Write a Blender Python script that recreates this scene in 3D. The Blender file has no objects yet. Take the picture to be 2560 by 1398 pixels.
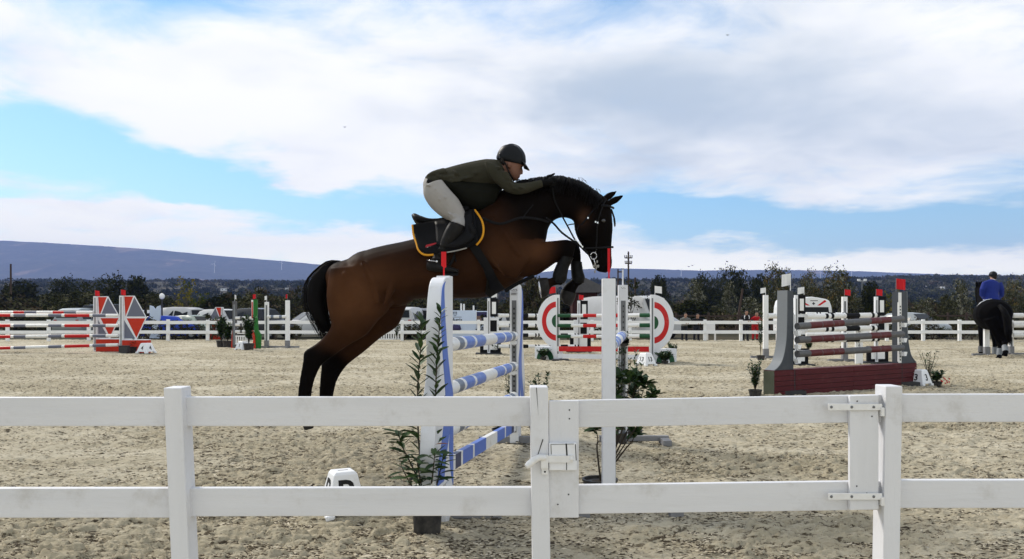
import bpy, bmesh, math, random
import numpy as np
from mathutils import Vector, Matrix
R = math.radians
scene = bpy.context.scene
COL = scene.collection
rnd = random.Random(7)

# ------------------------------------------------------------------ camera, world, sun, exposure
F, HZ, CH = 2000.0, 785.0, 1.4          # focal length in photo pixels, horizon row, eye height
cam_d = bpy.data.cameras.new('camera')
cam = bpy.data.objects.new('camera', cam_d); COL.objects.link(cam)
cam.location = (0, 0, CH); cam.rotation_euler = (R(90), 0, 0)
cam_d.sensor_width = 36; cam_d.lens = 36*F/2560
cam_d.shift_y = 86/2560; cam_d.clip_start = 0.05; cam_d.clip_end = 40000
scene.camera = cam
SUN_AZ, SUN_EL = R(-48), R(39)          # sun ahead and to the left
sun_d = bpy.data.lights.new('sun', 'SUN'); sun = bpy.data.objects.new('sun', sun_d); COL.objects.link(sun)
sun_d.energy = 3.7; sun_d.angle = R(14); sun_d.color = (1.0, .93, .82)
sdir = Vector((math.sin(SUN_AZ)*math.cos(SUN_EL), math.cos(SUN_AZ)*math.cos(SUN_EL), math.sin(SUN_EL)))
sun.rotation_euler = sdir.to_track_quat('Z', 'Y').to_euler()
sun.location = (-20, 20, 30)
vs = scene.view_settings
vs.view_transform = 'Standard'; vs.look = 'None'; vs.exposure = 0.0; vs.gamma = 1.0; vs.use_curve_mapping = False
scene.cycles.max_bounces = 5; scene.cycles.diffuse_bounces = 3; scene.cycles.glossy_bounces = 3
scene.cycles.transmission_bounces = 4; scene.cycles.volume_bounces = 0
scene.cycles.use_denoising = True
try: scene.cycles.denoiser = 'OPENIMAGEDENOISE'
except Exception: pass

class NT:
    """tiny node-expression helper"""
    def __init__(s, t): s.t = t; s.L = t.links; s.nd = t.nodes
    def new(s, typ, **kw):
        n = s.nd.new(typ)
        for k, v in kw.items(): setattr(n, k, v)
        return n
    def put(s, sock, v):
        if isinstance(v, bpy.types.NodeSocket): s.L.new(v, sock)
        else: sock.default_value = v
    def m(s, op, a, b=0.0, c=0.0, clamp=False):
        n = s.new('ShaderNodeMath', operation=op, use_clamp=clamp)
        s.put(n.inputs[0], a); s.put(n.inputs[1], b); s.put(n.inputs[2], c); return n.outputs[0]
    def vec(s, x, y, z):
        n = s.new('ShaderNodeCombineXYZ'); s.put(n.inputs[0], x); s.put(n.inputs[1], y); s.put(n.inputs[2], z); return n.outputs[0]
    def noise(s, v, scale, detail=4, rough=.55, dist=0.0, col=False):
        n = s.new('ShaderNodeTexNoise'); 
        if v is not None: s.L.new(v, n.inputs['Vector'])
        n.inputs['Scale'].default_value = scale; n.inputs['Detail'].default_value = detail
        n.inputs['Roughness'].default_value = rough; n.inputs['Distortion'].default_value = dist
        return n.outputs['Color' if col else 'Fac']
    def ss(s, x, a, b):
        n = s.new('ShaderNodeMapRange', interpolation_type='SMOOTHSTEP')
        s.put(n.inputs[0], x); s.put(n.inputs[1], a); s.put(n.inputs[2], b); return n.outputs[0]
    def mix(s, f, a, b, mode='MIX'):
        n = s.new('ShaderNodeMix', data_type='RGBA', blend_type=mode)
        s.put(n.inputs[0], f)
        for i, v in ((6, a), (7, b)):
            if isinstance(v, tuple) and len(v) == 3: v = v + (1,)
            s.put(n.inputs[i], v)
        return n.outputs[2]
    def scale(s, v, k):
        n = s.new('ShaderNodeVectorMath', operation='MULTIPLY'); s.L.new(v, n.inputs[0]); n.inputs[1].default_value = k; return n.outputs[0]

# --- sky: Nishita air with a broken cloud deck, all as a function of direction
world = bpy.data.worlds.new('World'); scene.world = world; world.use_nodes = True
w = NT(world.node_tree); w.nd.clear()
out = w.new('ShaderNodeOutputWorld'); bg = w.new('ShaderNodeBackground'); w.L.new(bg.outputs[0], out.inputs[0])
bg.inputs[1].default_value = 0.10
sky = w.new('ShaderNodeTexSky', sky_type='NISHITA'); sky.sun_disc = False
sky.sun_elevation = SUN_EL; sky.sun_rotation = SUN_AZ; sky.air_density = 1.0; sky.dust_density = .3; sky.ozone_density = 2.5
tc = w.new('ShaderNodeTexCoord'); D = tc.outputs['Generated']
sep = w.new('ShaderNodeSeparateXYZ'); w.L.new(D, sep.inputs[0])
dx, dy, dz = sep.outputs
yy = w.m('MAXIMUM', dy, .06)
U0 = w.m('DIVIDE', dx, yy); V0 = w.m('DIVIDE', dz, yy)
# cloud-deck plane coordinates (perspective towards the horizon)
den = w.m('ADD', w.m('MAXIMUM', dz, 0.0), .16)
cp = w.vec(w.m('DIVIDE', dx, den), w.m('MULTIPLY', w.m('DIVIDE', dy, den), 1.0), 0.0)
warp = w.noise(cp, 1.3, 3, .5, 0, col=True)
wv = w.new('ShaderNodeVectorMath', operation='MULTIPLY_ADD'); w.L.new(warp, wv.inputs[0]); wv.inputs[1].default_value = (.5, .5, 0); w.L.new(cp, wv.inputs[2])
CPW = wv.outputs[0]
n_big = w.noise(CPW, 1.15, 7, .56)
n_fine = w.noise(CPW, 3.6, 6, .6)
n_gray = w.noise(CPW, 1.7, 4, .5)
# softly bent position of the big cloud masses
wsep = w.new('ShaderNodeSeparateXYZ'); w.L.new(w.noise(cp, 1.6, 4, .6, 0, col=True), wsep.inputs[0])
U = w.m('MULTIPLY_ADD', w.m('SUBTRACT', wsep.outputs[0], .5), .30, U0)
V = w.m('MULTIPLY_ADD', w.m('SUBTRACT', wsep.outputs[1], .5), .09, V0)
def blob(px, py, sx, sy, slope, amp):
    """a soft elliptical mass, given by its direction (slope: its tilt)"""
    cu, cv = (px-1280)/F, (HZ-py)/F
    du = w.m('SUBTRACT', U, cu)
    dv = w.m('SUBTRACT', w.m('SUBTRACT', V, cv), w.m('MULTIPLY', du, -slope))
    a = w.m('MULTIPLY', du, F/sx); b = w.m('MULTIPLY', dv, F/sy)
    r2 = w.m('ADD', w.m('MULTIPLY', a, a), w.m('MULTIPLY', b, b))
    return w.m('MULTIPLY', w.m('EXPONENT', w.m('MULTIPLY', r2, -1.0)), amp)
def total(bl):
    s = None
    for b in bl:
        g = blob(*b); s = g if s is None else w.m('ADD', s, g)
    return s
bias = total(SKY_BIAS := [
    (20, 325, 260, 85, .12, -1.25), (430, 415, 300, 62, .22, -1.2), (860, 520, 330, 48, .08, -1.15),
    (150, 480, 520, 40, .02, -.55),
    (1640, 540, 300, 44, .05, -1.2), (2250, 562, 560, 52, .04, -1.45), (400, 40, 190, 70, .1, -.45), (60, 150, 150, 90, .1, -.45), (1000, 60, 240, 40, .3, -.1), (120, 395, 260, 40, .1, -.5),
    (760, 230, 520, 170, .1, .75), (420, 320, 260, 60, .25, .25), (780, 420, 200, 60, -.2, .75), (500, 600, 800, 52, .03, .55), (300, 530, 330, 16, .02, .55), (1980, 260, 760, 190, 0, .75),
    (1850, 668, 700, 40, .02, .7), (130, 180, 260, 90, 0, .35)])
dens = w.ss(w.m('ADD', w.m('ADD', w.m('MULTIPLY', w.m('SUBTRACT', n_big, .5), 2.1), w.m('MULTIPLY', w.m('SUBTRACT', n_fine, .5), 1.3)), w.m('ADD', bias, .22)), -.44, .66)
gray = w.m('ADD', total([(1560, 270, 330, 150, .05, .75), (2150, 230, 520, 230, 0, .5), (1200, 120, 420, 120, -.3, .2), (450, 430, 200, 60, .25, .1), (700, 620, 900, 60, 0, -.5), (2000, 650, 900, 50, 0, -.5)]),
           w.m('MULTIPLY', w.m('SUBTRACT', n_gray, .50), 1.6))
gray = w.ss(gray, -.15, 1.0)
low = w.m('EXPONENT', w.m('MULTIPLY', w.m('POWER', w.m('DIVIDE', w.m('ABSOLUTE', dz), .10), 2.0), -1.0))      # thin bright banks low over the horizon
clean = w.mix(low, (12.2, 12.1, 11.8), (19.0, 18.0, 13.8))
cloud = w.mix(gray, clean, (5.9, 6.9, 7.9))
hs = w.new('ShaderNodeHueSaturation'); hs.inputs['Saturation'].default_value = 1.25; hs.inputs['Value'].default_value = 1.6; hs.inputs['Hue'].default_value = .488; w.L.new(sky.outputs[0], hs.inputs['Color'])
w.L.new(w.mix(dens, hs.outputs[0], cloud), bg.inputs[0])

# ------------------------------------------------------------------ helpers
def P(px, py, Y): return Vector(((px-1280)*Y/F, Y, CH-(py-HZ)*Y/F))
def GY(py): return F*CH/(py-HZ)                     # distance of a ground point seen at row py
def GX(px, Y): return (px-1280)*Y/F

MATS = {}
def mat(name, color, rough=.6, var=.0, vscale=20, vcol=None, bump=0, bscale=60, metal=0, spec=.22, stretch=(1, 1, 1), dirt=0, dirtcol=(.25, .2, .14), dscale=6, coat=0, trans=0, vcolattr=None):
    m = bpy.data.materials.new(name); m.use_nodes = True; t = NT(m.node_tree)
    b = t.nd['Principled BSDF']; b.inputs['Roughness'].default_value = rough; b.inputs['Metallic'].default_value = metal
    b.inputs['Specular IOR Level'].default_value = spec; b.inputs['Coat Weight'].default_value = coat
    if trans: b.inputs['Transmission Weight'].default_value = trans
    c = tuple(color)+(1,)
    tcn = t.new('ShaderNodeTexCoord'); ov = t.scale(tcn.outputs['Object'], stretch)
    if vcolattr:
        at = t.new('ShaderNodeVertexColor', layer_name=vcolattr); c = at.outputs['Color']
    if var:
        vc = tuple(vcol)+(1,) if vcol else tuple(max(0, x*.45) for x in color)+(1,)
        f = t.ss(t.noise(ov, vscale, 5, .6), .35, .75)
        c = t.mix(t.m('MULTIPLY', f, var), c, vc)
    if dirt:
        f = t.ss(t.noise(tcn.outputs['Object'], dscale, 8, .7), .52, .72)
        c = t.mix(t.m('MULTIPLY', f, dirt), c, tuple(dirtcol)+(1,))
    t.put(b.inputs['Base Color'], c)
    if bump:
        bn = t.new('ShaderNodeBump'); bn.inputs['Strength'].default_value = bump; bn.inputs['Distance'].default_value = .004
        t.L.new(t.noise(ov, bscale, 6, .65), bn.inputs['Height']); t.L.new(bn.outputs[0], b.inputs['Normal'])
    MATS[name] = m
    return m

mat('white_wood', (.655, .66, .685), .5, .5, 9, (.56, .565, .585), .6, 30, stretch=(.10, 1, 1), dirt=.5, dirtcol=(.40, .38, .35), dscale=3.6)
mat('white_post', (.67, .675, .70), .5, .5, 9, (.575, .58, .60), .6, 30, stretch=(1, 1, .10), dirt=.5, dirtcol=(.40, .38, .35), dscale=3.6)
mat('white_paint', (.74, .75, .78), .42, .12, 6, (.62, .62, .62), .15, 40, dirt=.3, dirtcol=(.5, .46, .38), dscale=5)
mat('far_white', (.82, .82, .82), .5, .1, 3, (.62, .6, .55))
mat('bare_wood', (.10, .075, .055), .8, .4, 25)
mat('plastic_white', (.82, .83, .85), .35, .08, 8, (.6, .58, .5), dirt=.25, dirtcol=(.5, .45, .36), dscale=9)
mat('blue_paint', (.075, .16, .56), .4, .25, 8, (.10, .2, .5), .1, 40)
mat('pole_blue', (.07, .16, .55), .35, .45, 14, (.25, .34, .60), dirt=.35, dirtcol=(.42, .42, .46), dscale=12)
mat('navy_paint', (.02, .035, .11), .4, .2, 8)
mat('slate_paint', (.13, .16, .22), .4, .5, 18, (.32, .33, .36))
mat('pole_white', (.80, .80, .79), .35, .2, 10, (.55, .52, .46), dirt=.4, dirtcol=(.42, .36, .28), dscale=7)
mat('red_paint', (.52, .009, .010), .4, .25, 6, (.40, .02, .015), dirt=.2, dirtcol=(.45, .3, .25), dscale=5)
mat('orange_red', (.52, .032, .012), .5, .2, 5)
mat('red_flag', (.60, .010, .016), .5, .15, 12)
mat('white_flag', (.80, .80, .80), .6, .1, 12)
mat('grey_paint', (.14, .15, .20), .45, .25, 6, (.14, .15, .19))
mat('green_paint', (.012, .075, .028), .45, .3, 6)
mat('bright_green', (.018, .15, .022), .45, .25, 6)
mat('black_paint', (.007, .007, .008), .6, .2, 8, (.015, .015, .015), spec=.1)
mat('text_black', (.012, .012, .013), .6)
mat('wall_grey', (.062, .070, .082), .65, .5, 5, (.045, .052, .062), .25, 30, dirt=.35, dirtcol=(.12, .125, .125), dscale=4, spec=.25)
mat('wall_grey_edge', (.20, .215, .23), .6, .35, 7, (.2, .21, .22), .2, 30)
mat('olive_edge', (.09, .10, .07), .6, .35, 7)
mat('brick_red', (.085, .010, .014), .6, .6, 5, (.055, .008, .010), .35, 22, stretch=(.25, .25, 1), dirt=.2, dirtcol=(.2, .11, .1), dscale=9, spec=.2)
mat('maroon', (.10, .014, .017), .45, .5, 16, (.10, .02, .022), dirt=.3, dirtcol=(.26, .2, .19), dscale=10)
mat('pole_grey', (.10, .10, .104), .45, .5, 14, (.12, .12, .12), dirt=.3, dirtcol=(.3, .27, .25), dscale=9)
mat('metal', (.17, .175, .185), .5, .4, 30, (.10, .10, .105), metal=.3)
mat('bright_metal', (.75, .75, .77), .25, metal=1)
mat('painted_metal', (.74, .74, .74), .4, .3, 20, (.5, .48, .45), .2, 60)
mat('hole_dark', (.03, .03, .03), .8)
mat('grey_board', (.23, .23, .24), .7, .4, 12, (.13, .13, .135), .4, 30)
mat('dark_board', (.05, .05, .052), .7, .4, 12)
mat('pot_black', (.022, .022, .023), .5, .6, 12, (.10, .09, .08), .3, 30)
mat('soil', (.05, .038, .028), .95, .5, 20)
mat('leaf_dark', (.020, .045, .015), .42, .4, 9, (.035, .065, .02))
mat('leaf_mid', (.045, .085, .024), .45, .4, 9, (.03, .055, .016))
mat('leaf_brown', (.32, .12, .04), .6)
mat('stem', (.055, .042, .03), .8, .3, 20)
mat('rubber', (.014, .014, .015), .7)
mat('glass', (.010, .012, .014), .25, spec=.15)
mat('skin', (.20, .095, .062), .55, .25, 25, (.15, .07, .048))
class MB:
    """collects shapes in local coordinates and links them as ONE mesh object"""
    def __init__(s): s.v = []; s.f = []; s.mi = []; s.keys = []; s.cur = 0
    def use(s, key):
        if key not in s.keys: s.keys.append(key)
        s.cur = s.keys.index(key); return s
    def add(s, vs_, fs):
        o = len(s.v); s.v.extend([tuple(p) for p in vs_]); s.f.extend([tuple(i+o for i in f) for f in fs]); s.mi.extend([s.cur]*len(fs)); return s
    def box(s, c, d, M=None):
        hx, hy, hz = d[0]/2, d[1]/2, d[2]/2
        vs_ = [Vector((x*hx, y*hy, z*hz)) for z in (-1, 1) for y in (-1, 1) for x in (-1, 1)]
        if M is not None: vs_ = [M @ v for v in vs_]
        c = Vector(c)
        return s.add([v+c for v in vs_], [(0, 2, 3, 1), (4, 5, 7, 6), (0, 1, 5, 4), (2, 6, 7, 3), (0, 4, 6, 2), (1, 3, 7, 5)])
    def bar(s, a, b, wd, th, up=(0, 0, 1)):
        """a rectangular bar from a to b, wd across, th along up"""
        a, b = Vector(a), Vector(b); t = b-a; L = t.length; t.normalize(); u = Vector(up)
        if abs(t.dot(u)) > .98: u = Vector((0, 1, 0))
        sd = t.cross(u).normalized(); u = sd.cross(t).normalized()
        M = Matrix((t, sd, u)).transposed()
        return s.box((a+b)/2, (L, wd, th), M)
    def tube(s, pts, rad, n=10, cap=True, up=(0, 0, 1)):
        """elliptical tube; rad is a number, (side, up) or one of those per point"""
        pts = [Vector(p) for p in pts]; N = len(pts)
        if isinstance(rad, (int, float)): rad = [(rad, rad)]*N
        rad = [(r, r) if isinstance(r, (int, float)) else r for r in rad]
        vs_ = []; side = None
        for i, p in enumerate(pts):
            t = (pts[min(i+1, N-1)]-pts[max(i-1, 0)])
            t = t.normalized() if t.length > 1e-9 else Vector((0, 0, 1))
            if side is None:
                sd = t.cross(Vector(up))
                if sd.length < .15: sd = t.cross(Vector((0, 1, 0))) if abs(t.y) < .9 else t.cross(Vector((1, 0, 0)))
            else:
                sd = side-t*side.dot(t)
            sd.normalize(); side = sd; u = sd.cross(t).normalized()
            for k in range(n):
                a = 2*math.pi*k/n; vs_.append(p+sd*math.cos(a)*rad[i][0]+u*math.sin(a)*rad[i][1])
        fs = [(i*n+k, i*n+(k+1) % n, (i+1)*n+(k+1) % n, (i+1)*n+k) for i in range(N-1) for k in range(n)]
        if cap:
            fs.append(tuple(range(n-1, -1, -1))); fs.append(tuple((N-1)*n+k for k in range(n)))
        return s.add(vs_, fs)
    def prism(s, poly, o, ux, uy, th, un=None):
        """2-D polygon in the frame o, ux, uy, extruded th along the normal"""
        o, ux, uy = Vector(o), Vector(ux).normalized(), Vector(uy).normalized()
        nn = Vector(un).normalized() if un is not None else ux.cross(uy).normalized()
        n = len(poly)
        a = [o+ux*x+uy*y for x, y in poly]; b = [p+nn*th for p in a]
        return s.add(a+b, [tuple(range(n-1, -1, -1)), tuple(range(n, 2*n))]+[(i, (i+1) % n, n+(i+1) % n, n+i) for i in range(n)])
    def lathe(s, prof, c=(0, 0, 0), n=20):
        c = Vector(c); N = len(prof)
        vs_ = [c+Vector((r*math.cos(2*math.pi*k/n), r*math.sin(2*math.pi*k/n), z)) for r, z in prof for k in range(n)]
        fs = [(i*n+k, i*n+(k+1) % n, (i+1)*n+(k+1) % n, (i+1)*n+k) for i in range(N-1) for k in range(n)]
        fs.append(tuple(range(n-1, -1, -1))); fs.append(tuple((N-1)*n+k for k in range(n)))
        return s.add(vs_, fs)
    def ell(s, c, r, n=12, m=8, M=None):
        c = Vector(c); vs_ = []
        for i in range(1, m):
            th = math.pi*i/m
            for k in range(n):
                a = 2*math.pi*k/n; v = Vector((r[0]*math.sin(th)*math.cos(a), r[1]*math.sin(th)*math.sin(a), r[2]*math.cos(th)))
                vs_.append(c+(M @ v if M is not None else v))
        for z in (1, -1):
            v = Vector((0, 0, r[2]*z)); vs_.append(c+(M @ v if M is not None else v))
        fs = [(i*n+k, (i+1)*n+k, (i+1)*n+(k+1) % n, i*n+(k+1) % n) for i in range(m-2) for k in range(n)]
        t, b = (m-1)*n, (m-1)*n+1
        fs += [(t, k, (k+1) % n) for k in range(n)]+[(b, (m-2)*n+(k+1) % n, (m-2)*n+k) for k in range(n)]
        return s.add(vs_, fs)
    def text(s, txt, o, ux, uy, size, italic=0, bold=0, align='CENTER'):
        cu = bpy.data.curves.new('t', 'FONT'); cu.body = txt; cu.size = size; cu.align_x = align; cu.align_y = 'CENTER'; cu.shear = italic; cu.offset = bold
        cu.resolution_u = 3
        ob = bpy.data.objects.new('t', cu); me = bpy.data.meshes.new_from_object(ob)
        o, ux, uy = Vector(o), Vector(ux).normalized(), Vector(uy).normalized()
        s.add([o+ux*v.co.x+uy*v.co.y for v in me.vertices], [tuple(p.vertices) for p in me.polygons])
        bpy.data.objects.remove(ob); bpy.data.curves.remove(cu); bpy.data.meshes.remove(me); return s
    def mesh(s, name, smooth=0):
        me = bpy.data.meshes.new(name); me.from_pydata(s.v, [], s.f)
        for k in s.keys: me.materials.append(MATS[k])
        if len(s.keys) > 1: me.polygons.foreach_set('material_index', s.mi)
        if smooth:
            me.polygons.foreach_set('use_smooth', [True]*len(me.polygons))
            if smooth < 180: me.set_sharp_from_angle(angle=R(smooth))
        me.update(); return me
    def build(s, name, parent=None, loc=(0, 0, 0), rz=0, smooth=0, bevel=0, label=None):
        o = bpy.data.objects.new(name, s.mesh(name, smooth)); COL.objects.link(o); o.location = loc; o.rotation_euler = (0, 0, rz)
        if parent: o.parent = parent
        if bevel:
            b = o.modifiers.new('bevel', 'BEVEL'); b.width = bevel; b.segments = 2; b.limit_method = 'ANGLE'
        if label: o['label'] = label
        return o
def tag(o, label, cat, group=None, kind=None):
    o['label'] = label; o['category'] = cat
    if group: o['group'] = group
    if kind: o['kind'] = kind
    return o
def thing(name, label, cat, loc=(0, 0, 0), rz=0, group=None):
    o = bpy.data.objects.new(name, None); COL.objects.link(o); o.location = loc; o.rotation_euler = (0, 0, rz); o.empty_display_size = .1
    return tag(o, label, cat, group)
KIDS = {}
def dup(o, loc=None, rz=None, label=None, parent=None, scale=None):
    c = o.copy(); COL.objects.link(c)
    if loc is not None: c.location = loc
    if rz is not None: c.rotation_euler = (0, 0, rz)
    if scale is not None: c.scale = (scale, scale, scale) if isinstance(scale, (int, float)) else scale
    if label: c['label'] = label
    if parent: c.parent = parent
    for k in list(o.children): dup(k, parent=c)
    return c
def struct(o, kind='structure'): o['kind'] = kind; return o
def remesh(mb, voxel, smooth_it=6, fac=.5):
    """joins overlapping shapes into one continuous skin (mesh data only)"""
    me = mb.mesh('t'); ob = bpy.data.objects.new('t', me); COL.objects.link(ob)
    m = ob.modifiers.new('r', 'REMESH'); m.mode = 'VOXEL'; m.voxel_size = voxel; m.use_smooth_shade = True
    if smooth_it:
        sm = ob.modifiers.new('s', 'SMOOTH'); sm.iterations = smooth_it; sm.factor = fac
    dg = bpy.context.evaluated_depsgraph_get(); res = bpy.data.meshes.new_from_object(ob.evaluated_get(dg))
    bpy.data.objects.remove(ob); bpy.data.meshes.remove(me)
    for p in res.polygons: p.use_smooth = True
    return res
def link(me, name, parent=None, loc=(0, 0, 0), mats=(), label=None):
    me.materials.clear()
    for k in mats: me.materials.append(MATS[k])
    o = bpy.data.objects.new(name, me); COL.objects.link(o); o.location = loc
    if parent: o.parent = parent
    if label: o['label'] = label
    return o
def shift(me, v):
    me.transform(Matrix.Translation(v)); return me
def catmull(rows, k):
    """Catmull-Rom through tuples of numbers, k steps a span"""
    rows = [np.array(r, float) for r in rows]; outp = []
    for i in range(len(rows)-1):
        p0, p1, p2, p3 = rows[max(i-1, 0)], rows[i], rows[i+1], rows[min(i+2, len(rows)-1)]
        for j in range(k):
            t = j/k
            outp.append(.5*((2*p1)+(-p0+p2)*t+(2*p0-5*p1+4*p2-p3)*t*t+(-p0+3*p1-3*p2+p3)*t**3))
    outp.append(rows[-1]); return outp
def ribbon(mb, secs, Y, k=3, n=18, grow=0.0, sq=1.0):
    """side-view loft: each section is (x1,y1,x2,y2,halfwidth) measured in the side view at distance Y"""
    rows = catmull(secs, k); vs_ = []; N = len(rows)
    for (ax, ay, bx, by, hw) in rows:
        a, b = P(ax, ay, Y), P(bx, by, Y); c = (a+b)/2; h = (a-b)/2
        h = h*(1+grow/max(h.length, .01)); hw = hw+grow
        for i in range(n):
            t = 2*math.pi*i/n; ct, st = math.cos(t), math.sin(t)
            ct = math.copysign(abs(ct)**sq, ct); st = math.copysign(abs(st)**sq, st)
            vs_.append(c+h*ct+Vector((0, st*hw, 0)))
    fs = [(i*n+j, i*n+(j+1) % n, (i+1)*n+(j+1) % n, (i+1)*n+j) for i in range(N-1) for j in range(n)]
    fs.append(tuple(range(n-1, -1, -1))); fs.append(tuple((N-1)*n+j for j in range(n)))
    return mb.add(vs_, fs)
def sideline(pts, Y): return [P(x, y, Y) for x, y in pts]

# value noise on numpy arrays
def vnoise(x, y, seed=0):
    xi = np.floor(x).astype(np.int64); yi = np.floor(y).astype(np.int64); fx = x-xi; fy = y-yi
    def h(a, b):
        n = (a*374761393+b*668265263+seed*974634777) & 0x7fffffff
        n = ((n ^ (n >> 13))*1274126177) & 0x7fffffff
        return ((n ^ (n >> 16)) & 0xffff)/65535.0
    sx = fx*fx*(3-2*fx); sy = fy*fy*(3-2*fy)
    return (h(xi, yi)*(1-sx)+h(xi+1, yi)*sx)*(1-sy)+(h(xi, yi+1)*(1-sx)+h(xi+1, yi+1)*sx)*sy
def np_mesh(name, co, faces, mats=(), smooth=True):
    me = bpy.data.meshes.new(name); nv, nf = len(co), len(faces); k = faces.shape[1]
    me.vertices.add(nv); me.vertices.foreach_set('co', np.ascontiguousarray(co, np.float32).ravel())
    me.loops.add(nf*k); me.loops.foreach_set('vertex_index', np.ascontiguousarray(faces, np.int32).ravel())
    me.polygons.add(nf); me.polygons.foreach_set('loop_start', np.arange(0, nf*k, k, dtype=np.int32))
    if smooth: me.polygons.foreach_set('use_smooth', np.ones(nf, bool))
    for m_ in mats: me.materials.append(MATS[m_])
    me.update(calc_edges=True); me.validate(); return me
def grid_faces(nr, nc):
    i = np.arange((nr-1)*(nc-1)); r, c = i//(nc-1), i % (nc-1); a = r*nc+c
    return np.stack([a, a+1, a+nc+1, a+nc], 1)
# ------------------------------------------------------------------ the setting: sand, terrain, hills, haze
def sand_material():
    m = bpy.data.materials.new('arena_sand'); m.use_nodes = True; t = NT(m.node_tree); b = t.nd['Principled BSDF']
    b.inputs['Roughness'].default_value = .95; b.inputs['Specular IOR Level'].default_value = .15
    g = t.new('ShaderNodeNewGeometry'); p = g.outputs['Position']
    big = t.noise(t.scale(p, (.5, 1.0, 1)), 1.1, 5, .6); mid = t.noise(t.scale(p, (.6, 1, 1)), 7, 5, .65); fine = t.noise(t.scale(p, (.40, 1, 1)), 26, 6, .7)
    ch = t.new('ShaderNodeAttribute', attribute_name='churn').outputs['Fac']
    c = t.mix(t.ss(big, .36, .66), (.425, .375, .27), (.53, .48, .365))
    c = t.mix(t.m('MULTIPLY', ch, .55), c, (.345, .30, .205))
    c = t.mix(t.m('MULTIPLY', t.ss(mid, .5, .72), .50), c, (.29, .235, .15))
    c = t.mix(t.m('MULTIPLY', t.ss(fine, .52, .62), t.m('MULTIPLY_ADD', ch, .25, .75)), c, (.085, .066, .042))  # dark streaks: fibre, and the shade of sand ripples put into the colour
    fine2 = t.noise(p, 55, 4, .6)
    c = t.mix(t.m('MULTIPLY', t.ss(fine2, .58, .75), .45), c, (.66, .61, .49))
    t.put(b.inputs['Base Color'], c)
    bn = t.new('ShaderNodeBump'); bn.inputs['Strength'].default_value = .8; bn.inputs['Distance'].default_value = .035
    t.L.new(t.noise(t.scale(p, (.40, 1, 1)), 24, 6, .72), bn.inputs['Height']); t.L.new(bn.outputs[0], b.inputs['Normal'])
    MATS['arena_sand'] = m
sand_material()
def terrain_material():
    m = bpy.data.materials.new('scrub_ground'); m.use_nodes = True; t = NT(m.node_tree); b = t.nd['Principled BSDF']
    b.inputs['Roughness'].default_value = .95; b.inputs['Specular IOR Level'].default_value = .1
    g = t.new('ShaderNodeNewGeometry'); p = g.outputs['Position']
    n1 = t.noise(p, .10, 6, .65); n2 = t.noise(p, .9, 6, .65); n3 = t.noise(t.scale(p, (.5, 1, 1)), .03, 5, .6)
    c = t.mix(t.ss(n1, .4, .62), (.024, .025, .012), (.048, .040, .023))
    c = t.mix(t.m('MULTIPLY', t.ss(n2, .5, .7), .7), c, (.018, .024, .011))
    c = t.mix(t.m('MULTIPLY', t.ss(n3, .55, .68), .8), c, (.085, .066, .04))
    sp = t.new('ShaderNodeSeparateXYZ'); t.L.new(p, sp.inputs[0])
    c = t.mix(t.ss(sp.outputs[1], 42.0, 42.6), (.46, .40, .29), c)
    t.put(b.inputs['Base Color'], c)
    bn = t.new('ShaderNodeBump'); bn.inputs['Strength'].default_value = .6; bn.inputs['Distance'].default_value = .1
    t.L.new(n2, bn.inputs['Height']); t.L.new(bn.outputs[0], b.inputs['Normal'])
    MATS['scrub_ground'] = m
    m = bpy.data.materials.new('hill_ground'); m.use_nodes = True; t = NT(m.node_tree); b = t.nd['Principled BSDF']
    b.inputs['Roughness'].default_value = .95; b.inputs['Specular IOR Level'].default_value = .1
    g = t.new('ShaderNodeNewGeometry'); p = g.outputs['Position']
    n1 = t.noise(t.scale(p, (.7, .35, 1)), .004, 6, .62); n2 = t.noise(p, .02, 6, .7)
    c = t.mix(t.ss(n2, .4, .62), (.018, .026, .018), (.05, .05, .032))
    c = t.mix(t.m('MULTIPLY', t.ss(n1, .58, .66), .7), c, (.24, .17, .12))
    t.put(b.inputs['Base Color'], c); MATS['hill_ground'] = m
terrain_material()
mat('flake_tan', (.42, .36, .25), .95, .4, 40); mat('flake_dark', (.060, .046, .030), .95, .4, 40); mat('flake_pale', (.60, .53, .40), .95, .3, 40)

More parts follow.
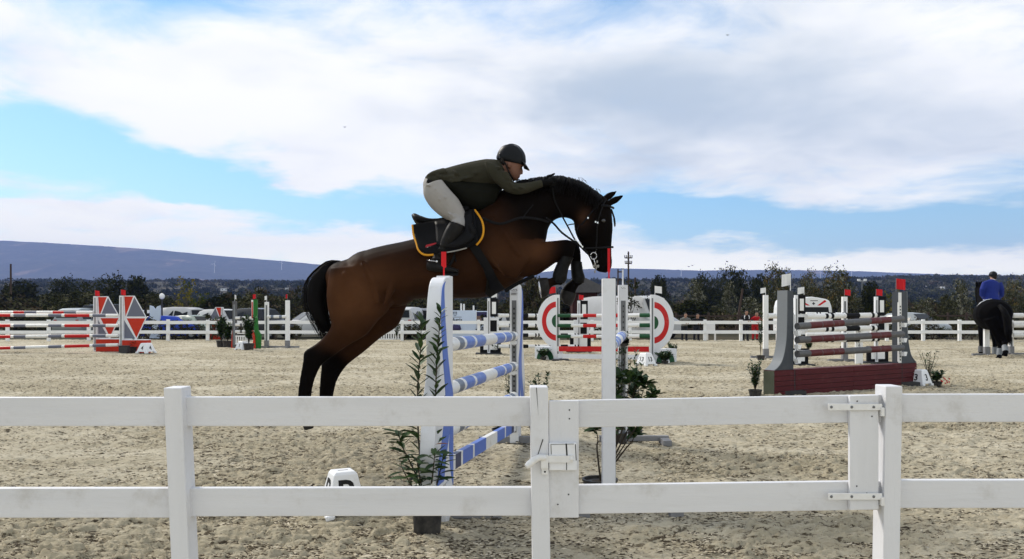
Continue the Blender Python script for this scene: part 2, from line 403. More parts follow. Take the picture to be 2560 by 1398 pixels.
def sstep(a, b, x):
    t = np.clip((x-a)/(b-a), 0, 1); return t*t*(3-2*t)
def build_sand():
    nr, nc = 880, 880
    ys = np.geomspace(3.6, 43.0, nr); u = np.linspace(-1, 1, nc)*.82
    Yg, Ug = np.meshgrid(ys, u, indexing='ij'); Xg = Ug*(Yg+1.2)
    x, y = Xg, Yg
    wx = x+.12*(vnoise(x*3, y*3, 11)-.5)*2
    h = .030*(vnoise(x*1.1, y*1.4, 1)-.5)+.028*(vnoise(wx*3.3, y*4.6, 2)-.5)
    r = np.abs(vnoise(wx*7, y*10, 3)-.5)*2; h += .018*(1-r)**2*vnoise(x*1.7, y*1.7, 7)
    h += .022*(vnoise(wx*13, y*19, 4)-.5)+.012*(vnoise(x*27, y*38, 5)-.5)
    pt = sstep(.35, .65, vnoise(x*.55+4, y*.8, 9)+.25*(vnoise(x*2.2, y*2.2, 12)-.5))           # churned against raked ground
    wy = y+.05*(vnoise(x*6, y*6, 13)-.5)*2
    h += (.35+.65*pt)*(.020*sstep(.55, .62, vnoise(wx*7+7, wy*17, 14))+.020*sstep(.56, .62, vnoise(wx*13, wy*30+5, 15))+.013*sstep(.55, .62, vnoise(x*24, y*46, 16)))
    h += .006*np.sin(y*2*math.pi/.11+2.5*vnoise(x*.6, y*.6, 17)*6)*(1-pt)*.6                     # harrow lines
    # hoof pits
    q = vnoise(x*4.2+3, y*4.2, 8); h -= .030*np.clip((q-.74)/.2, 0, 1)
    co = np.stack([x, y, h-.012], -1).reshape(-1, 3)
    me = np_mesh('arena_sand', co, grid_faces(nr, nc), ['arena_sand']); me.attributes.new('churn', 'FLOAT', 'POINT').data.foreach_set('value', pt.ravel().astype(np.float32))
    o = bpy.data.objects.new('arena_sand', me); COL.objects.link(o); struct(o)
build_sand()
def build_flakes():
    """crumbs and fibre shreds on the footing, the dark ones also painted-in ripple shade, thickest where it is churned"""
    rg = np.random.default_rng(3); n = 260000
    v = rg.uniform(1/30, 1/3.9, n); y = 1/v; x = rg.uniform(-.76, .76, n)*y
    pt = sstep(.35, .65, vnoise(x*.55+4, y*.8, 9)+.25*(vnoise(x*2.2, y*2.2, 12)-.5))
    cl = vnoise(x*5, y*7, 22)
    keep = (pt*.6+.4)*sstep(.15, .7, cl) > rg.uniform(0, 1, n); x, y = x[keep], y[keep]; n = len(x)
    s = rg.uniform(.0035, .0105, n)*(1+y*.06)*np.where(rg.uniform(0, 1, n) > .985, 2.2, 1)
    a = rg.normal(0, .7, n)
    base = np.array([[1.5, .05, -.05], [-.2, .33, -.12], [-1.4, -.05, .0], [-.1, -.30, -.12], [.1, .05, .36]])
    co = base[None]*rg.uniform(.5, 1.5, (n, 5, 3))
    ca, sa = np.cos(a)[:, None], np.sin(a)[:, None]
    X = co[:, :, 0]*ca-co[:, :, 1]*sa; Yv = co[:, :, 0]*sa+co[:, :, 1]*ca
    co = np.stack([X, Yv, co[:, :, 2]+rg.uniform(0, .35, (n, 1))], -1)*s[:, None, None]+np.stack([x, y, np.full(n, .010)], -1)[:, None]
    f = np.array([[0, 1, 4], [1, 2, 4], [2, 3, 4], [3, 0, 4]]); F_ = (f[None]+(np.arange(n)*5)[:, None, None]).reshape(-1, 3)
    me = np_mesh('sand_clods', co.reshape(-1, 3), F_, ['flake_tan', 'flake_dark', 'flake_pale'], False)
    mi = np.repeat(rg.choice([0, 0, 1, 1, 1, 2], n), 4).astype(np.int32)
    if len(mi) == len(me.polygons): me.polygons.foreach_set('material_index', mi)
    o = bpy.data.objects.new('sand_clods', me); COL.objects.link(o)
    tag(o, 'tan crumbs and dark flecks of fibre and painted shade strewn over the arena sand', 'sand clods', kind='stuff')
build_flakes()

def terrain_h(x, y):
    x, y = np.asarray(x, float), np.asarray(y, float)
    v = .040*sstep(95, 900, y)*(1+.10*sstep(.28, .55, x/np.maximum(y, 1)))
    h = np.where(y < 1700, v*y, v*1700)
    h = h+sstep(150, 900, y)*6*(vnoise(x/130+50, y/130+50, 31)-.5)
    return h-.09*(1-sstep(41.6, 43.6, y))
def build_terrain():
    ys = np.concatenate([np.array([-300, -60, -10, 0, 20, 40, 41.6, 42.1, 42.6, 43.1, 43.6]), np.geomspace(46, 4200, 190)])
    s = np.linspace(-1, 1, 181); xs = 6000*np.sign(s)*np.abs(s)**3.2+s*60
    Yg, Xg = np.meshgrid(ys, xs, indexing='ij')
    co = np.stack([Xg, Yg, terrain_h(Xg, Yg)], -1).reshape(-1, 3)
    o = bpy.data.objects.new('ground', np_mesh('ground', co, grid_faces(len(ys), len(xs)), ['scrub_ground'])); COL.objects.link(o); struct(o)
    rx = [-900, 0, 100, 200, 400, 550, 700, 800, 900, 1050, 1200, 1320, 1400, 1480, 1550, 1620, 1750, 1900, 2000, 2150, 2250, 2350, 2560, 3600]
    ry = [650, 602, 606, 612, 625, 640, 651, 661, 671, 682, 688, 684, 676, 673, 671, 672, 676, 674, 675, 678, 683, 686, 689, 697]
    nu, nt = 420, 70; us = np.linspace(-1.05, 1.05, nu); tt = np.linspace(0, 1.30, nt); YR, Y0 = 5200., 3300.
    Tg, Ug = np.meshgrid(tt, us, indexing='ij'); Yg = Y0+(YR-Y0)*Tg; Xg = Ug*Yg
    top = CH+YR*(HZ-np.interp(1280+F*Ug, rx, ry))/F
    prof = np.where(Tg <= 1, Tg**1.25, np.maximum(1-(Tg-1)*2.6, 0)**1.0)
    z = 40+(top-40)*prof+prof*(26*(vnoise(Xg/420, Yg/300, 41)-.5)+14*(vnoise(Xg/160, Yg/120, 42)-.5))*np.clip(np.abs(1-Tg)*2.5, .18, 1)+3.0*(vnoise(Xg/30, Yg/60, 43)-.5)
    o = bpy.data.objects.new('hills', np_mesh('hills', np.stack([Xg, Yg, z], -1).reshape(-1, 3), grid_faces(nt, nu), ['hill_ground'])); COL.objects.link(o); struct(o)
build_terrain()

# ------------------------------------------------------------------ vegetation
def foliage_mat(name, rough=.6):
    m = mat(name, (1, 1, 1), .9, vcolattr='Col', spec=.0); return m
foliage_mat('foliage')
mat('bark', (.06, .048, .036), .9, .5, 8, (.11, .095, .08), .6, 20, stretch=(1, 1, .2))
def leaf_arrays(rg, blobs, n, size, cols, flat=.0, shell=.5, tri=False, clump=9):
    """leaf-sized faces spread through ellipsoid blobs; colour goes by clump of leaves"""
    cs, fs, kk = [], [], []
    for (c, r) in blobs:
        m_ = max(4, int(n)); ncl = max(2, m_//clump)
        d = rg.normal(size=(ncl, 3)); d /= np.linalg.norm(d, axis=1)[:, None]
        rad = shell+(1-shell)*rg.uniform(0, 1, ncl)**.5
        cc = d*rad[:, None]
        idx = rg.integers(0, ncl, m_)
        p = cc[idx]+rg.normal(size=(m_, 3))*.13
        ctr = np.array(c)+p*np.array(r)
        a = rg.normal(size=(m_, 3)); a /= np.linalg.norm(a, axis=1)[:, None]
        b = rg.normal(size=(m_, 3)); b -= a*np.sum(a*b, 1)[:, None]; b /= np.linalg.norm(b, axis=1)[:, None]
        s = (size*rg.uniform(.6, 1.4, m_))[:, None]
        if tri: q = np.stack([ctr+a*s, ctr-a*s*.6+b*s*.8, ctr-a*s*.6-b*s*.8], 1)
        else: q = np.stack([ctr+a*s, ctr+b*s*.5, ctr-a*s, ctr-b*s*.5], 1)
        ck = rg.integers(0, len(cols), ncl); cv = np.array(cols)[ck[idx]]*rg.uniform(.7, 1.3, (m_, 1))
        cs.append(q.reshape(-1, 3)); kk.append(np.repeat(cv, q.shape[1], 0))
    co = np.concatenate(cs); k = 3 if tri else 4
    return co, np.arange(len(co)).reshape(-1, k), np.concatenate(kk)
def leaf_mesh(name, arr, m='foliage'):
    co, f, c = arr; me = np_mesh(name, co, f, [m], False)
    at = me.color_attributes.new('Col', 'FLOAT_COLOR', 'POINT')
    at.data.foreach_set('color', np.concatenate([c, np.ones((len(c), 1))], 1).astype(np.float32).ravel()); return me
DARKG = [(.014, .017, .006), (.024, .028, .009), (.038, .040, .013)]
OLIVE = [(.044, .046, .018), (.072, .069, .032), (.105, .098, .052), (.026, .029, .011)]
BROWN = [(.058, .045, .027), (.090, .070, .042), (.030, .027, .015)]
YELL = [(.13, .115, .022), (.08, .085, .018), (.17, .14, .03), (.045, .06, .016)]
PALE = [(.20, .195, .14), (.12, .12, .08), (.27, .26, .19), (.055, .058, .034)]
AUT = [(.11, .09, .035), (.06, .068, .028), (.15, .10, .032), (.045, .05, .022)]
def tree_proto(seed, H, Wd, cols, n, size, trunk_h=.25, limbs=6, nb=9, rt=.12):
    """a tree of height H and crown width Wd at the origin: tapered trunk with limbs, crown of leaf clumps"""
    rg = np.random.default_rng(seed); r_ = random.Random(seed)
    mb = MB().use('bark'); lean = r_.uniform(-.08, .08)*H
    mb.tube([(0, 0, -.1), (lean*.2, 0, H*.3), (lean*.6, .02*H, H*.6), (lean, 0, H*.88)], [rt, rt*.75, rt*.45, rt*.12], 8)
    blobs = []
    for i in range(nb):
        z = H*(trunk_h+(.93-trunk_h)*(i+.5)/nb); a = i*2.4+r_.uniform(-.5, .5)
        f = math.sin(math.pi*min(1, max(.12, (z/H-trunk_h*.55)/(1.06-trunk_h*.55)))**.8)
        rr = Wd*.5*f*r_.uniform(.35, .75)
        c = (math.cos(a)*rr+lean*z/H, math.sin(a)*rr, z); s = Wd*.27*r_.uniform(.7, 1.25)
        blobs.append((c, (s, s, s*r_.uniform(.65, 1.0))))
        if i < limbs+3:
            z0 = z*.62; mb.tube([(lean*z0/H, 0, z0), (c[0]*.5+lean*.2, c[1]*.5, (z0+z)/2), c], [rt*.4, rt*.25, rt*.06], 6)
    return mb.mesh('trunk', 60), leaf_mesh('crown', leaf_arrays(rg, blobs, n, size, cols, shell=.35))
TP = {}
TP['dark'] = tree_proto(1, 5, 5.2, DARKG, 520, .17, .12, nb=11, rt=.18)
TP['dark2'] = tree_proto(2, 5, 6.5, DARKG+OLIVE[:1], 560, .17, .10, nb=12, rt=.18)
TP['olive'] = tree_proto(3, 4, 4.2, OLIVE, 480, .13, .1, nb=10)
TP['brown'] = tree_proto(4, 5, 3.6, BROWN+OLIVE, 420, .13, .15, nb=10)
TP['yellow'] = tree_proto(5, 3.4, 2.2, YELL, 75, .075, .12, nb=11, rt=.05)
TP['pale'] = tree_proto(6, 4, 2.9, PALE+OLIVE[:2], 330, .085, .12, nb=10, rt=.07)
TP['autumn'] = tree_proto(7, 5, 3.9, AUT+PALE[:2]+OLIVE[:2], 420, .10, .10, nb=12, rt=.1)
TP['bush'] = tree_proto(8, 1.6, 2.6, OLIVE+BROWN, 420, .10, .0, nb=8, rt=.04)
TP['dbush'] = tree_proto(9, 1.8, 3.0, DARKG+BROWN[:1], 420, .12, .0, nb=8, rt=.04)
TP['sapling'] = tree_proto(10, 3.4, 2.4, DARKG+OLIVE[:1], 70, .08, .28, nb=9, rt=.05)
H0 = dict(dark=5, dark2=5, olive=4, brown=5, yellow=3.4, pale=4, autumn=5, bush=1.6, dbush=1.8, sapling=3.4)
W0 = dict(dark=5.2, dark2=6.5, olive=4.2, brown=3.6, yellow=2.2, pale=2.9, autumn=3.9, bush=2.6, dbush=3.0, sapling=2.4)
def place_tree(name, kind, px, top, wpx, Y, label, cat='tree', group='trees and shrubs beyond the far fence', base=None):
    x = GX(px, Y); z0 = float(terrain_h(x, Y)); ztop = CH-(top-HZ)*Y/F
    sz = max(.25, (ztop-z0)/H0[kind]); sx = wpx*Y/F/W0[kind]
    o = thing(name, label, cat, (x, Y, z0), rnd.uniform(0, 6.28), group)
    tr, cr = TP[kind]
    for nm, me in (('trunk', tr), ('crown', cr)):
        c = bpy.data.objects.new(nm, me); COL.objects.link(c); c.parent = o
    o.scale = (sx, sx, sz); return o
place_tree('young_tree', 'yellow', 470, 690, 92, 52, 'thin yellowing young tree behind the far fence, right of the blue car')
place_tree('bushy_tree', 'pale', 1740, 702, 62, 78, 'pale brown bushy tree right of the white half-disc jump wing, behind the leaning spectators')
place_tree('bushy_tree', 'pale', 1822, 708, 46, 76, 'pale grey leafy tree just left of the leaning wooden pole')
place_tree('tall_tree', 'autumn', 1946, 667, 78, 66, 'tallest tree, dark with open branches, rising behind the white flag of the grey jump wing')
place_tree('tall_tree', 'autumn', 2018, 681, 52, 70, 'slim dark tree behind the white flag above the ambulance roof')
place_tree('tall_tree', 'autumn', 2092, 676, 96, 64, 'broad autumn tree over the right side of the ambulance')
place_tree('bushy_tree', 'autumn', 2040, 715, 70, 66, 'low olive tree directly above the ambulance roof')
place_tree('bushy_tree', 'yellow', 2228, 722, 62, 58, 'yellow leafy shrub behind the red flag on the right striped standard')
place_tree('bushy_tree', 'dark', 2180, 715, 60, 72, 'very dark round tree behind the two right-hand red flags')
place_tree('bushy_tree', 'pale', 2312, 748, 62, 58, 'low pale shrub just right of the grey jump wing, behind the brown fence')
place_tree('bushy_tree', 'pale', 2402, 703, 56, 62, 'pale leafy tree left of the rider in the blue jacket')
place_tree('bushy_tree', 'olive', 2368, 748, 46, 60, 'small round pale-tipped shrub between the low pale shrub and the tree beside the blue jacket')
place_tree('bushy_tree', 'autumn', 2530, 702, 70, 62, 'brown-leaved tree right of the rider in the blue jacket')
place_tree('bushy_tree', 'pale', 1880, 745, 70, 64, 'pale shrub behind the two spectators in black and red')
place_tree('young_tree', 'sapling', 1578, 703, 92, 46, 'dark sparse-leaved sapling in front of the white vans')
place_tree('bare_tree', 'brown', 1338, 692, 66, 58, 'grey-brown scraggly tree behind the left half-disc jump wing')
place_tree('bare_tree', 'brown', 1290, 712, 50, 60, 'dull brown tree behind the rear blue standard')
place_tree('round_tree', 'dark', 1650, 699, 56, 120, 'dark round tree on the slope right of the white flag of the half-disc wing')
place_tree('round_tree', 'dark2', 1836, 691, 104, 125, 'widest dark oak-like tree on the slope behind the pale leafy tree')
place_tree('round_tree', 'dark2', 1770, 705, 80, 130, 'dark oak-like tree on the slope behind the pale brown bushy tree')
place_tree('round_tree', 'dark', 1905, 696, 60, 118, 'dark tree on the slope left of the tallest tree')
place_tree('round_tree', 'dark2', 262, 708, 120, 110, 'broad dark tree behind the left red-flagged triangle wings')
place_tree('round_tree', 'dark', 345, 700, 92, 115, 'dark tree on the slope right of the triangle wings flags')
place_tree('round_tree', 'dark2', 170, 712, 110, 125, 'dark tree on the slope left of the red-flagged wings')
place_tree('round_tree', 'dark', 60, 712, 110, 125, 'dark tree beside the thin utility pole at the left edge')
place_tree('scrub_bush', 'olive', 150, 742, 150, 90, 'wide olive-grey bush above the left striped poles', 'bush')
place_tree('scrub_bush', 'olive', 232, 748, 120, 84, 'olive-grey bush right behind the left triangle wing', 'bush')
place_tree('scrub_bush', 'bush', 40, 752, 120, 80, 'olive-brown bush at the left edge above the striped poles', 'bush')
place_tree('scrub_bush', 'olive', 395, 742, 90, 84, 'olive bush between the triangle wings and the yellow tree', 'bush')
place_tree('scrub_bush', 'dbush', 560, 745, 120, 80, 'dark bush behind the white estate car on the left', 'bush')
place_tree('scrub_bush', 'bush', 655, 745, 110, 80, 'brown bush above the dark car with the white roof', 'bush')
place_tree('scrub_bush', 'bush', 735, 742, 90, 84, 'brown bush left of the tail of the jumping horse', 'bush')
# bushes and small trees on the slope, each told by what stands before it
MARKS = [(27, 'left edge pole'), (212, 'silver estate car'), (240, 'rear triangle wing'), (304, 'front triangle wing'), (388, 'tulip-shaped wing'), (405, 'round-lamp post'), (432, 'blue car'), (470, 'yellow tree'), (492, 'grey-green car'), (560, 'two potted laurels'), (587, 'orange-footed standard'), (640, 'bright green wing'), (667, 'grey-strip standard'), (719, 'faded red flag'), (800, 'horse tail'), (1024, 'white car below the horse'), (1100, 'front blue wing'), (1158, 'pale blue banner'), (1222, 'middle black and white standard'), (1300, 'far blue wing'), (1392, 'left half-disc wing'), (1462, 'dark red hut'), (1500, 'plain white post'), (1571, 'crossarm pole'), (1633, 'right half-disc wing'), (1711, 'spectator in grey'), (1741, 'spectator in dark clothes'), (1778, 'white plastic chair'), (1839, 'leaning pole'), (1888, 'spectator in red'), (1914, 'slim white-flag standard'), (1965, 'left grey wing'), (2041, 'ambulance'), (2111, 'slim red-flag standard'), (2155, 'floodlight post'), (2190, 'framed red-flag standard'), (2265, 'right grey wing'), (2286, 'grey car'), (2402, 'pale tree beside the blue rider'), (2488, 'black horse')]
USED = set()
def by_mark(what, px, over='behind', maxd=70):
    for lx, ph in sorted(MARKS, key=lambda m: abs(m[0]-px))[:4]:
        d = px-lx
        if abs(d) > maxd: continue
        rel = over if abs(d) < 14 else 'just right of' if d > 0 else 'just left of'
        lb = f'{what} {rel} the {ph}'
        if lb not in USED: USED.add(lb); return lb
FILL = {'dark': 'dark green scrub tree on the slope', 'olive': 'olive scrub bush on the slope', 'dbush': 'low dark bush on the slope', 'brown': 'brownish scrub tree on the slope', 'bush': 'low brown bush on the slope'}
for i in range(120):
    Y = 60*(170/60)**((i+.5)/120); px = rnd.uniform(-20, 2580)
    kind = rnd.choice(['dark', 'olive', 'olive', 'dbush', 'dbush', 'brown', 'bush', 'bush'])
    x = GX(px, Y); z0 = float(terrain_h(x, Y)); hh = rnd.uniform(1.6, 3.4)*(1.0 if kind in ('dark', 'olive', 'brown') else .65)*(.75+Y/320); ww = hh*rnd.uniform(1.2, 2.0)
    lb = by_mark(FILL[kind], px)
    if lb is None: continue
    bush = 'bush' in kind or kind == 'olive'
    place_tree('scrub_bush' if bush else 'scrub_tree', kind, px, HZ-(z0+hh-CH)*F/Y, ww*F/Y, Y, lb, 'bush' if bush else 'tree', 'scrub on the slope beyond the far fence')
def build_wood(name, label, n, y0, y1, k, sz, hmin, hmax, seed, pal):
    """low crowns that read as one mass"""
    rg = np.random.default_rng(seed)
    y = y0*(y1/y0)**rg.uniform(0, 1, n)**.8; x = rg.uniform(-.74, .74, n)*y
    tone = vnoise(x/60+5, y/90+5, 51); z = terrain_h(x, y)
    hh = rg.uniform(hmin, hmax, n)*(1+y/2200); ww = hh*rg.uniform(1.0, 1.8, n)
    d = rg.normal(size=(n, k, 3)); d /= np.linalg.norm(d, axis=2)[:, :, None]; d[:, :, 2] = np.abs(d[:, :, 2])*1.0-.12
    ctr = d*(rg.uniform(.6, 1, (n, k, 1)))*np.stack([ww, ww, hh], -1)[:, None]*np.array([.62, .62, .85])+np.stack([x, y, z], -1)[:, None]
    a = rg.normal(size=(n, k, 3)); a /= np.linalg.norm(a, axis=2)[:, :, None]; b = rg.normal(size=(n, k, 3)); b /= np.linalg.norm(b, axis=2)[:, :, None]
    s = (hh*sz)[:, None, None]*rg.uniform(.6, 1.3, (n, k, 1))
    co = np.stack([ctr+a*s, ctr+b*s*.9, ctr-(a+b)*s*.7], 2).reshape(-1, 3)
    pal = np.array(pal); base = pal[np.clip((tone+rg.normal(0, .22, n))*len(pal), 0, len(pal)-1).astype(int)]
    c = np.repeat((base[:, None]*rg.uniform(.65, 1.35, (n, k, 1))).reshape(-1, 3), 3, 0)
    o = bpy.data.objects.new(name, leaf_mesh(name, (co, np.arange(len(co)).reshape(-1, 3), c))); COL.objects.link(o)
    tag(o, label, 'wood', kind='stuff')
build_wood('far_wood', 'dark scrub wood covering the plain below the blue hills', 8200, 150, 1750, 40, .24, 2.0, 5.0, 12, DARKG*2+OLIVE[:2]+DARKG+BROWN[:2]+OLIVE[3:])
build_wood('scrub', 'thick low scrub on the near slope between the single trees', 420, 58, 165, 230, .10, 1.2, 2.8, 13, DARKG+OLIVE+BROWN+OLIVE[:2])

# ------------------------------------------------------------------ the air
def build_haze():
    mb = MB(); mb.box((0, 2920, 258), (13400, 6060, 524)); me = mb.mesh('haze')
    m = bpy.data.materials.new('haze_air'); m.use_nodes = True; t = NT(m.node_tree); t.nd.clear()
    o_ = t.new('ShaderNodeOutputMaterial'); v = t.new('ShaderNodeVolumePrincipled'); t.L.new(v.outputs[0], o_.inputs['Volume'])
    v.inputs['Color'].default_value = HAZE_COL; v.inputs['Density'].default_value = HAZE_DENS; v.inputs['Anisotropy'].default_value = 0.0
    me.materials.append(m); o = bpy.data.objects.new('haze', me); COL.objects.link(o); o['kind'] = 'stuff'
HAZE_COL = (.35, .49, 1.0, 1); HAZE_DENS = 1.35e-4
build_haze()
# ------------------------------------------------------------------ the white paddock fence and gate nearest the camera
YF = 3.24; SF = F/YF
def fz(py, Y=YF): return CH-(py-HZ)*Y/F
def near_fence():
    t = thing('paddock_fence', 'white painted two-rail wooden fence across the foreground', 'fence', (0, YF, 0))
    posts = [(-700, -722, -677, 970, -677), (3150, 3128, 3173, 966, 3173), (430, 408, 453, 970, 472), (1346, 1325, 1370, 968, 1376), (2235, 2215, 2257, 966, 2250)]
    for mid, xl, xr, top, xrb in posts:
        wd = (xr-xl)/SF; x0 = GX((xl+xr)/2, YF); lean = GX(xrb, YF)-GX(xr, YF)     # over 430 px of height
        zt = fz(top); zb = -.05; k = lean/(430/SF)
        vs_ = []
        for z in (zb, zt):
            xc = x0+k*(zt-z)
            vs_ += [(xc-wd/2, 0, z), (xc+wd/2, 0, z), (xc+wd/2, .10, z), (xc-wd/2, .10, z)]
        mb = MB().use('white_post'); mb.add(vs_, [(3, 2, 1, 0), (4, 5, 6, 7), (0, 1, 5, 4), (1, 2, 6, 5), (2, 3, 7, 6), (3, 0, 4, 7)])
        p = mb.build('post', t, bevel=.004)
        if mid == 1346:
            c = MB().use('hole_dark')      # drying crack in the top of the gate post
            c.add([(x0-.012, -.0015, zt-.002), (x0-.009, -.0015, zt-.002), (x0-.002, -.0015, zt-.12)], [(0, 1, 2)]); c.build('crack', p); c = MB().use('hole_dark')
            c.add([(x0+.014, -.0015, zt-.21), (x0+.018, -.0015, zt-.212), (x0-.012, -.0015, zt-.30), (x0-.014, -.0015, zt-.30)], [(0, 1, 2, 3)]); c.build('crack', p)
    def rail(xa, xb, ya, yb, h, depth=.035, dy=.045):
        a = Vector((GX(xa, YF+dy), dy, fz(ya+h/2, YF+dy))); b = Vector((GX(xb, YF+dy), dy, fz(yb+h/2, YF+dy)))
        mb = MB().use('white_wood'); mb.bar(a+Vector((0, depth/2, 0)), b+Vector((0, depth/2, 0)), depth, h*(YF+dy)/F); return mb.build('rail', t, bevel=.004)
    rail(-2000, 425, 994, 994, 72); rail(-2000, 440, 1223, 1221, 74)
    rail(448, 1340, 993, 993, 73); rail(462, 1345, 1221, 1219, 71)
    rail(2240, 4600, 986, 984, 70); rail(2232, 4600, 1201, 1200, 70)
near_fence()
def gate():
    t = thing('paddock_gate', 'white wooden two-board gate with latch and strap hinges in the foreground fence', 'gate', (0, YF, 0))
    def board(name, x0, x1, yl, yr, h, dy, depth, vertical=False):
        mb = MB().use('white_post' if vertical else 'white_wood'); Yd = YF+dy
        p = [(x0, yl), (x1, yr), (x1, yr+h), (x0, yl+h)]
        mb.prism([(GX(x, Yd), fz(y, Yd)) for x, y in p][::-1], (0, dy, 0), (1, 0, 0), (0, 0, 1), depth, un=(0, 1, 0)); return mb.build(name, t, bevel=.003)
    board('rail', 1400, 2215, 1002, 987, 68, .035, .03); board('rail', 1400, 2210, 1214, 1203, 72, .035, .03)
    st = board('stile', 1372, 1447, 1002, 1002, 293, .012, .022, True); s2 = board('stile', 2125, 2197, 990, 988, 286, .012, .022, True)
    for x, y in ((1424, 1026), (1424, 1048), (1422, 1238), (1395, 1263), (2146, 1004), (2183, 1042), (2145, 1217), (2170, 1235)):
        mb = MB().use('hole_dark'); mb.ell((GX(x, YF), .0113, fz(y)), (.0032, .0015, .0032), 8, 6); mb.build('nail', st if x < 1600 else s2)
    for yc in (1018, 1242):
        h = MB().use('painted_metal'); h.box((GX(2139, YF), .005, fz(yc)), (135/SF, .006, 16/SF))
        h.box((GX(2207, YF), .012, fz(yc+12)), (.014, .03, .035))
        ho = h.build('hinge', t, bevel=.001)
        for x in (2079, 2130, 2185):
            b = MB().use('metal'); b.ell((GX(x, YF), .0015, fz(yc)), (.006, .003, .006), 10, 6); b.build('bolt', ho, smooth=180)
    lb = MB().use('white_paint'); lb.box((GX(1407, YF), .0, fz(1141)), (69/SF, .022, 68/SF)); lo = lb.build('latch_block', t, bevel=.003)
    for (a, b, wd) in (((1415, 1108), (1417, 1138), .006), ((1438, 1110), (1440, 1150), .003), ((1376, 1110), (1434, 1109), .002), ((1416, 1155), (1416, 1174), .003), ((1377, 1112), (1378, 1135), .0025)):
        cr = MB().use('hole_dark'); cr.bar((GX(a[0], YF), -.0115, fz(a[1])), (GX(b[0], YF), -.0115, fz(b[1])), wd, .001, up=(0, 1, 0)); cr.build('crack', lo)
    la = MB().use('painted_metal')
    la.box((GX(1396, YF), -.016, fz(1146)), (72/SF, .007, 17/SF)); la.ell((GX(1428, YF), -.02, fz(1146)), (.008, .005, .008), 10, 6)
    la.tube([(GX(x, YF), -.018-.006*k, fz(y)) for k, (x, y) in enumerate(((1364, 1143), (1348, 1141), (1335, 1147), (1322, 1157), (1315, 1162)))], [.011, .013, .014, .014, .010], 10)
    la.build('latch_bar', t, smooth=50)
    sp = MB().use('painted_metal'); sp.box((GX(1361, YF), -.021, fz(1152)), (18/SF, .005, 34/SF)); sp.box((GX(1362, YF), -.012, fz(1176)), (16/SF, .004, 18/SF))
    so = sp.build('staple', t, bevel=.001); b = MB().use('hole_dark'); b.ell((GX(1362, YF), -.0145, fz(1178)), (.004, .002, .004), 8, 6); b.build('nail', so)
gate()
# ------------------------------------------------------------------ the blue and white oxer the horse clears
PF, PB = Vector((-.463, 5.50, 0)), Vector((.030, 8.70, 0))       # front pair: near post, far post
DV = (PB-PF).normalized(); NV = Vector((DV.y, -DV.x, 0))         # along the poles; towards the right-hand face
WING = [(0, .06), (0, 1.645), (.09, 1.645), (.15, 1.628), (.20, 1.585), (.24, 1.50), (.265, 1.40), (.278, 1.28), (.272, 1.18), (.262, 1.10), (.27, 1.03), (.30, .96), (.345, .86), (.385, .74), (.42, .60), (.43, .45), (.43, .29), (.43, .27)]
def smooth_poly(p, k=3):
    return [tuple(r) for r in catmull(p, k)]
def blue_standard(base, outw, hs, lbl, flagged):
    t = thing('jump_standard', lbl, 'jump standard', base, 0, 'standards of the blue and white oxer')
    th = .095; o = -NV*th/2
    outer = smooth_poly(WING[1:-1]); poly = [(0, 0)]+[(a+.045, z*hs) for a, z in [(-.045, 1.645)]+outer]+[(WING[-1][0]+.045, .27), (.045, .27)]
    mb = MB().use('white_paint'); mb.prism([(a, z) for a, z in poly[1:]], o, outw, (0, 0, 1), th, un=NV); mb.build('wing', t, bevel=.006)
    mb = MB().use('white_paint'); mb.box((0, 0, .83*hs), (.094, .094, 1.66*hs), Matrix((NV, DV, Vector((0, 0, 1)))).transposed()); mb.build('post', t, bevel=.004)
    # painted bands set 3 mm proud on the right-hand face
    def band(oz, key):
        oz = smooth_poly(oz, 4); q = [(a, z*hs) for z, a, b in oz]+[(b, z*hs) for z, a, b in oz[::-1]]
        m_ = MB().use(key); m_.prism(q, o+NV*(th+.0005), outw, (0, 0, 1), .003, un=NV); m_.build('stripe', t)
    band([(1.615, .19, .18), (1.57, .265, .215), (1.46, .295, .205), (1.36, .30, .185), (1.20, .27, .14), (1.07, .235, .09), (.96, .20, .035), (.86, .18, -.035), (.74, .20, -.03), (.60, .26, .06), (.45, .36, .16), (.30, .40, .22)], 'blue_paint')
    band([(.80, -.045, -.046), (.70, .0, -.046), (.55, .065, -.046), (.42, .06, -.046), (.32, .02, -.046), (.22, -.04, -.046)], 'blue_paint')
    ft = MB().use('grey_board'); ft.box((0, 0, .035), (.78, .07, .07)); ft.build('foot', t, bevel=.004)
    f2 = MB().use('white_paint'); f2.prism([(.046, .0), (.16, .0), (.16, .266), (.046, .266)], o, outw, (0, 0, 1), th, un=NV); f2.build('base_rail', t)
    tr = MB().use('metal'); inner = -outw
    tr.bar(inner*.0495+Vector((0, 0, .12)), inner*.0495+Vector((0, 0, 1.48*hs)), .05, .005, up=inner)
    tk = tr.build('track', t)
    hl = MB().use('hole_dark')
    for i in range(26):
        hl.box(inner*.0525+Vector((0, 0, .15+i*.05*hs)), (.016, .016, .022))
    hl.build('holes', tk)['kind'] = 'stuff'
    if flagged:
        fl = MB().use('red_flag'); c = Vector((0, 0, 1.645*hs))+outw*.03
        fl.prism([(-.004, 0), (.006, 0), (.006, .07), (.017, .075), (.017, .18), (-.017, .18), (-.017, .085), (-.004, .075)], c, NV, (0, 0, 1), .006, un=DV); fl.build('flag', t)
    return t
f_std = blue_standard(PF, -DV, 1.0, 'curved white and blue jump wing nearest the camera, topped by a red flag', True)
r_std = blue_standard(PB, DV, 1.045, 'curved white and blue jump wing at the far end of the four striped rails', False)
lg = MB().use('text_black'); iy = PB-DV*.051-PB
zz = 1.66
lg.text('C.A.P.E.', iy+Vector((0, 0, zz)), NV, (0, 0, 1), .024, bold=.0006)
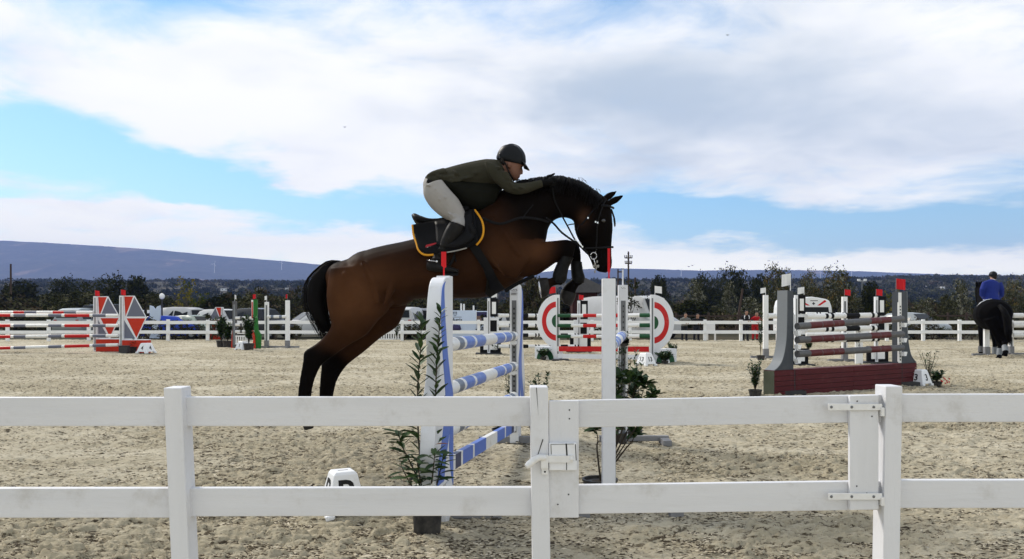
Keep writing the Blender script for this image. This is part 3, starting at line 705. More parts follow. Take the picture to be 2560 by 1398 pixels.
lg.bar(iy+Vector((0, 0, zz-.022))-NV*.03, iy+Vector((0, 0, zz-.022))+NV*.03, .003, .001, up=DV)
for k, (a, b) in enumerate(((-.036, .036), (-.030, .02), (-.036, .03))):
    lg.bar(iy+Vector((0, 0, zz-.036-k*.008))+NV*a, iy+Vector((0, 0, zz-.038-k*.008+.004*(k % 2)))+NV*b, .0035, .001, up=DV)
lg.bar(iy+Vector((0, 0, zz+.03)), iy+Vector((0, 0, zz+.055)), .002, .001, up=DV); lg.bar(iy+Vector((0, 0, zz+.042))-NV*.012, iy+Vector((0, 0, zz+.042))+NV*.012, .002, .001, up=DV)
lg.build('logo', r_std)
# second element: plain posts
QF, QB = Vector((.690, 5.72, 0)), Vector((1.205, 8.70, 0))
QD = (QB-QF).normalized(); QN = Vector((QD.y, -QD.x, 0))
def plain_standard(base, top, wd, lbl, flag, track):
    t = thing('jump_standard', lbl, 'jump standard', base, 0, 'standards of the blue and white oxer')
    mb = MB().use('white_paint'); mb.box((0, 0, top/2), (wd, .075, top)); mb.build('post', t, bevel=.003)
    ft = MB().use('grey_board'); ft.box((.12, -.005, .05), (.75, .07, .055)); ft.box((.44, -.10, .03), (.09, .30, .06)); ft.box((-.2, -.10, .03), (.09, .30, .06)); ft.build('foot', t, bevel=.003)
    if track:
        tr = MB().use('metal'); tr.box((0, -.0395, top/2-.06), (.05, .004, top-.22)); tk = tr.build('track', t)
        hl = MB().use('hole_dark')
        for i in range(24): hl.box((0, -.0405, .15+i*.058), (.012, .004, .02))
        for i in range(4): hl.ell((-.018+.012*i, -.0385, top-.03-.008*(i % 2)), (.004, .002, .004), 6, 4)
        hl.build('holes', tk)['kind'] = 'stuff'
        st = MB().use('white_paint'); st.tube([(0, 0, top), (0, 0, top+.17)], .008, 8); st.build('flag_pin', t)
        cp = MB().use('pot_black'); cp.prism([(-.05, 0), (.05, 0), (.05, .05), (.02, -.03), (-.03, -.03)], (0, -.14, 1.085), (1, 0, 0), (0, 0, 1), .1, un=(0, 1, 0)); cp.build('cup', t)
    else:
        ed = MB().use('metal'); ed.box((wd/2+.002, 0, top/2), (.004, .05, top-.1)); ed.build('track', t)
    if flag:
        fl = MB().use('red_flag'); fl.prism([(-.004, 0), (.006, 0), (.006, .04), (.010, .05), (.010, .215), (-.008, .215), (-.008, .05), (-.004, .04)], (-.0, -.02, top), (1, 0, 0), (0, 0, 1), .006, un=(0, 1, 0))
        fl.box((.006, -.022, top+.14), (.003, .004, .15)); fl.build('flag', t)
plain_standard(QF, fz(697, 5.72), 32*5.72/F, 'plain white square post with a red flag, right of the horse forelegs', True, False)
plain_standard(QB, fz(713, 8.70), 23*8.7/F, 'white post with a grey metal hole strip holding the far end of the blue pole', False, True)
STRIPES = [(0, .07, 'pole_white'), (.07, .125, 'slate_paint'), (.125, .15, 'pole_white'), (.15, .25, 'pole_blue'), (.25, .275, 'pole_white'), (.275, .40, 'pole_blue'), (.40, .58, 'pole_white'),
           (.58, .72, 'pole_blue'), (.72, .745, 'pole_white'), (.745, .86, 'pole_blue'), (.86, .88, 'pole_white'), (.88, .94, 'slate_paint'), (.94, 1, 'pole_white')]
def pole(a, b, rad, stripes, label, group, name='jump_pole', n=14, square=None):
    a, b = Vector(a), Vector(b); base = Vector((a.x, a.y, a.z)); L = b-a
    mb = MB()
    for i, (t0, t1, key) in enumerate(stripes):
        mb.use(key); p0, p1 = L*t0, L*t1
        if square: mb.bar(p0, p1, square[0], square[1])
        else: mb.tube([p0, p1], rad, n, cap=(i == 0 or i == len(stripes)-1))
    o = mb.build(name, None, base, smooth=40); return tag(o, label, 'jump pole', group)
gp = 'blue and white striped poles of the oxer'
ZP = [(1.185, 1.16), (.875, .835), (.585, .51)]
for (za, zb), lb in zip(ZP, ('top blue and white striped pole between the two curved blue wings', 'second blue and white striped pole down between the curved blue wings', 'third blue and white pole down, mostly behind the foreground top rail')):
    pole(PF+DV*.05+Vector((0, 0, za)), PB-DV*.06+Vector((0, 0, zb)), .050, STRIPES, lb, gp)
pole(PF+DV*.05+Vector((0, 0, .35)), PB-DV*.05+Vector((0, 0, .19)), 0, [(0, .06, 'pole_white'), (.06, .12, 'navy_paint'), (.12, .14, 'pole_white'), (.14, .26, 'blue_paint'), (.26, .28, 'pole_white'), (.28, .44, 'blue_paint'), (.44, .62, 'pole_white'), (.62, .76, 'blue_paint'), (.76, .78, 'pole_white'), (.78, .90, 'blue_paint'), (.90, .95, 'navy_paint'), (.95, 1, 'pole_white')],
     'square blue and white plank sloping down near the sand under the striped poles', gp, 'jump_plank', square=(.045, .105))
pole(QF+QD*.05+Vector((0, 0, 1.155)), QB-QD*.05+Vector((0, 0, 1.17)), .048, STRIPES, 'single blue and white pole from the plain white post to the hole-strip post', gp)
for base, d, zs in ((r_std, -DV, [z[1] for z in ZP]), (f_std, DV, [z[0] for z in ZP])):
    for z in zs:
        c = MB().use('plastic_white'); c.tube([d*.03+Vector((0, 0, z-.075)), d*.12+Vector((0, 0, z-.06))], .03, 10); c.build('cup', base, smooth=60)

# ------------------------------------------------------------------ potted plants near the oxer
def leaf_proto(name, L, Wd, key, curl=.12):
    mb = MB().use(key); n = 5; v = []; f = []
    for i in range(n+1):
        t = i/n; wd = Wd*math.sin(math.pi*min(.98, t*.92+.04))**.8; z = -curl*L*t*t
        v += [(t*L, -wd/2, z+wd*.18), (t*L, 0, z), (t*L, wd/2, z+wd*.18)]
    for i in range(n):
        for k in (0, 1): f.append((i*3+k, i*3+k+1, (i+1)*3+k+1, (i+1)*3+k))
    mb.add(v, f); return mb.mesh(name, 180)
LEAF = [leaf_proto('leaf', .105, .035, 'leaf_dark'), leaf_proto('leaf', .092, .033, 'leaf_mid'), leaf_proto('leaf', .08, .025, 'leaf_dark', -.1)]
LEAFB = leaf_proto('leaf', .09, .03, 'leaf_brown')
WIDE = [leaf_proto('leaf', .075, .036, 'leaf_mid', .1), leaf_proto('leaf', .07, .033, 'leaf_dark', -.05)]
SMALL = [leaf_proto('leaf', .05, .018, 'leaf_dark'), leaf_proto('leaf', .045, .016, 'leaf_mid')]
def put_leaf(protos, parent, p, az, el, sc, roll=0):
    o = bpy.data.objects.new('leaf', rnd.choice(protos)); COL.objects.link(o); o.parent = parent; o.location = p
    o.rotation_euler = (roll, -el, az); o.scale = (sc, sc, sc); return o
def pot(t, r0, r1, h):
    mb = MB().use('pot_black'); mb.lathe([(r0, 0), (r1, h*.9), (r1*1.06, h*.9), (r1*1.06, h), (r1*.95, h), (r1*.93, h-.02)], n=22); mb.build('pot', t, smooth=40)
    so = MB().use('soil'); so.lathe([(r1*.9, h-.035), (r1*.9, h-.025), (.01, h-.015)], n=16); so.build('soil', t)
def stem_leaves(t, pts, per_m, protos, sc0, sc1, el=.55, skip=.0, r=.007):
    mb = MB().use('stem'); cp_ = catmull([tuple(p) for p in pts], 5); mb.tube([Vector(p) for p in cp_], [r*(1-.75*i/len(cp_)) for i in range(len(cp_))], 6); mb.build('stem', t)
    L = sum((Vector(cp_[i+1])-Vector(cp_[i])).length for i in range(len(cp_)-1)); n = int(L*per_m); a = rnd.uniform(0, 6)
    for i in range(n):
        u = skip+(1-skip)*(i+.6)/n; k = min(len(cp_)-2, int(u*(len(cp_)-1))); fr = u*(len(cp_)-1)-k
        p = Vector(cp_[k]).lerp(Vector(cp_[k+1]), fr); a += 2.4+rnd.uniform(-.4, .4)
        put_leaf(protos, t, p, a, el+rnd.uniform(-.3, .3), (sc0+(sc1-sc0)*u)*rnd.uniform(.8, 1.2), rnd.uniform(-.5, .5))
def bay_plant():
    Y = 5.12; x0 = GX(1068, Y); t = thing('potted_laurel', 'tall potted laurel with dark pointed leaves in front of the curved blue wing', 'potted plant', (x0, Y, 0))
    pot(t, .085, .098, .21)
    def S(*pp): return [(GX(px, Y)-x0, dy, fz(py, Y)) for px, py, dy in pp]
    stem_leaves(t, S((1062, 1262, 0), (1048, 1100, -.03), (1046, 960, -.03), (1052, 880, -.02), (1054, 806, -.02)), 44, LEAF, 1.15, 1.05, .7, .15)
    stem_leaves(t, S((1075, 1262, 0), (1088, 1100, 0), (1090, 950, 0), (1096, 850, .01), (1102, 778, .01)), 48, LEAF[:2], 1.2, .6, .75, .12)
    stem_leaves(t, S((1064, 1262, 0), (1045, 1180, -.1), (1012, 1105, -.14), (1004, 1070, -.15)), 64, LEAF, 1.0, 1.1, .3, .15)
    stem_leaves(t, S((1070, 1262, 0), (1066, 1170, .1), (1066, 1090, .14)), 64, LEAF, 1.0, 1.1, .3, .15)
    stem_leaves(t, S((1076, 1262, 0), (1098, 1190, -.05), (1112, 1130, -.08)), 66, LEAF, 1.05, 1.0, .25, .12)
    stem_leaves(t, S((1066, 1262, 0), (1058, 1200, -.12), (1050, 1130, -.2)), 66, LEAF, 1.05, 1.0, .25, .12)
    stem_leaves(t, S((1070, 1262, 0), (1086, 1180, -.12), (1094, 1120, -.18)), 50, LEAF, 1.1, 1.1, .2, .1)
    stem_leaves(t, S((1060, 1262, 0), (1030, 1200, -.10), (1010, 1150, -.16)), 50, LEAF, 1.1, 1.1, .2, .1)
    put_leaf([LEAFB], t, S((1092, 1105, -.1))[0], 0, .15, .9)['label'] = 'withered orange-brown leaf'
bay_plant()
def wide_plant():
    Y = 6.05; x0 = GX(1500, Y); t = thing('potted_shrub', 'potted broad-leaved shrub with bare forked stems behind the gate', 'potted plant', (x0, Y, 0))
    pot(t, .10, .128, .155)
    def S(*pp): return [(GX(px, Y)-x0, dy, fz(py, Y)) for px, py, dy in pp]
    up = [(1538, 988), (1552, 950), (1572, 940), (1596, 945), (1618, 962), (1628, 985), (1588, 985)]; dn = [(1490, 1074), (1520, 1070), (1548, 1074), (1588, 1086)]
    for i, (px, py) in enumerate(up+dn):
        dy = .10*math.sin(i*2.2); m = ((px-1500)*.35+1502, 1130) if i < 7 else ((px-1500)*.7+1500, 1125)
        tp = [(1502, 1205), m, ((px+m[0])/2+4, (py+m[1])/2), (px, py)]
        stem_leaves(t, S(*[(x, y, dy*k/3) for k, (x, y) in enumerate(tp)]), 3, WIDE, .8, 1.0, .5, .5, r=.008)
        for e, m_ in ((1.0, 14), (.86, 9)):
            c = S((tp[-1][0]*e+tp[-2][0]*(1-e), tp[-1][1]*e+tp[-2][1]*(1-e), dy))[0]
            for k in range(m_): put_leaf(WIDE, t, c, k*2.4+i, rnd.uniform(-.35, 1.2), rnd.uniform(.95, 1.45), rnd.uniform(-.7, .7))
wide_plant()
def small_plant(name, px, py, ptop, spread, n, label, protos=SMALL, potr=.1, poth=.12, dens=26, cat='potted plant', grp=None, leafy=True, sc=1.0):
    """a many-stemmed young shrub; foliage is one part because its leaves are too small to pick apart"""
    Y = GY(py); x0 = GX(px, Y); t = thing(name, label, cat, (x0, Y, 0), 0, grp)
    if potr: pot(t, potr*.8, potr, poth)
    H = fz(ptop, Y); st = MB().use('stem'); lf = MB()
    for i in range(n):
        a = i*2.4; r_ = spread*math.sqrt((i+.5)/n); hh = H*rnd.uniform(.72, 1.0)
        pts = [Vector((0, 0, poth*.7)), Vector((math.cos(a)*r_*.35, math.sin(a)*r_*.35, hh*.5)), Vector((math.cos(a)*r_, math.sin(a)*r_, hh))]
        st.tube(pts, [.006, .004, .0015], 5)
        for k in range(int(dens*hh)):
            u = rnd.uniform(.35, 1); p = pts[1].lerp(pts[2], (u-.5)*2) if u > .5 else pts[0].lerp(pts[1], u*2)
            b = rnd.uniform(0, 6.28); e = rnd.uniform(-.2, .9); L = rnd.uniform(.04, .075)*sc
            d = Vector((math.cos(b)*math.cos(e), math.sin(b)*math.cos(e), math.sin(e))); s_ = d.cross(Vector((0, 0, 1))).normalized()*L*.2
            lf.use(rnd.choice(protos) if isinstance(protos[0], str) else rnd.choice(['leaf_dark', 'leaf_mid'])); lf.add([p, p+d*L*.5+s_, p+d*L, p+d*L*.5-s_], [(0, 1, 2, 3)])
    st.build('stem', t)
    if leafy: lf.build('foliage', t)
    return t
small_plant('potted_shrub', 1250, 1098, 1015, .13, 10, 'small dense green potted shrub on the sand under the far end of the sloping plank', dens=190, potr=.09)
small_plant('potted_shrub', 1345, 1092, 935, .13, 9, 'green potted shrub just right of the far curved blue wing', dens=110, potr=.1)
small_plant('potted_laurel', 1275, 1085, 868, .06, 5, 'slim potted laurel behind the post of the far curved blue wing', dens=70, potr=.1)
small_plant('potted_sapling', 1545, 1108, 830, .14, 8, 'tall thin sapling with small leaves behind the plain white post', dens=70, potr=.1)
small_plant('potted_sapling', 1585, 1102, 850, .10, 6, 'thin dark sapling right of the metal hole-strip post', dens=70, potr=.09)
# ------------------------------------------------------------------ the jumping horse
YH = 7.0
def coat_material():
    m = bpy.data.materials.new('coat'); m.use_nodes = True; t = NT(m.node_tree); b = t.nd['Principled BSDF']
    at = t.new('ShaderNodeVertexColor', layer_name='Col'); tcn = t.new('ShaderNodeTexCoord')
    n = t.noise(t.scale(tcn.outputs['Object'], (1, 1, 1)), 5, 5, .6)
    c = t.mix(t.m('MULTIPLY', t.ss(n, .35, .7), .35), at.outputs['Color'], (.5, .45, .42), 'MULTIPLY')
    t.put(b.inputs['Base Color'], c); b.inputs['Roughness'].default_value = .55; b.inputs['Specular IOR Level'].default_value = .02
    b.inputs['Sheen Weight'].default_value = .0
    bn = t.new('ShaderNodeBump'); bn.inputs['Strength'].default_value = .10; bn.inputs['Distance'].default_value = .004
    t.L.new(t.noise(t.scale(tcn.outputs['Object'], (1, 1, .35)), 90, 4, .6), bn.inputs['Height']); t.L.new(bn.outputs[0], b.inputs['Normal'])
    MATS['coat'] = m
coat_material()
mat('hair_black', (.0045, .004, .004), .6, .3, 20, spec=.05)
mat('leather_black', (.008, .008, .009), .45, .3, 15, (.014, .013, .013), .15, 60, spec=.06)
mat('pad_black', (.007, .007, .008), .9, .2, 20, spec=.1)
mat('pad_trim', (.62, .27, .012), .6, .2, 25)
mat('pad_grey', (.32, .31, .29), .7)
mat('boot_horse', (.006, .006, .0065), .35, .4, 30, (.02, .02, .02), 1.0, 30, spec=.08)
mat('hoof', (.014, .013, .012), .5, .6, 18, (.035, .032, .03), .3, 40, spec=.12)
mat('steel', (.62, .62, .64), .22, metal=1)
mat('eye_dark', (.006, .005, .005), .08, spec=.8)
mat('pink_trim', (.35, .02, .03), .6)
HB = Vector((GX(1090, YH), YH, 0))
horse = thing('horse', 'dark bay horse jumping over the blue and white poles under a rider in olive', 'horse', HB)
def horse_body():
    mb = MB()
    ribbon(mb, [(836, 668, 817, 722, .07), (852, 655, 826, 785, .17), (884, 642, 868, 800, .24), (925, 623, 920, 790, .28), (975, 611, 975, 768, .30), (1020, 602, 1015, 751, .315), (1080, 585, 1085, 747, .325), (1140, 562, 1150, 747, .325), (1190, 533, 1212, 744, .31), (1222, 512, 1262, 725, .285), (1250, 498, 1310, 696, .25), (1272, 486, 1345, 668, .20), (1285, 480, 1362, 625, .15)], YH, 4, 26, sq=.92)
    # neck and head
    ribbon(mb, [(1215, 515, 1340, 680, .22), (1252, 478, 1364, 606, .19), (1290, 460, 1371, 572, .155), (1335, 450, 1384, 553, .125), (1380, 446, 1402, 545, .105), (1420, 447, 1420, 546, .098), (1456, 460, 1437, 554, .095), (1485, 478, 1445, 560, .09)], YH, 4, 22)
    ribbon(mb, [(1484, 476, 1432, 540, .065), (1512, 492, 1434, 556, .092), (1527, 518, 1436, 574, .104), (1531, 545, 1441, 590, .100), (1532, 575, 1450, 608, .085), (1530, 603, 1460, 624, .070), (1529, 632, 1470, 640, .060), (1531, 655, 1477, 654, .058), (1528, 672, 1482, 668, .054), (1516, 683, 1494, 679, .035)], YH, 4, 20)
    for sy in (-1, 1):
        ribbon(mb, [(1452, 556, 1440, 580, .02), (1475, 548, 1450, 592, .028), (1490, 560, 1466, 596, .02)], YH+sy*.078, 3, 12)   # cheek
        mb.ell(P(1503, 546, YH+sy*.088), (.030, .018, .022), 10, 8)                                                       # brow
        mb.ell(P(1522, 664, YH+sy*.045), (.022, .016, .028), 10, 8)                                                       # nostril wing
    # ears
    for (bx, by, tx, ty, dy) in ((1514, 496, 1544, 477, .05), (1527, 506, 1561, 488, -.055)):
        Ye = YH+dy; a, b = P(bx, by, Ye), P(tx, ty, Ye)
        mb.tube([a-(b-a)*.25, a, a.lerp(b, .35), a.lerp(b, .7), b], [(.024, .026), (.026, .03), (.027, .034), (.017, .022), (.004, .005)], 12)
    # hind legs: near and far
    Yn, Yr = YH-.15, YH+.13
    ribbon(mb, [(955, 668, 826, 668, .10), (985, 735, 820, 700, .145), (972, 775, 816, 745, .15), (945, 803, 823, 790, .13), (915, 838, 828, 814, .10), (868, 866, 813, 838, .075), (832, 892, 789, 860, .055), (806, 912, 761, 878, .046), (793, 935, 757, 903, .036), (784, 962, 751, 935, .031), (779, 990, 745, 975, .032), (779, 1008, 744, 1000, .036), (782, 1026, 747, 1026, .037), (784, 1042, 757, 1045, .032), (786, 1054, 757, 1058, .040), (780, 1070, 764, 1073, .042)], Yn, 4, 18)
    ribbon(mb, [(1000, 690, 880, 690, .10), (1020, 745, 870, 745, .13), (1014, 772, 890, 800, .13), (994, 815, 884, 838, .115), (955, 842, 860, 862, .09), (910, 880, 832, 880, .07), (872, 910, 806, 902, .052), (852, 935, 802, 928, .044), (841, 958, 799, 955, .034), (834, 990, 798, 986, .032), (833, 1008, 798, 1010, .037), (830, 1026, 801, 1030, .034), (834, 1042, 800, 1046, .042), (826, 1058, 806, 1062, .044)], Yr, 4, 18)
    # forelegs
    Ya, Yb = YH-.11, YH+.09
    ribbon(mb, [(1265, 560, 1240, 690, .08), (1305, 590, 1290, 694, .10), (1350, 603, 1338, 690, .092), (1388, 601, 1376, 667, .070), (1412, 599, 1406, 645, .054), (1430, 602, 1420, 645, .048), (1441, 612, 1424, 648, .034)], Ya, 4, 16)
    ribbon(mb, [(1438, 612, 1404, 610, .042), (1436, 632, 1405, 628, .048), (1430, 650, 1402, 643, .042), (1421, 668, 1393, 662, .036), (1416, 684, 1386, 680, .039), (1414, 699, 1384, 696, .040), (1406, 713, 1391, 712, .028)], Ya, 4, 14)
    ribbon(mb, [(1404, 690, 1400, 712, .034), (1388, 692, 1388, 714, .030), (1374, 695, 1377, 720, .034), (1364, 697, 1372, 733, .044), (1349, 698, 1357, 744, .050)], Ya, 4, 14)
    ribbon(mb, [(1290, 590, 1270, 690, .09), (1345, 606, 1330, 690, .09), (1398, 600, 1392, 648, .065), (1425, 600, 1412, 645, .055), (1446, 612, 1430, 650, .046), (1452, 628, 1434, 652, .034)], Yb, 4, 16)
    ribbon(mb, [(1450, 620, 1424, 616, .042), (1453, 640, 1427, 636, .046), (1453, 658, 1429, 656, .038), (1456, 676, 1429, 676, .037), (1461, 694, 1431, 696, .040), (1456, 712, 1434, 712, .032)], Yb, 4, 14)
    ribbon(mb, [(1456, 702, 1430, 698, .034), (1446, 718, 1414, 710, .032), (1440, 730, 1406, 722, .036), (1435, 748, 1403, 738, .046), (1426, 764, 1411, 758, .040)], Yb, 4, 14)
    # muscle relief
    ribbon(mb, [(1240, 540, 1215, 600, .02), (1290, 590, 1245, 680, .045), (1330, 640, 1290, 700, .03)], YH-.205, 3, 12)
    ribbon(mb, [(905, 665, 850, 720, .02), (930, 720, 850, 770, .05), (925, 770, 850, 800, .03)], YH-.205, 3, 12)
    mb.ell(P(882, 706, YH), (.225, .262, .205), 20, 14); mb.ell(P(862, 692, YH), (.165, .215, .140), 20, 14); mb.ell(P(846, 690, YH), (.10, .15, .10), 16, 12); mb.ell(P(980, 690, YH), (.30, .295, .275), 20, 14); mb.ell(P(925, 700, YH), (.26, .285, .262), 20, 14)
    for (pts, r0, yo) in (([(1228, 545), (1262, 585), (1300, 640)], .030, -.245), ([(1205, 600), (1228, 650), (1262, 690)], .022, -.285), ([(1290, 618), (1330, 640), (1362, 648)], .034, -.165),
                          ([(905, 650), (935, 700), (945, 760)], .035, -.275), ([(860, 680), (880, 730), (905, 790)], .040, -.262), ([(930, 770), (900, 815), (850, 850)], .026, -.205), ([(985, 690), (975, 730), (960, 765)], .028, -.285)):
        mb.tube([P(x, y, YH+yo) for x, y in pts], [(r0*.5, r0*.5), (r0*1.25, r0*1.25), (r0*.5, r0*.5)], 10)
    me = remesh(mb, .011, 14, .5)
    # coat pattern: bay body, black points
    n = len(me.vertices); co = np.empty(n*3, np.float32); me.vertices.foreach_get('co', co); co = co.reshape(-1, 3).astype(float)
    px = 1280+F*co[:, 0]/co[:, 1]; py = HZ-F*(co[:, 2]-CH)/co[:, 1]
    px = px+14*(vnoise(co[:, 0]*9+31, co[:, 2]*9+7, 61)-.5); py = py+14*(vnoise(co[:, 0]*9+3, co[:, 2]*9+70, 62)-.5)
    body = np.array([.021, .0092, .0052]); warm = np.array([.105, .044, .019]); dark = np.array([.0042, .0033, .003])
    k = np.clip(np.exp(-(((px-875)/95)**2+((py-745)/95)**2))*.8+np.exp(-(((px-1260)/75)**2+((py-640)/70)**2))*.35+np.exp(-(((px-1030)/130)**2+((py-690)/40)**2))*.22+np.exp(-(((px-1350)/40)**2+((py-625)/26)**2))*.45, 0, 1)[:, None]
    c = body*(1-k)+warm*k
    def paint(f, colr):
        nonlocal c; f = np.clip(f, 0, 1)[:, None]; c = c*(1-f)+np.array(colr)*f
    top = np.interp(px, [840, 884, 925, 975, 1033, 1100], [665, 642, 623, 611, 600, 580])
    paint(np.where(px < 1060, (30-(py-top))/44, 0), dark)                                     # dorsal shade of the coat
    hx = px-1*(py-860)*-.35
    paint(np.where(px < 1000, sstep(-10, 34, (py-872)-(px-830)*.42), 0), dark)              # hind stockings
    paint(np.where(py > 590, sstep(1365, 1412, px+.12*(py-640)), 0)*np.where(px < 1470, 1, 0)*np.where(py > 596, 1, 0)*(1-sstep(1463, 1475, px-(py-650)*.5)), dark)
    paint(np.where(py < 600, sstep(1215, 1310, px-.75*(py-530)), 0)*.95, dark)                # neck and head nearly black
    paint(np.exp(-(((px-1457)/17)**2+((py-540)/20)**2))*.75, (.06, .028, .015))                # brown throat patch
    paint(np.where((px > 1435), sstep(560, 600, py-(1500-px)*.3), 0), dark)
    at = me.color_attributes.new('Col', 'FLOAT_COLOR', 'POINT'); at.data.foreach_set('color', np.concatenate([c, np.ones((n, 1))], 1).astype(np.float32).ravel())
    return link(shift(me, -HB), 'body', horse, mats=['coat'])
horse_body()
def loc(pts): return [p-HB for p in pts]
def hp(px, py, dy): return P(px, py, YH+dy)-HB
def tail():
    mb = MB().use('hair_black'); tmp = MB()
    ribbon(tmp, [(858, 652, 850, 668, .035), (838, 655, 840, 675, .05), (815, 660, 833, 690, .06), (793, 676, 824, 706, .07), (775, 702, 818, 728, .075), (768, 738, 814, 752, .075), (771, 768, 818, 778, .07), (786, 802, 827, 808, .05), (802, 832, 828, 828, .02)], YH-.02, 4, 14)
    mb.v, mb.f, mb.mi = [tuple(Vector(v)-HB) for v in tmp.v], tmp.f, [0]*len(tmp.f)
    to = mb.build('tail', horse, smooth=180)
    st = MB().use('hair_black')
    for i in range(240):
        s = rnd.random(); dy = rnd.uniform(-.07, .05); e = rnd.uniform(-4, 4)
        if i % 4 == 0: s = s*1.5-.25
        L = [(850-6*s, 655+8*s), (818+14*s, 660+22*s), (778+38*s, 700+20*s), (768+46*s+e, 745+e), (776+44*s+e, 785+e), (802+28*s+e*1.8, 828+rnd.uniform(-12, 22))]
        cpt = catmull(L, 3); pts = [hp(a, b, dy) for a, b in cpt]; st.tube(pts, [.0045*(1-.8*j/len(pts)) for j in range(len(pts))], 4, cap=False)
    st.build('hair_strands', to)['kind'] = 'stuff'
tail()
def mane():
    mb = MB().use('hair_black')
    crest = [(1297, 456), (1340, 448), (1386, 444), (1412, 445), (1450, 456), (1480, 474), (1504, 492)]
    cr = catmull(crest, 12)
    for i in range(420):
        k = rnd.randrange(len(cr)); x, y = cr[k]; side = -.03 if rnd.random() < .7 else .03
        L = rnd.uniform(16, 44); b = rnd.uniform(-14, 6)
        up = rnd.uniform(2, 9)
        pts = [hp(x, y+4, side*.3), hp(x+b*.2, y-up*.5, side*.7), hp(x+b*.5-3, y+L*.35, side*2.6+(-.045 if side < 0 else .045)), hp(x+b-5, y+L, side*2.9+(-.05 if side < 0 else .05))]
        pts = [Vector(p) for p in catmull([tuple(p) for p in pts], 3)]
        mb.tube(pts, [.0055*(1-.85*j/len(pts)) for j in range(len(pts))], 4, cap=False)
    for i in range(60):      # the lock blown up beside the rider's chin
        x = 1297+rnd.uniform(-2, 40); pts = [hp(x+12, 462, -.04), hp(x+2, 452+rnd.uniform(-3, 4), -.05), hp(x-6, 454+rnd.uniform(0, 6), -.06), hp(x-12, 462+rnd.uniform(0, 8), -.07)]
        pts = [Vector(p) for p in catmull([tuple(p) for p in pts], 3)]
        mb.tube(pts, [.005*(1-.8*j/len(pts)) for j in range(len(pts))], 4, cap=False)
    for x, y, dx in ((1452, 450, 12), (1460, 455, 8), (1496, 478, 6)):
        mb.tube([hp(x, y+6, 0), hp(x-6, y-6, 0), hp(x+dx*.4, y-4, 0), hp(x+dx, y+4, 0)], [.003, .003, .002, .001], 4, cap=False)
    o = mb.build('mane', horse, smooth=180); o['kind'] = 'stuff'
mane()
for dy in (-.093,):
    e = MB().use('eye_dark'); e.ell(hp(1508, 552, -.098), (.020, .012, .017), 14, 10); e.build('eye', horse, smooth=180)
e = MB().use('eye_dark'); e.ell(hp(1508, 552, .098), (.020, .012, .017), 14, 10); e.build('eye', horse, smooth=180)
# leg boots and hooves
def leg_boot(secs, Y, name='leg_boot', key='boot_horse', sq=.95):
    tmp = MB(); ribbon(tmp, secs, Y, 4, 16, grow=.006, sq=sq); mb = MB().use(key); mb.v, mb.f, mb.mi = [tuple(Vector(v)-HB) for v in tmp.v], tmp.f, [0]*len(tmp.f); return mb.build(name, horse, smooth=60)
leg_boot([(1432, 645, 1403, 640, .044), (1421, 668, 1393, 662, .038), (1417, 684, 1385, 680, .041), (1415, 698, 1383, 695, .042), (1409, 709, 1388, 707, .036)], YH-.11)
leg_boot([(1453, 655, 1428, 653, .041), (1456, 676, 1429, 676, .039), (1461, 694, 1431, 696, .042), (1458, 708, 1433, 708, .036)], YH+.09)
leg_boot([(1369, 696, 1374, 727, .042), (1360, 696, 1368, 738, .048), (1348, 697, 1356, 745, .053)], YH-.11, 'hoof', 'hoof')
leg_boot([(1439, 734, 1405, 725, .040), (1435, 748, 1402, 738, .048), (1426, 765, 1410, 759, .042)], YH+.09, 'hoof', 'hoof')
leg_boot([(787, 1052, 756, 1056, .040), (781, 1071, 763, 1074, .043)], YH-.15, 'hoof', 'hoof')
leg_boot([(835, 1042, 800, 1046, .043), (826, 1060, 805, 1064, .046)], YH+.13, 'hoof', 'hoof')
sh = MB().use('steel')
a, b = P(1349, 699, YH-.11)-HB, P(1357, 743, YH-.11)-HB; cc = (a+b)/2; hv = (a-b)/2
sh.tube([cc+hv*math.cos(t)+Vector((-.012, math.sin(t)*.052, 0)) for t in [math.pi*(-.75+1.5*i/14)+math.pi for i in range(15)]], .007, 6); sh.build('horseshoe', horse, smooth=60)
# tack: saddle, pad, girth, breastplate, bridle
def side_panel(poly, dy_fn, key, name, th=.012, parent=None):
    """a cloth or leather panel lying on the near flank; dy_fn gives its depth for a pixel-measured outline point"""
    mb = MB().use(key); n = len(poly); f = [hp(x, y, dy_fn(x, y)) for x, y in poly]; bk = [hp(x, y, dy_fn(x, y)+th) for x, y in poly]
    c = hp(sum(x for x, y in poly)/n, sum(y for x, y in poly)/n, dy_fn(sum(x for x, y in poly)/n, sum(y for x, y in poly)/n))
    mb.add(f+bk+[c], [((i+1) % n, i, 2*n) for i in range(n)]+[(i, (i+1) % n, n+(i+1) % n, n+i) for i in range(n)])
    return mb.build(name, parent or horse, smooth=30)
def flank(x, y):       # distance of the near flank surface at this height on the barrel
    top = np.interp(x, [1020, 1080, 1140, 1190, 1222], [602, 585, 562, 533, 512]); u = np.clip((y-top)/150, -.1, 1)
    return -(.165+.19*float(sstep(-.25, .42, (y-top)/150)))
def dense(poly, k=6):
    o = []
    for i in range(len(poly)):
        (x0, y0), (x1, y1) = poly[i], poly[(i+1) % len(poly)]
        o += [(x0+(x1-x0)*j/k, y0+(y1-y0)*j/k) for j in range(k)]
    return o
PAD = [(1030, 563), (1034, 590), (1040, 608), (1045, 624), (1056, 634), (1072, 638), (1090, 637), (1117, 631), (1166, 620), (1192, 613), (1200, 602), (1206, 588), (1208, 572), (1204, 553), (1197, 538), (1187, 524)]
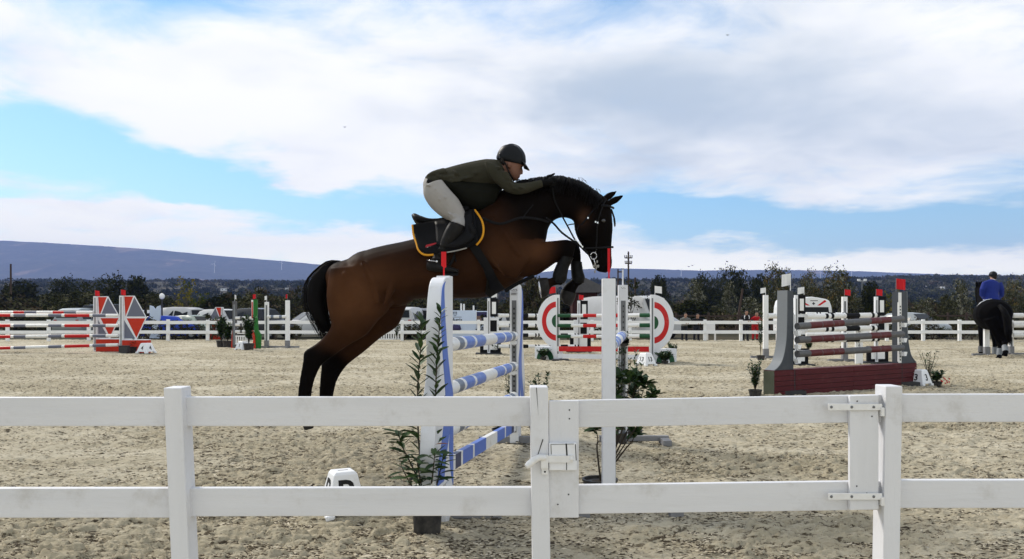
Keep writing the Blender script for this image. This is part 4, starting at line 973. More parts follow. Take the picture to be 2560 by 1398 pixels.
def grid_panel(top, bot, n, m, off, key, name, parent=None):
    """panel draped from an upper edge curve to a lower edge curve over the barrel"""
    T = catmull(top, 6); B = catmull(bot, 6)
    def at(c, u):
        k = min(len(c)-2, int(u*(len(c)-1))); f_ = u*(len(c)-1)-k; return c[k]*(1-f_)+c[k+1]*f_
    mb = MB().use(key); v = []
    for i in range(n+1):
        for j in range(m+1):
            p = at(T, i/n)*(1-j/m)+at(B, i/n)*(j/m); v.append(hp(p[0], p[1], flank(p[0], p[1])+off))
    mb.add(v, [(i*(m+1)+j, i*(m+1)+j+1, (i+1)*(m+1)+j+1, (i+1)*(m+1)+j) for i in range(n) for j in range(m)])
    o = mb.build(name, parent or horse, smooth=180); sm = o.modifiers.new('s', 'SOLIDIFY'); sm.thickness = .014; sm.offset = 1; return o
pad = grid_panel([(1031, 563), (1080, 555), (1130, 545), (1187, 524)], [(1048, 630), (1075, 638), (1117, 631), (1166, 620), (1196, 608)], 16, 8, -.012, 'pad_black', 'saddle_pad')
# the curved ends of the pad and their trim
def trim(pts, key, r=.009):
    mb = MB().use(key); q = catmull(pts, 4); mb.tube([hp(x, y, flank(x, y)-.022) for x, y in q], [(r, r)]*len(q), 8); return mb.build('trim', pad, smooth=180)
trim([(1031, 562), (1034, 588), (1041, 608), (1046, 625), (1056, 635), (1068, 638), (1084, 637)], 'pad_trim')
trim([(1187, 525), (1198, 540), (1206, 556), (1209, 575), (1206, 592), (1199, 604), (1191, 613)], 'pad_trim')
trim([(1117, 631), (1140, 627), (1167, 620)], 'pad_grey', .006)
fr = side_panel([(1185, 526), (1197, 540), (1205, 556), (1208, 575), (1205, 591), (1198, 603), (1189, 612), (1160, 618), (1150, 560)], lambda x, y: flank(x, y)-.014, 'pad_black', 'pad_front', .012, pad)
lg = MB().use('pink_trim'); lg.prism([(0, 0), (.105, .026), (.108, .058), (.01, .034)], hp(1062, 623, flank(1075, 618)-.02), (1, 0, 0), (0, 0, 1), -.004, un=(0, 1, 0))
lo = lg.build('logo_patch', pad)
tx = MB().use('white_flag'); tx.text('guyn', hp(1074, 618, flank(1075, 618)-.0265), (1, 0, .27), (-.27, 0, 1), .034, italic=.4, align='CENTER'); tx.build('lettering', lo)
def saddle():
    tmp = MB()
    ribbon(tmp, [(1030, 537, 1034, 551, .07), (1038, 534, 1040, 560, .13), (1055, 541, 1052, 566, .16), (1076, 547, 1072, 568, .15), (1105, 545, 1100, 566, .12), (1135, 532, 1135, 556, .11), (1160, 515, 1168, 540, .12), (1176, 503, 1184, 525, .09), (1184, 503, 1189, 514, .05)], YH, 4, 18)
    mb = MB().use('leather_black'); mb.v, mb.f, mb.mi = [tuple(Vector(v)-HB) for v in tmp.v], tmp.f, [0]*len(tmp.f)
    s = mb.build('saddle', horse, smooth=60)
    grid_panel([(1088, 556), (1120, 552), (1150, 542), (1180, 525)], [(1092, 612), (1120, 622), (1160, 615), (1186, 596)], 10, 6, -.030, 'leather_black', 'saddle_flap', s)
    m2 = MB().use('leather_black'); m2.tube([hp(1176, 560, -.35), hp(1184, 580, -.37), hp(1180, 600, -.36)], [.02, .026, .012], 8); m2.build('knee_roll', s, smooth=180)
saddle()
def strap(pts, wd, key='leather_black', name='strap', th=.004, parent=None, smooth_k=4):
    q = [Vector(p) for p in catmull([tuple(hp(*p)) for p in pts], smooth_k)]; mb = MB().use(key); mb.tube(q, [(th, wd/2)]*len(q), 8, up=(0, 0, 1)); return mb.build(name, parent or horse, smooth=60)
side_panel(dense([(1172, 618), (1195, 612), (1222, 655), (1246, 700), (1262, 722), (1225, 744), (1213, 735), (1222, 712), (1208, 672)], 4), lambda x, y: -.335+max(0, (y-670)/75)**2*.24, 'leather_black', 'girth')
strap([(1262, 728, -.12), (1300, 706, -.11), (1335, 690, -.16)], .03, name='belly_guard_strap')
bp = strap([(1205, 545, -.30), (1250, 560, -.305), (1300, 545, -.26), (1345, 548, -.20), (1372, 556, -.12)], .022, name='breastplate')
strap([(1305, 548, -.26), (1318, 530, -.22), (1333, 512, -.18)], .012, parent=bp)
# bridle
br = strap([(1516, 497, -.075), (1505, 520, -.105), (1494, 560, -.112), (1492, 600, -.085), (1489, 640, -.064)], .016, name='bridle')
strap([(1503, 514, -.108), (1520, 515, -.095), (1533, 520, -.02), (1534, 520, .02), (1524, 516, .09)], .02, parent=br, name='browband')
strap([(1463, 621, -.075), (1495, 620, -.08), (1527, 618, -.052), (1533, 618, 0), (1527, 618, .05)], .018, parent=br, name='noseband')
strap([(1507, 500, -.09), (1480, 530, -.11), (1455, 560, -.10), (1438, 575, -.02)], .014, parent=br, name='throat_lash')
strap([(1528, 523, -.03), (1536, 548, -.01), (1537, 566, 0), (1534, 548, .02)], .02, parent=br, name='forehead_piece')
bt = MB().use('steel'); c = hp(1484, 640, -.075)
bt.tube([c+Vector((math.cos(a)*.026, 0, math.sin(a)*.030)) for a in [2*math.pi*i/18 for i in range(19)]], .004, 6); bt.tube([c+Vector((0, 0, -.02)), c+Vector((.02, .005, -.09))], .005, 6); bt.tube([c+Vector((.01, 0, .02)), c+Vector((.03, .01, .06))], .004, 6); bt.build('bit', br, smooth=180)
fo = MB().use('pad_grey')
for i in range(9): fo.ell(hp(1488+rnd.uniform(-6, 8), 664+rnd.uniform(-10, 16), -.055+rnd.uniform(-.01, .01)), (.008, .006, .014), 6, 5)
fo.build('lip_foam', br, smooth=180)['kind'] = 'stuff'
strap([(1380, 462, -.13), (1386, 500, -.14), (1400, 530, -.13), (1424, 575, -.10), (1440, 603, -.09), (1466, 632, -.08), (1482, 642, -.075)], .016, parent=br, name='rein')
strap([(1366, 545, -.14), (1385, 560, -.12), (1405, 582, -.11), (1438, 606, -.10), (1458, 622, -.085), (1470, 632, -.075)], .018, parent=br, name='rein')
strap([(1420, 563, -.05), (1428, 561, -.06), (1437, 560, -.07)], .010, parent=br, name='keeper')
bk = MB().use('steel')
for x, y in ((1440, 600), (1447, 606), (1452, 612), (1456, 617), (1470, 545), (1489, 555), (1494, 557)):
    bk.box(hp(x, y, -.115), (.012, .006, .014))
bk.build('buckles', br)['kind'] = 'stuff'
# ------------------------------------------------------------------ the rider over the fence
mat('olive_shirt', (.040, .038, .027), .9, .45, 9, (.022, .023, .016), .35, 55, spec=.05)
mat('vest_dark', (.011, .0115, .009), .9, .3, 12, spec=.03)
mat('breeches_grey', (.33, .315, .30), .8, .3, 6, (.25, .235, .22), .25, 50, spec=.2)
mat('boot_leather', (.010, .0095, .0095), .45, .5, 20, (.024, .021, .019), .3, 40, spec=.10)
mat('helmet_shell', (.008, .009, .011), .45, .2, 20, spec=.15)
mat('helmet_gloss', (.006, .006, .007), .25, spec=.35)
mat('glove_black', (.006, .006, .006), .8, .3, 30, spec=.05)
mat('hair_brown', (.014, .010, .008), .6, .4, 40)
YR = YH
RB = Vector((GX(1110, YR), YR, 0))
rider = thing('person', 'rider in olive shirt, grey breeches and black helmet crouched over the jumping horse', 'person', RB)
def rmesh(build, voxel, name, mats, it=5, fac=.5, label=None):
    mb = MB(); build(mb); return link(shift(remesh(mb, voxel, it, fac), -RB), name, rider, mats=mats, label=label)
TORSO = [(1062, 446, 1100, 478, .15), (1075, 433, 1118, 485, .165), (1100, 426, 1142, 482, .165), (1130, 417, 1165, 478, .165), (1165, 408, 1195, 476, .17), (1195, 402, 1224, 474, .185), (1220, 399, 1252, 468, .19), (1238, 403, 1262, 452, .14)]
ARM = [(1212, 402, 1222, 440, .05), (1240, 411, 1226, 446, .062), (1262, 430, 1246, 464, .058), (1284, 454, 1266, 480, .052), (1300, 458, 1290, 487, .050), (1320, 456, 1316, 484, .046), (1340, 452, 1342, 474, .040), (1354, 449, 1358, 468, .034)]
THIGH = [(1058, 470, 1105, 450, .10), (1060, 492, 1128, 478, .115), (1076, 518, 1146, 498, .11), (1098, 538, 1158, 520, .095), (1120, 552, 1166, 540, .08), (1136, 562, 1168, 556, .066), (1150, 574, 1162, 570, .05)]
CALF = [(1126, 553, 1163, 566, .058), (1115, 570, 1158, 582, .064), (1106, 590, 1146, 598, .060), (1100, 606, 1128, 614, .048), (1094, 622, 1117, 628, .040), (1085, 638, 1108, 642, .036), (1074, 652, 1102, 657, .036)]
FOOT = [(1067, 656, 1066, 673, .026), (1076, 654, 1072, 677, .036), (1092, 656, 1090, 680, .038), (1112, 662, 1112, 682, .042), (1130, 668, 1131, 684, .042), (1142, 672, 1143, 685, .034), (1147, 676, 1147, 684, .018)]
HEADS = [(1292, 372, 1256, 372, .045), (1303, 382, 1250, 380, .068), (1309, 396, 1247, 392, .077), (1308, 408, 1249, 404, .079), (1306, 418, 1254, 413, .077), (1303, 427, 1259, 420, .073), (1300, 436, 1264, 428, .068), (1297, 444, 1268, 434, .060), (1293, 450, 1273, 440, .048), (1287, 453, 1278, 446, .03)]
def body(mb):
    ribbon(mb, TORSO, YR, 3, 20, grow=-.02)
    ribbon(mb, [(1228, 400, 1258, 444, .085), (1246, 404, 1270, 440, .062), (1258, 402, 1285, 432, .06)], YR, 3, 14)          # neck
    ribbon(mb, HEADS, YR, 3, 20)
    mb.tube([P(1303, 419, YR), P(1305, 428, YR), P(1304, 434, YR), P(1299, 435, YR)], [.007, .011, .014, .006], 10)         # nose
    mb.ell(P(1298, 440, YR), (.010, .022, .006), 10, 6); mb.ell(P(1297, 443.5, YR), (.009, .020, .006), 10, 6)             # lips
    mb.ell(P(1292, 449, YR), (.014, .02, .012), 10, 6)                                                                     # chin
    mb.ell(P(1305, 415, YR), (.008, .05, .010), 10, 6)                                                                     # brow
    for sy in (-1, 1):
        Y = YR+sy*.19; ribbon(mb, ARM, Y, 3, 14, grow=-.012)
        ribbon(mb, THIGH, YR+sy*.21, 3, 14, grow=-.015); ribbon(mb, CALF, YR+sy*.33, 3, 12, grow=-.012); ribbon(mb, FOOT, YR+sy*.34, 3, 12, grow=-.01)
        mb.tube([P(1150, 560, YR+sy*.22), P(1140, 566, YR+sy*.33)], .05, 10)
        mb.ell(P(1273, 413, YR+sy*.079), (.016, .010, .026), 10, 8); mb.ell(P(1275, 412, YR+sy*.086), (.010, .006, .016), 8, 6)     # ear
    me = remesh(mb, .0065, 3, .4)
    return me
bm_ = MB(); bo = link(shift(body(bm_), -RB), 'body', rider, mats=['skin'])
for sy in (-1, 1):
    e = MB().use('eye_dark'); e.ell(P(1303.5, 421, YR+sy*.035)-RB, (.006, .009, .006), 10, 8); e.build('eye', rider, smooth=180)
    hb = MB().use('hair_brown'); hb.ell(P(1304.5, 417.5, YR+sy*.036)-RB, (.006, .018, .003), 8, 6); hb.build('eyebrow', rider)
hb = MB()
ribbon(hb, [(1264, 402, 1247, 398, .078), (1266, 412, 1249, 408, .079), (1262, 420, 1254, 414, .06)], YR, 3, 14); hb.cur = 0
o = MB().use('hair_brown'); o.v, o.f, o.mi = [tuple(Vector(v)-RB) for v in hb.v], hb.f, [0]*len(hb.f); o.build('hair', rider, smooth=180)
def shirt(mb):
    ribbon(mb, TORSO, YR, 3, 22)
    ribbon(mb, [(1226, 398, 1252, 446, .12), (1240, 399, 1262, 440, .085), (1247, 402, 1266, 434, .078)], YR, 3, 14)          # collar
    # loose hem at the small of the back
    ribbon(mb, [(1068, 440, 1074, 452, .12), (1084, 430, 1092, 452, .165), (1110, 422, 1130, 450, .172)], YR, 3, 14)
    for sy in (-1, 1):
        Y = YR+sy*.19; ribbon(mb, ARM, Y, 3, 16)
        rr = random.Random(5)
        for i in range(11):        # folds in the sleeve and the back
            x, y = rr.choice([(1270, 446), (1276, 455), (1262, 436), (1286, 468), (1300, 466), (1326, 462), (1280, 462), (1252, 424)])
            x += rr.uniform(-5, 5); y += rr.uniform(-5, 5); mb.tube([P(x-9, y-2, Y-.052*sy*-1 if sy > 0 else Y-.052), P(x, y, Y-.058 if sy < 0 else Y+.058), P(x+9, y+3, Y-.05 if sy < 0 else Y+.05)], [.003, .014, .003], 6)
        for (x0, y0, x1, y1) in ((1090, 446, 1150, 436), (1100, 450, 1160, 452), (1085, 436, 1118, 444), (1130, 424, 1150, 440), (1168, 432, 1215, 428), (1140, 447, 1190, 440), (1118, 436, 1150, 450)):
            mb.tube([P(x0, y0, YR+sy*.150), P((x0+x1)/2, (y0+y1)/2+2, YR+sy*.176), P(x1, y1, YR+sy*.160)], [.003, .017, .003], 6)
rmesh(shirt, .0075, 'shirt', ['olive_shirt'], 3, .4)
def vest(mb):      # dark lower front of the shirt hanging over the thigh
    ribbon(mb, [(1128, 447, 1098, 473, .176), (1150, 448, 1114, 486, .180), (1175, 450, 1142, 508, .182), (1205, 450, 1162, 526, .178), (1235, 452, 1192, 536, .165), (1262, 456, 1232, 524, .13)], YR, 4, 22)
rmesh(vest, .009, 'shirt_front', ['vest_dark'], 4)
def breeches(mb):
    ribbon(mb, [(1062, 447, 1100, 470, .155), (1058, 462, 1108, 478, .175), (1060, 482, 1112, 490, .17), (1070, 505, 1112, 500, .15)], YR, 3, 20)
    for sy in (-1, 1):
        Y = YR+sy*.20; ribbon(mb, THIGH, Y, 4, 18)
        mb.tube([P(1150, 556, YR+sy*.22), P(1144, 566, YR+sy*.29), P(1142, 572, YR+sy*.335)], [.066, .066, .060], 14)
        for (x0, y0, x1, y1) in ((1062, 462, 1082, 462), (1078, 472, 1100, 472), (1086, 482, 1102, 478), (1120, 541, 1150, 541), (1124, 547, 1156, 548), (1128, 553, 1150, 553), (1104, 496, 1122, 490), (1118, 533, 1142, 538), (1090, 500, 1108, 494)):
            mb.tube([P(x0, y0, Y+sy*.085), P((x0+x1)/2, (y0+y1)/2+1.5, Y+sy*.112), P(x1, y1, Y+sy*.085)], [.003, .012, .003], 6)
rmesh(breeches, .0075, 'breeches', ['breeches_grey'], 3, .4)
bl = MB().use('leather_black'); bl.tube([P(x, y, YR+d)-RB for x, y, d in ((1068, 452, -.16), (1082, 458, -.178), (1098, 466, -.18), (1110, 474, -.17))], [(.006, .017)]*4, 8); bl.build('belt', rider, smooth=60)
for sy in (-1, 1):
    def boots(mb):
        ribbon(mb, CALF, YR+sy*.335, 4, 16); ribbon(mb, FOOT, YR+sy*.345, 4, 14)
        for (x0, y0, x1, y1) in ((1092, 622, 1116, 622), (1088, 632, 1110, 636), (1080, 644, 1104, 648), (1098, 612, 1122, 614)):
            mb.tube([P(x0, y0, YR+sy*.37), P((x0+x1)/2, (y0+y1)/2+2, YR+sy*.378), P(x1, y1, YR+sy*.37)], [.003, .008, .003], 6)
    b = rmesh(boots, .007, 'riding_boot', ['boot_leather'], 3)
    sp = MB().use('steel'); sp.tube([P(1066, 651, YR+sy*.345)-RB, P(1076, 652, YR+sy*.385)-RB, P(1093, 654, YR+sy*.388)-RB], .004, 6); sp.ell(P(1092, 654, YR+sy*.388)-RB, (.010, .004, .010), 8, 6); sp.build('spur', b, smooth=180)
    gl = MB(); Yg = YR+sy*.17
    gl.tube([P(1350, 458, YR+sy*.185), P(1362, 458, Yg), P(1372, 457, Yg-sy*.01), P(1380, 455, Yg-sy*.02)], [(.034, .030), (.036, .030), (.040, .026), (.036, .022)], 12)
    for i, (fy, fl) in enumerate(((444, 0), (449, 3), (455, 3), (461, 0))):       # four fingers curled into the mane
        gl.tube([P(1374, 450+i*5, Yg-sy*.01), P(1386+fl, fy+3, Yg-sy*.035), P(1391+fl, fy+7, Yg-sy*.065), P(1386+fl, fy+11, Yg-sy*.085)], [.0115, .0110, .0100, .0085], 8)
    gl.tube([P(1362, 450, Yg), P(1370, 441, Yg-sy*.03), P(1380, 438, Yg-sy*.05), P(1387, 434, Yg-sy*.06)], [.014, .013, .011, .008], 8)
    gm = remesh(gl, .004, 3, .4); link(shift(gm, -RB), 'glove', rider, mats=['glove_black'])
def helmet():
    mb = MB(); ribbon(mb, [(1281, 361.5, 1270, 361.5, .02), (1296, 368, 1256, 366, .062), (1307, 379, 1247, 376, .085), (1313, 391, 1242, 388, .093), (1315, 402, 1241, 397, .094), (1314, 411, 1246, 402, .091), (1312, 415, 1256, 407, .084)], YR, 4, 24)
    h = MB().use('helmet_shell'); h.v, h.f, h.mi = [tuple(Vector(v)-RB) for v in mb.v], mb.f, [0]*len(mb.f); ho = h.build('helmet', rider, smooth=180)
    cs = MB().use('helmet_gloss')
    for dy in (-.052, .052):
        q = catmull([(1250, 402), (1250, 388), (1256, 375), (1268, 365.5), (1281, 363), (1296, 368.5), (1307, 380), (1313, 395), (1313, 408)], 4)
        pts = []
        for x, y in q:
            c = P(1279, 398, YR); v = P(x, y, YR)-c; pts.append(c+v*.985+Vector((0, dy*(1.0 if y < 385 else 1.25), 0))-RB)
        cs.tube(pts, [(.004, .004)]*len(pts), 6)
    cs.build('trim', ho, smooth=180)['kind'] = 'stuff'
    vz = MB().use('helmet_gloss'); n = 12; v = []
    for i in range(n+1):
        t = -1+2*i/n; a = t*1.25
        root = P(1308, 407, YR)+Vector((.022*math.cos(a)-.02, -.082*math.sin(a), -.012*(1-abs(t)))); tip = P(1323, 427, YR)+Vector((-.045*t*t, -.066*t, .030*t*t))
        v += [root-RB, (root*.5+tip*.5)-RB+Vector((.004, 0, .004)), tip-RB]
    vz.add(v, [(i*3+k, i*3+k+1, (i+1)*3+k+1, (i+1)*3+k) for i in range(n) for k in (0, 1)]); vo = vz.build('visor', ho, smooth=180)
    s = vo.modifiers.new('s', 'SOLIDIFY'); s.thickness = .006
    ch = MB().use('leather_black'); ch.tube([P(1262, 406, YR-.086)-RB, P(1270, 425, YR-.079)-RB, P(1280, 445, YR-.05)-RB, P(1285, 453, YR)-RB], [(.002, .007)]*4, 6); ch.build('chin_strap', ho)
helmet()
def stirrup():
    for sy in (-1, 1):
        Y = YR+sy*.35; s = MB().use('leather_black')
        s.tube([P(1138, 628, YR+sy*.37)-RB+RB, P(1134, 645, Y), P(1124, 658, Y)], [(.003, .012)]*3, 6)
        s.tube([P(1136, 640, Y), P(1130, 655, Y-.01), P(1115, 678, Y)], [(.006, .012)]*3, 6); s.tube([P(1136, 640, Y), P(1142, 660, Y+.05), P(1143, 684, Y+.05)], [(.006, .012)]*3, 6)
        s.box(P(1126, 686.5, Y), (.125, .06, .014)); s.v = [tuple(Vector(v)-HB) for v in s.v]; s.build('stirrup', horse, smooth=50)
stirrup()
# ------------------------------------------------------------------ the other obstacles of the course
def X(px, Y): return GX(px, Y)
def sign(px_c, base_y, wpx, hpx, digits, label, yaw=45, near=False):
    """white moulded number marker: a hollow pyramid stump with a number on each side"""
    Y = GY(base_y); s = F/Y; half = wpx/s/2/1.2 if not near else wpx/s/2/1.05; H = hpx/s
    t = thing('number_marker', label, 'number marker', (X(px_c, Y), Y+half*.7, 0), R(yaw)+math.atan2(-(px_c-1280), F), 'white number markers beside the obstacles')
    b, tp = half, half*.52; mb = MB().use('plastic_white'); leg = .16*H
    v = []
    def ring(r, z): return [(-r, -r, z), (r, -r, z), (r, r, z), (-r, r, z)]
    r_at = lambda z: b+(tp-b)*z/H
    v = ring(r_at(leg), leg)+ring(r_at(H*.94), H*.94)+ring(tp*.88, H)
    mb.add(v, [(i, (i+1) % 4, 4+(i+1) % 4, 4+i) for i in range(4)]+[(4+i, 4+(i+1) % 4, 8+(i+1) % 4, 8+i) for i in range(4)]+[(8, 9, 10, 11), (3, 2, 1, 0)])
    for sx, sy in ((-1, -1), (1, -1), (1, 1), (-1, 1)):      # feet
        c = (sx*(r_at(0)-half*.20), sy*(r_at(0)-half*.20), leg/2+.001); mb.box(c, (half*.42, half*.42, leg))
    mb.build('body', t, bevel=half*.05)
    tl = math.atan2(b-tp, H*.94)
    for ang in (0, -90, 90, 180):
        Rz = Matrix.Rotation(R(ang), 3, 'Z'); zc = H*(.56 if near else .52); r_ = r_at(zc)+.003
        m_ = MB().use('text_black'); m_.text(digits, Rz @ Vector((0, -r_, zc)), Rz @ Vector((1, 0, 0)), Rz @ Vector((0, math.sin(tl), math.cos(tl))), H*(.74 if near else .56 if len(digits) < 2 else .48), bold=H*.012); m_.build('number', t)
    sl = MB().use('hole_dark'); sl.box((0, 0, H+.0005), (tp*.9, tp*.12, .001)); sl.build('slot', t)
    return t
sign(849, 1303, 116, 120, 'B', 'white number marker in front of the striped oxer, half hidden by the lower foreground rail', yaw=14, near=True)
sign(1617, 916, 48, 33, '13', 'white marker numbered 13 at the foot of the half-disc jump')
sign(360, 884, 42, 26, '4', 'white marker numbered 4 in front of the red box of the triangle wing')
sign(2308, 966, 54, 41, '3', 'white marker numbered 3 beside the red plank wall', yaw=58)
sign(603, 876, 34, 22, '1', 'white marker numbered 1 below the small green and orange jump')

def flag(t, x, z, hgt, w_, h_, key, dirx=1, tilt=0, dy=0.0):
    mb = MB().use('white_flag' if key == 'white_flag' else 'metal'); mb.tube([(x, dy, z), (x+tilt*hgt, dy, z+hgt)], .008, 6); m2 = MB().use(key); n = 4; v = []
    for i in range(n+1):
        u = i/n; v += [(x+tilt*hgt+dirx*w_*u, dy+.03*math.sin(u*5), z+hgt-.006*i), (x+tilt*hgt+dirx*w_*u, dy+.03*math.sin(u*5+.6), z+hgt-h_-.008*i)]
    m2.add(v, [(2*i, 2*i+1, 2*i+3, 2*i+2) for i in range(n)]); p = mb.build('flag_pole', t); o = m2.build('flag', p); sm = o.modifiers.new('s', 'SOLIDIFY'); sm.thickness = .004
# --- jump 4: red and grey triangle wings
def tri_wing(px_post, Y, label, mirror=1, flagged=True, sc=1.0):
    s = F/Y*sc; t = thing('jump_wing', label, 'jump wing', (X(px_post, Y), Y, 0), 0, 'red and grey triangle wings')
    q = lambda x, y: (mirror*x/68.5*sc*1.0, y/68.5*sc)
    H = 141
    mb = MB().use('white_paint'); a = q(0, H/2)
    mb.box((mirror*-.0, 0, a[1]), (.13*sc, .09, H/68.5*sc)); mb.build('post', t)
    tk = MB().use('metal'); tk.box((0, -.047, a[1]), (.04, .004, H/68.5*sc-.1)); tk.build('track', t)
    pl = [(4.5, H), (31, H), (61, 87), (36, 33), (4.5, 33)]
    bd = MB().use('white_paint'); bd.prism([q(*p) for p in (pl if mirror > 0 else pl[::-1])], (0, .02, 0), (1, 0, 0), (0, 0, 1), .03, un=(0, 1, 0)); bo = bd.build('panel', t)
    for key, tri in (('orange_red', [(6, H-2), (28, H-2), (9, 90)]), ('grey_paint', [(31, H-4), (58, 89.5), (12, 89.5)]), ('orange_red', [(12, 85), (58, 85), (36, 37)]), ('grey_paint', [(6, 80), (33, 35), (6, 35)])):
        m_ = MB().use(key); m_.prism([q(*p) for p in tri], (0, .017, 0), (1, 0, 0), (0, 0, 1), .0028, un=(0, 1, 0)); m_.build('triangle', bo)
    bx = MB().use('orange_red'); c = q(36, 15.5); bx.box((c[0], .03, c[1]), (62/68.5*sc, .3, 31/68.5*sc)); bx.build('base_box', t)
    bt = MB().use('white_paint'); c2 = q(36, 31.8); bt.box((c2[0], .03, c2[1]), (62/68.5*sc, .30, .022)); bt.build('trim', t)
    if flagged: flag(t, mirror*-.03, H/68.5*sc, .22*sc, mirror*.19*sc, .19*sc, 'red_flag')
    return t
Y4f, Y4r = 28.9, 29.9
tri_wing(304, Y4f, 'front red and grey triangle wing with a red flag, next to the marker 4')
tri_wing(239, Y4r, 'rear red and grey triangle wing with a red flag, left of the front one')
tri_wing(556, 43.6, 'red and grey triangle wing standing behind the far fence without a flag', -1, False, .86)
RG = []
def rep_stripes(seq, n):
    outp = []; tot = sum(a for a, _ in seq)*n; x = 0
    for _ in range(n):
        for a, k in seq: outp.append((x/tot, (x+a)/tot, k)); x += a
    return outp
SEQ4 = [(1.0, 'pole_white'), (1.1, 'grey_paint'), (.25, 'pole_white'), (2.1, 'red_paint'), (.25, 'pole_white'), (1.1, 'grey_paint'), (1.9, 'pole_white'), (1.0, 'grey_paint'), (.25, 'pole_white'), (1.9, 'red_paint'), (.25, 'pole_white'), (1.1, 'grey_paint')]
g4 = 'red, grey and white poles of obstacle 4'
xr = X(299, Y4f); xl = X(-60, Y4f)
for (yr, yl), lb in zip(((789, 788), (814, 814), (839, 842), (862, 872)), ('top red, grey and white pole of the front rank on the left', 'second red, grey and white pole of the front rank on the left', 'third red, grey and white pole of the front rank on the left', 'lowest red, grey and white pole, just over the sand on the left')):
    pole((xr, Y4f-.1, fz(yr, Y4f)), (xl, Y4f-.2, fz(yl, Y4f)), .060, rep_stripes(SEQ4, 1), lb, g4, n=10)
pole((X(236, Y4r), Y4r-.1, fz(781, Y4r)), (X(-60, Y4r), Y4r-.1, fz(781, Y4r)), .055, rep_stripes([(1.2, 'pole_white'), (.9, 'grey_paint'), (.8, 'red_paint')], 3), 'rear red, grey and white pole seen just above the top front pole on the left', g4, n=10)
small_plant('flower_pot', 335, 882, 848, .16, 9, 'dark potted flowers in front of the front triangle wing', potr=.17, poth=.22, dens=60, sc=1.5)
bxo = MB().use('dark_board'); bxo.box((0, 0, .13), (.30, .24, .26)); bxo.box((0, 0, .27), (.34, .28, .02)); tag(bxo.build('planter_box', None, (X(311, 28.4), 28.4, 0), bevel=.01), 'small dark box at the foot of the front triangle wing', 'box')
# --- the small green and orange jump
Y1 = 32.6
def slim_standard(px, top, Y, key, label, wd=.15, flag_key=None, group='slim jump standards', strip=None, foot=True, fdir=1, dp=.10, fh=.26, fw=.17):
    t = thing('jump_standard', label, 'jump standard', (X(px, Y), Y, 0), 0, group); zt = fz(top, Y)
    mb = MB().use(key); mb.box((0, 0, zt/2+.02), (wd, dp, zt-.04)); mb.build('post', t)
    if strip:
        m_ = MB().use(strip); m_.box((0, -dp/2-.003, zt/2), (wd*.42, .004, zt*.86)); m_.build('track', t)
    if foot:
        f_ = MB().use('grey_board'); f_.box((0, 0, .04), (.95, .11, .07)); f_.box((0, .15, .03), (.12, .7, .06)); f_.build('foot', t)
        c_ = MB().use('grey_board'); c_.box((0, -.02, .17), (wd*1.1, dp*1.3, .26)); c_.build('sleeve', t)
    if flag_key: flag(t, 0, zt, fh, fdir*fw, fw*.95, flag_key)
    return t
t = slim_standard(587, 753, Y1, 'pole_grey', 'pale grey standard with an orange foot, left of the small green jump', .16, 'white_flag', strip='wall_grey_edge', foot=False, fdir=.4)
m_ = MB().use('orange_red'); m_.prism([(-.10, 0), (.16, 0), (.14, .3), (.07, .75), (-.02, .95), (-.07, .5)], (-.08, .06, 0), (1, 0, 0), (0, 0, 1), .06, un=(0, 1, 0)); m_.build('wing', t)
t = thing('jump_wing', 'bright green wing with a red flag and an orange flower at its foot', 'jump wing', (X(640, Y1), Y1, 0), 0)
g_ = lambda x, y: ((x-640)/F*Y1, fz(y, Y1))
m_ = MB().use('bright_green'); m_.prism([g_(*p) for p in ((651, 873), (636, 873), (636, 842), (633, 800), (633, 749), (643, 749), (643, 790), (645, 825), (653, 838))], (0, 0, 0), (1, 0, 0), (0, 0, 1), .09, un=(0, 1, 0)); m_.build('wing', t)
m_ = MB().use('pole_white'); m_.prism([g_(*p) for p in ((634, 800), (629, 800), (628, 750), (633, 750))], (0, 0, 0), (1, 0, 0), (0, 0, 1), .09, un=(0, 1, 0)); m_.build('post', t)
m_ = MB().use('orange_red'); m_.prism([g_(*p) for p in ((632.5, 796), (629.5, 796), (629, 755), (632, 755))], (0, -.004, 0), (1, 0, 0), (0, 0, 1), .003, un=(0, 1, 0)); m_.build('stripe', t)
m_ = MB().use('orange_red'); m_.prism([g_(*p) for p in ((640, 872), (630, 872), (634, 850), (629, 832), (633, 824), (638, 840))], (0, -.05, 0), (1, 0, 0), (0, 0, 1), .04, un=(0, 1, 0)); m_.build('flower', t)
flag(t, 0, fz(749, Y1), .22, -.12, .17, 'red_flag')
for y, lb in ((795, 'top'), (812, 'middle'), (829, 'lowest')):
    pole((X(591, Y1), Y1-.1, fz(y, Y1)), (X(630, Y1), Y1-.1, fz(y, Y1)), .06, [(0, .3, 'pole_white'), (.3, .45, 'pole_grey'), (.45, .7, 'pole_white'), (.7, .85, 'pole_grey'), (.85, 1, 'pole_white')], lb+' short white pole between the orange-footed and the green standards', 'white poles of the small green jump', n=10)
t = thing('picket_filler', 'low white picket gate under the short white poles', 'filler gate', (X(608, Y1-.2), Y1-.2, 0))
m_ = MB().use('far_white'); m_.box((0, 0, .50), (.62, .05, .05)); m_.box((0, 0, .2), (.62, .05, .05)); m_.build('rail', t)
for i in range(7):
    m_ = MB().use('far_white'); m_.box((-.27+.09*i, -.03, .34), (.045, .02, .36)); m_.build('picket', t)
small_plant('potted_laurel', 553, 868, 790, .22, 16, 'left of two potted laurels at the orange-footed standard', potr=.2, poth=.28, dens=70, sc=2.6)
small_plant('potted_laurel', 569, 869, 805, .20, 14, 'right of two potted laurels at the orange-footed standard', potr=.2, poth=.28, dens=70, sc=2.6)
small_plant('potted_laurel', 622, 877, 790, .24, 16, 'potted laurel in front of the bright green wing', potr=.2, poth=.28, dens=70, sc=2.6)
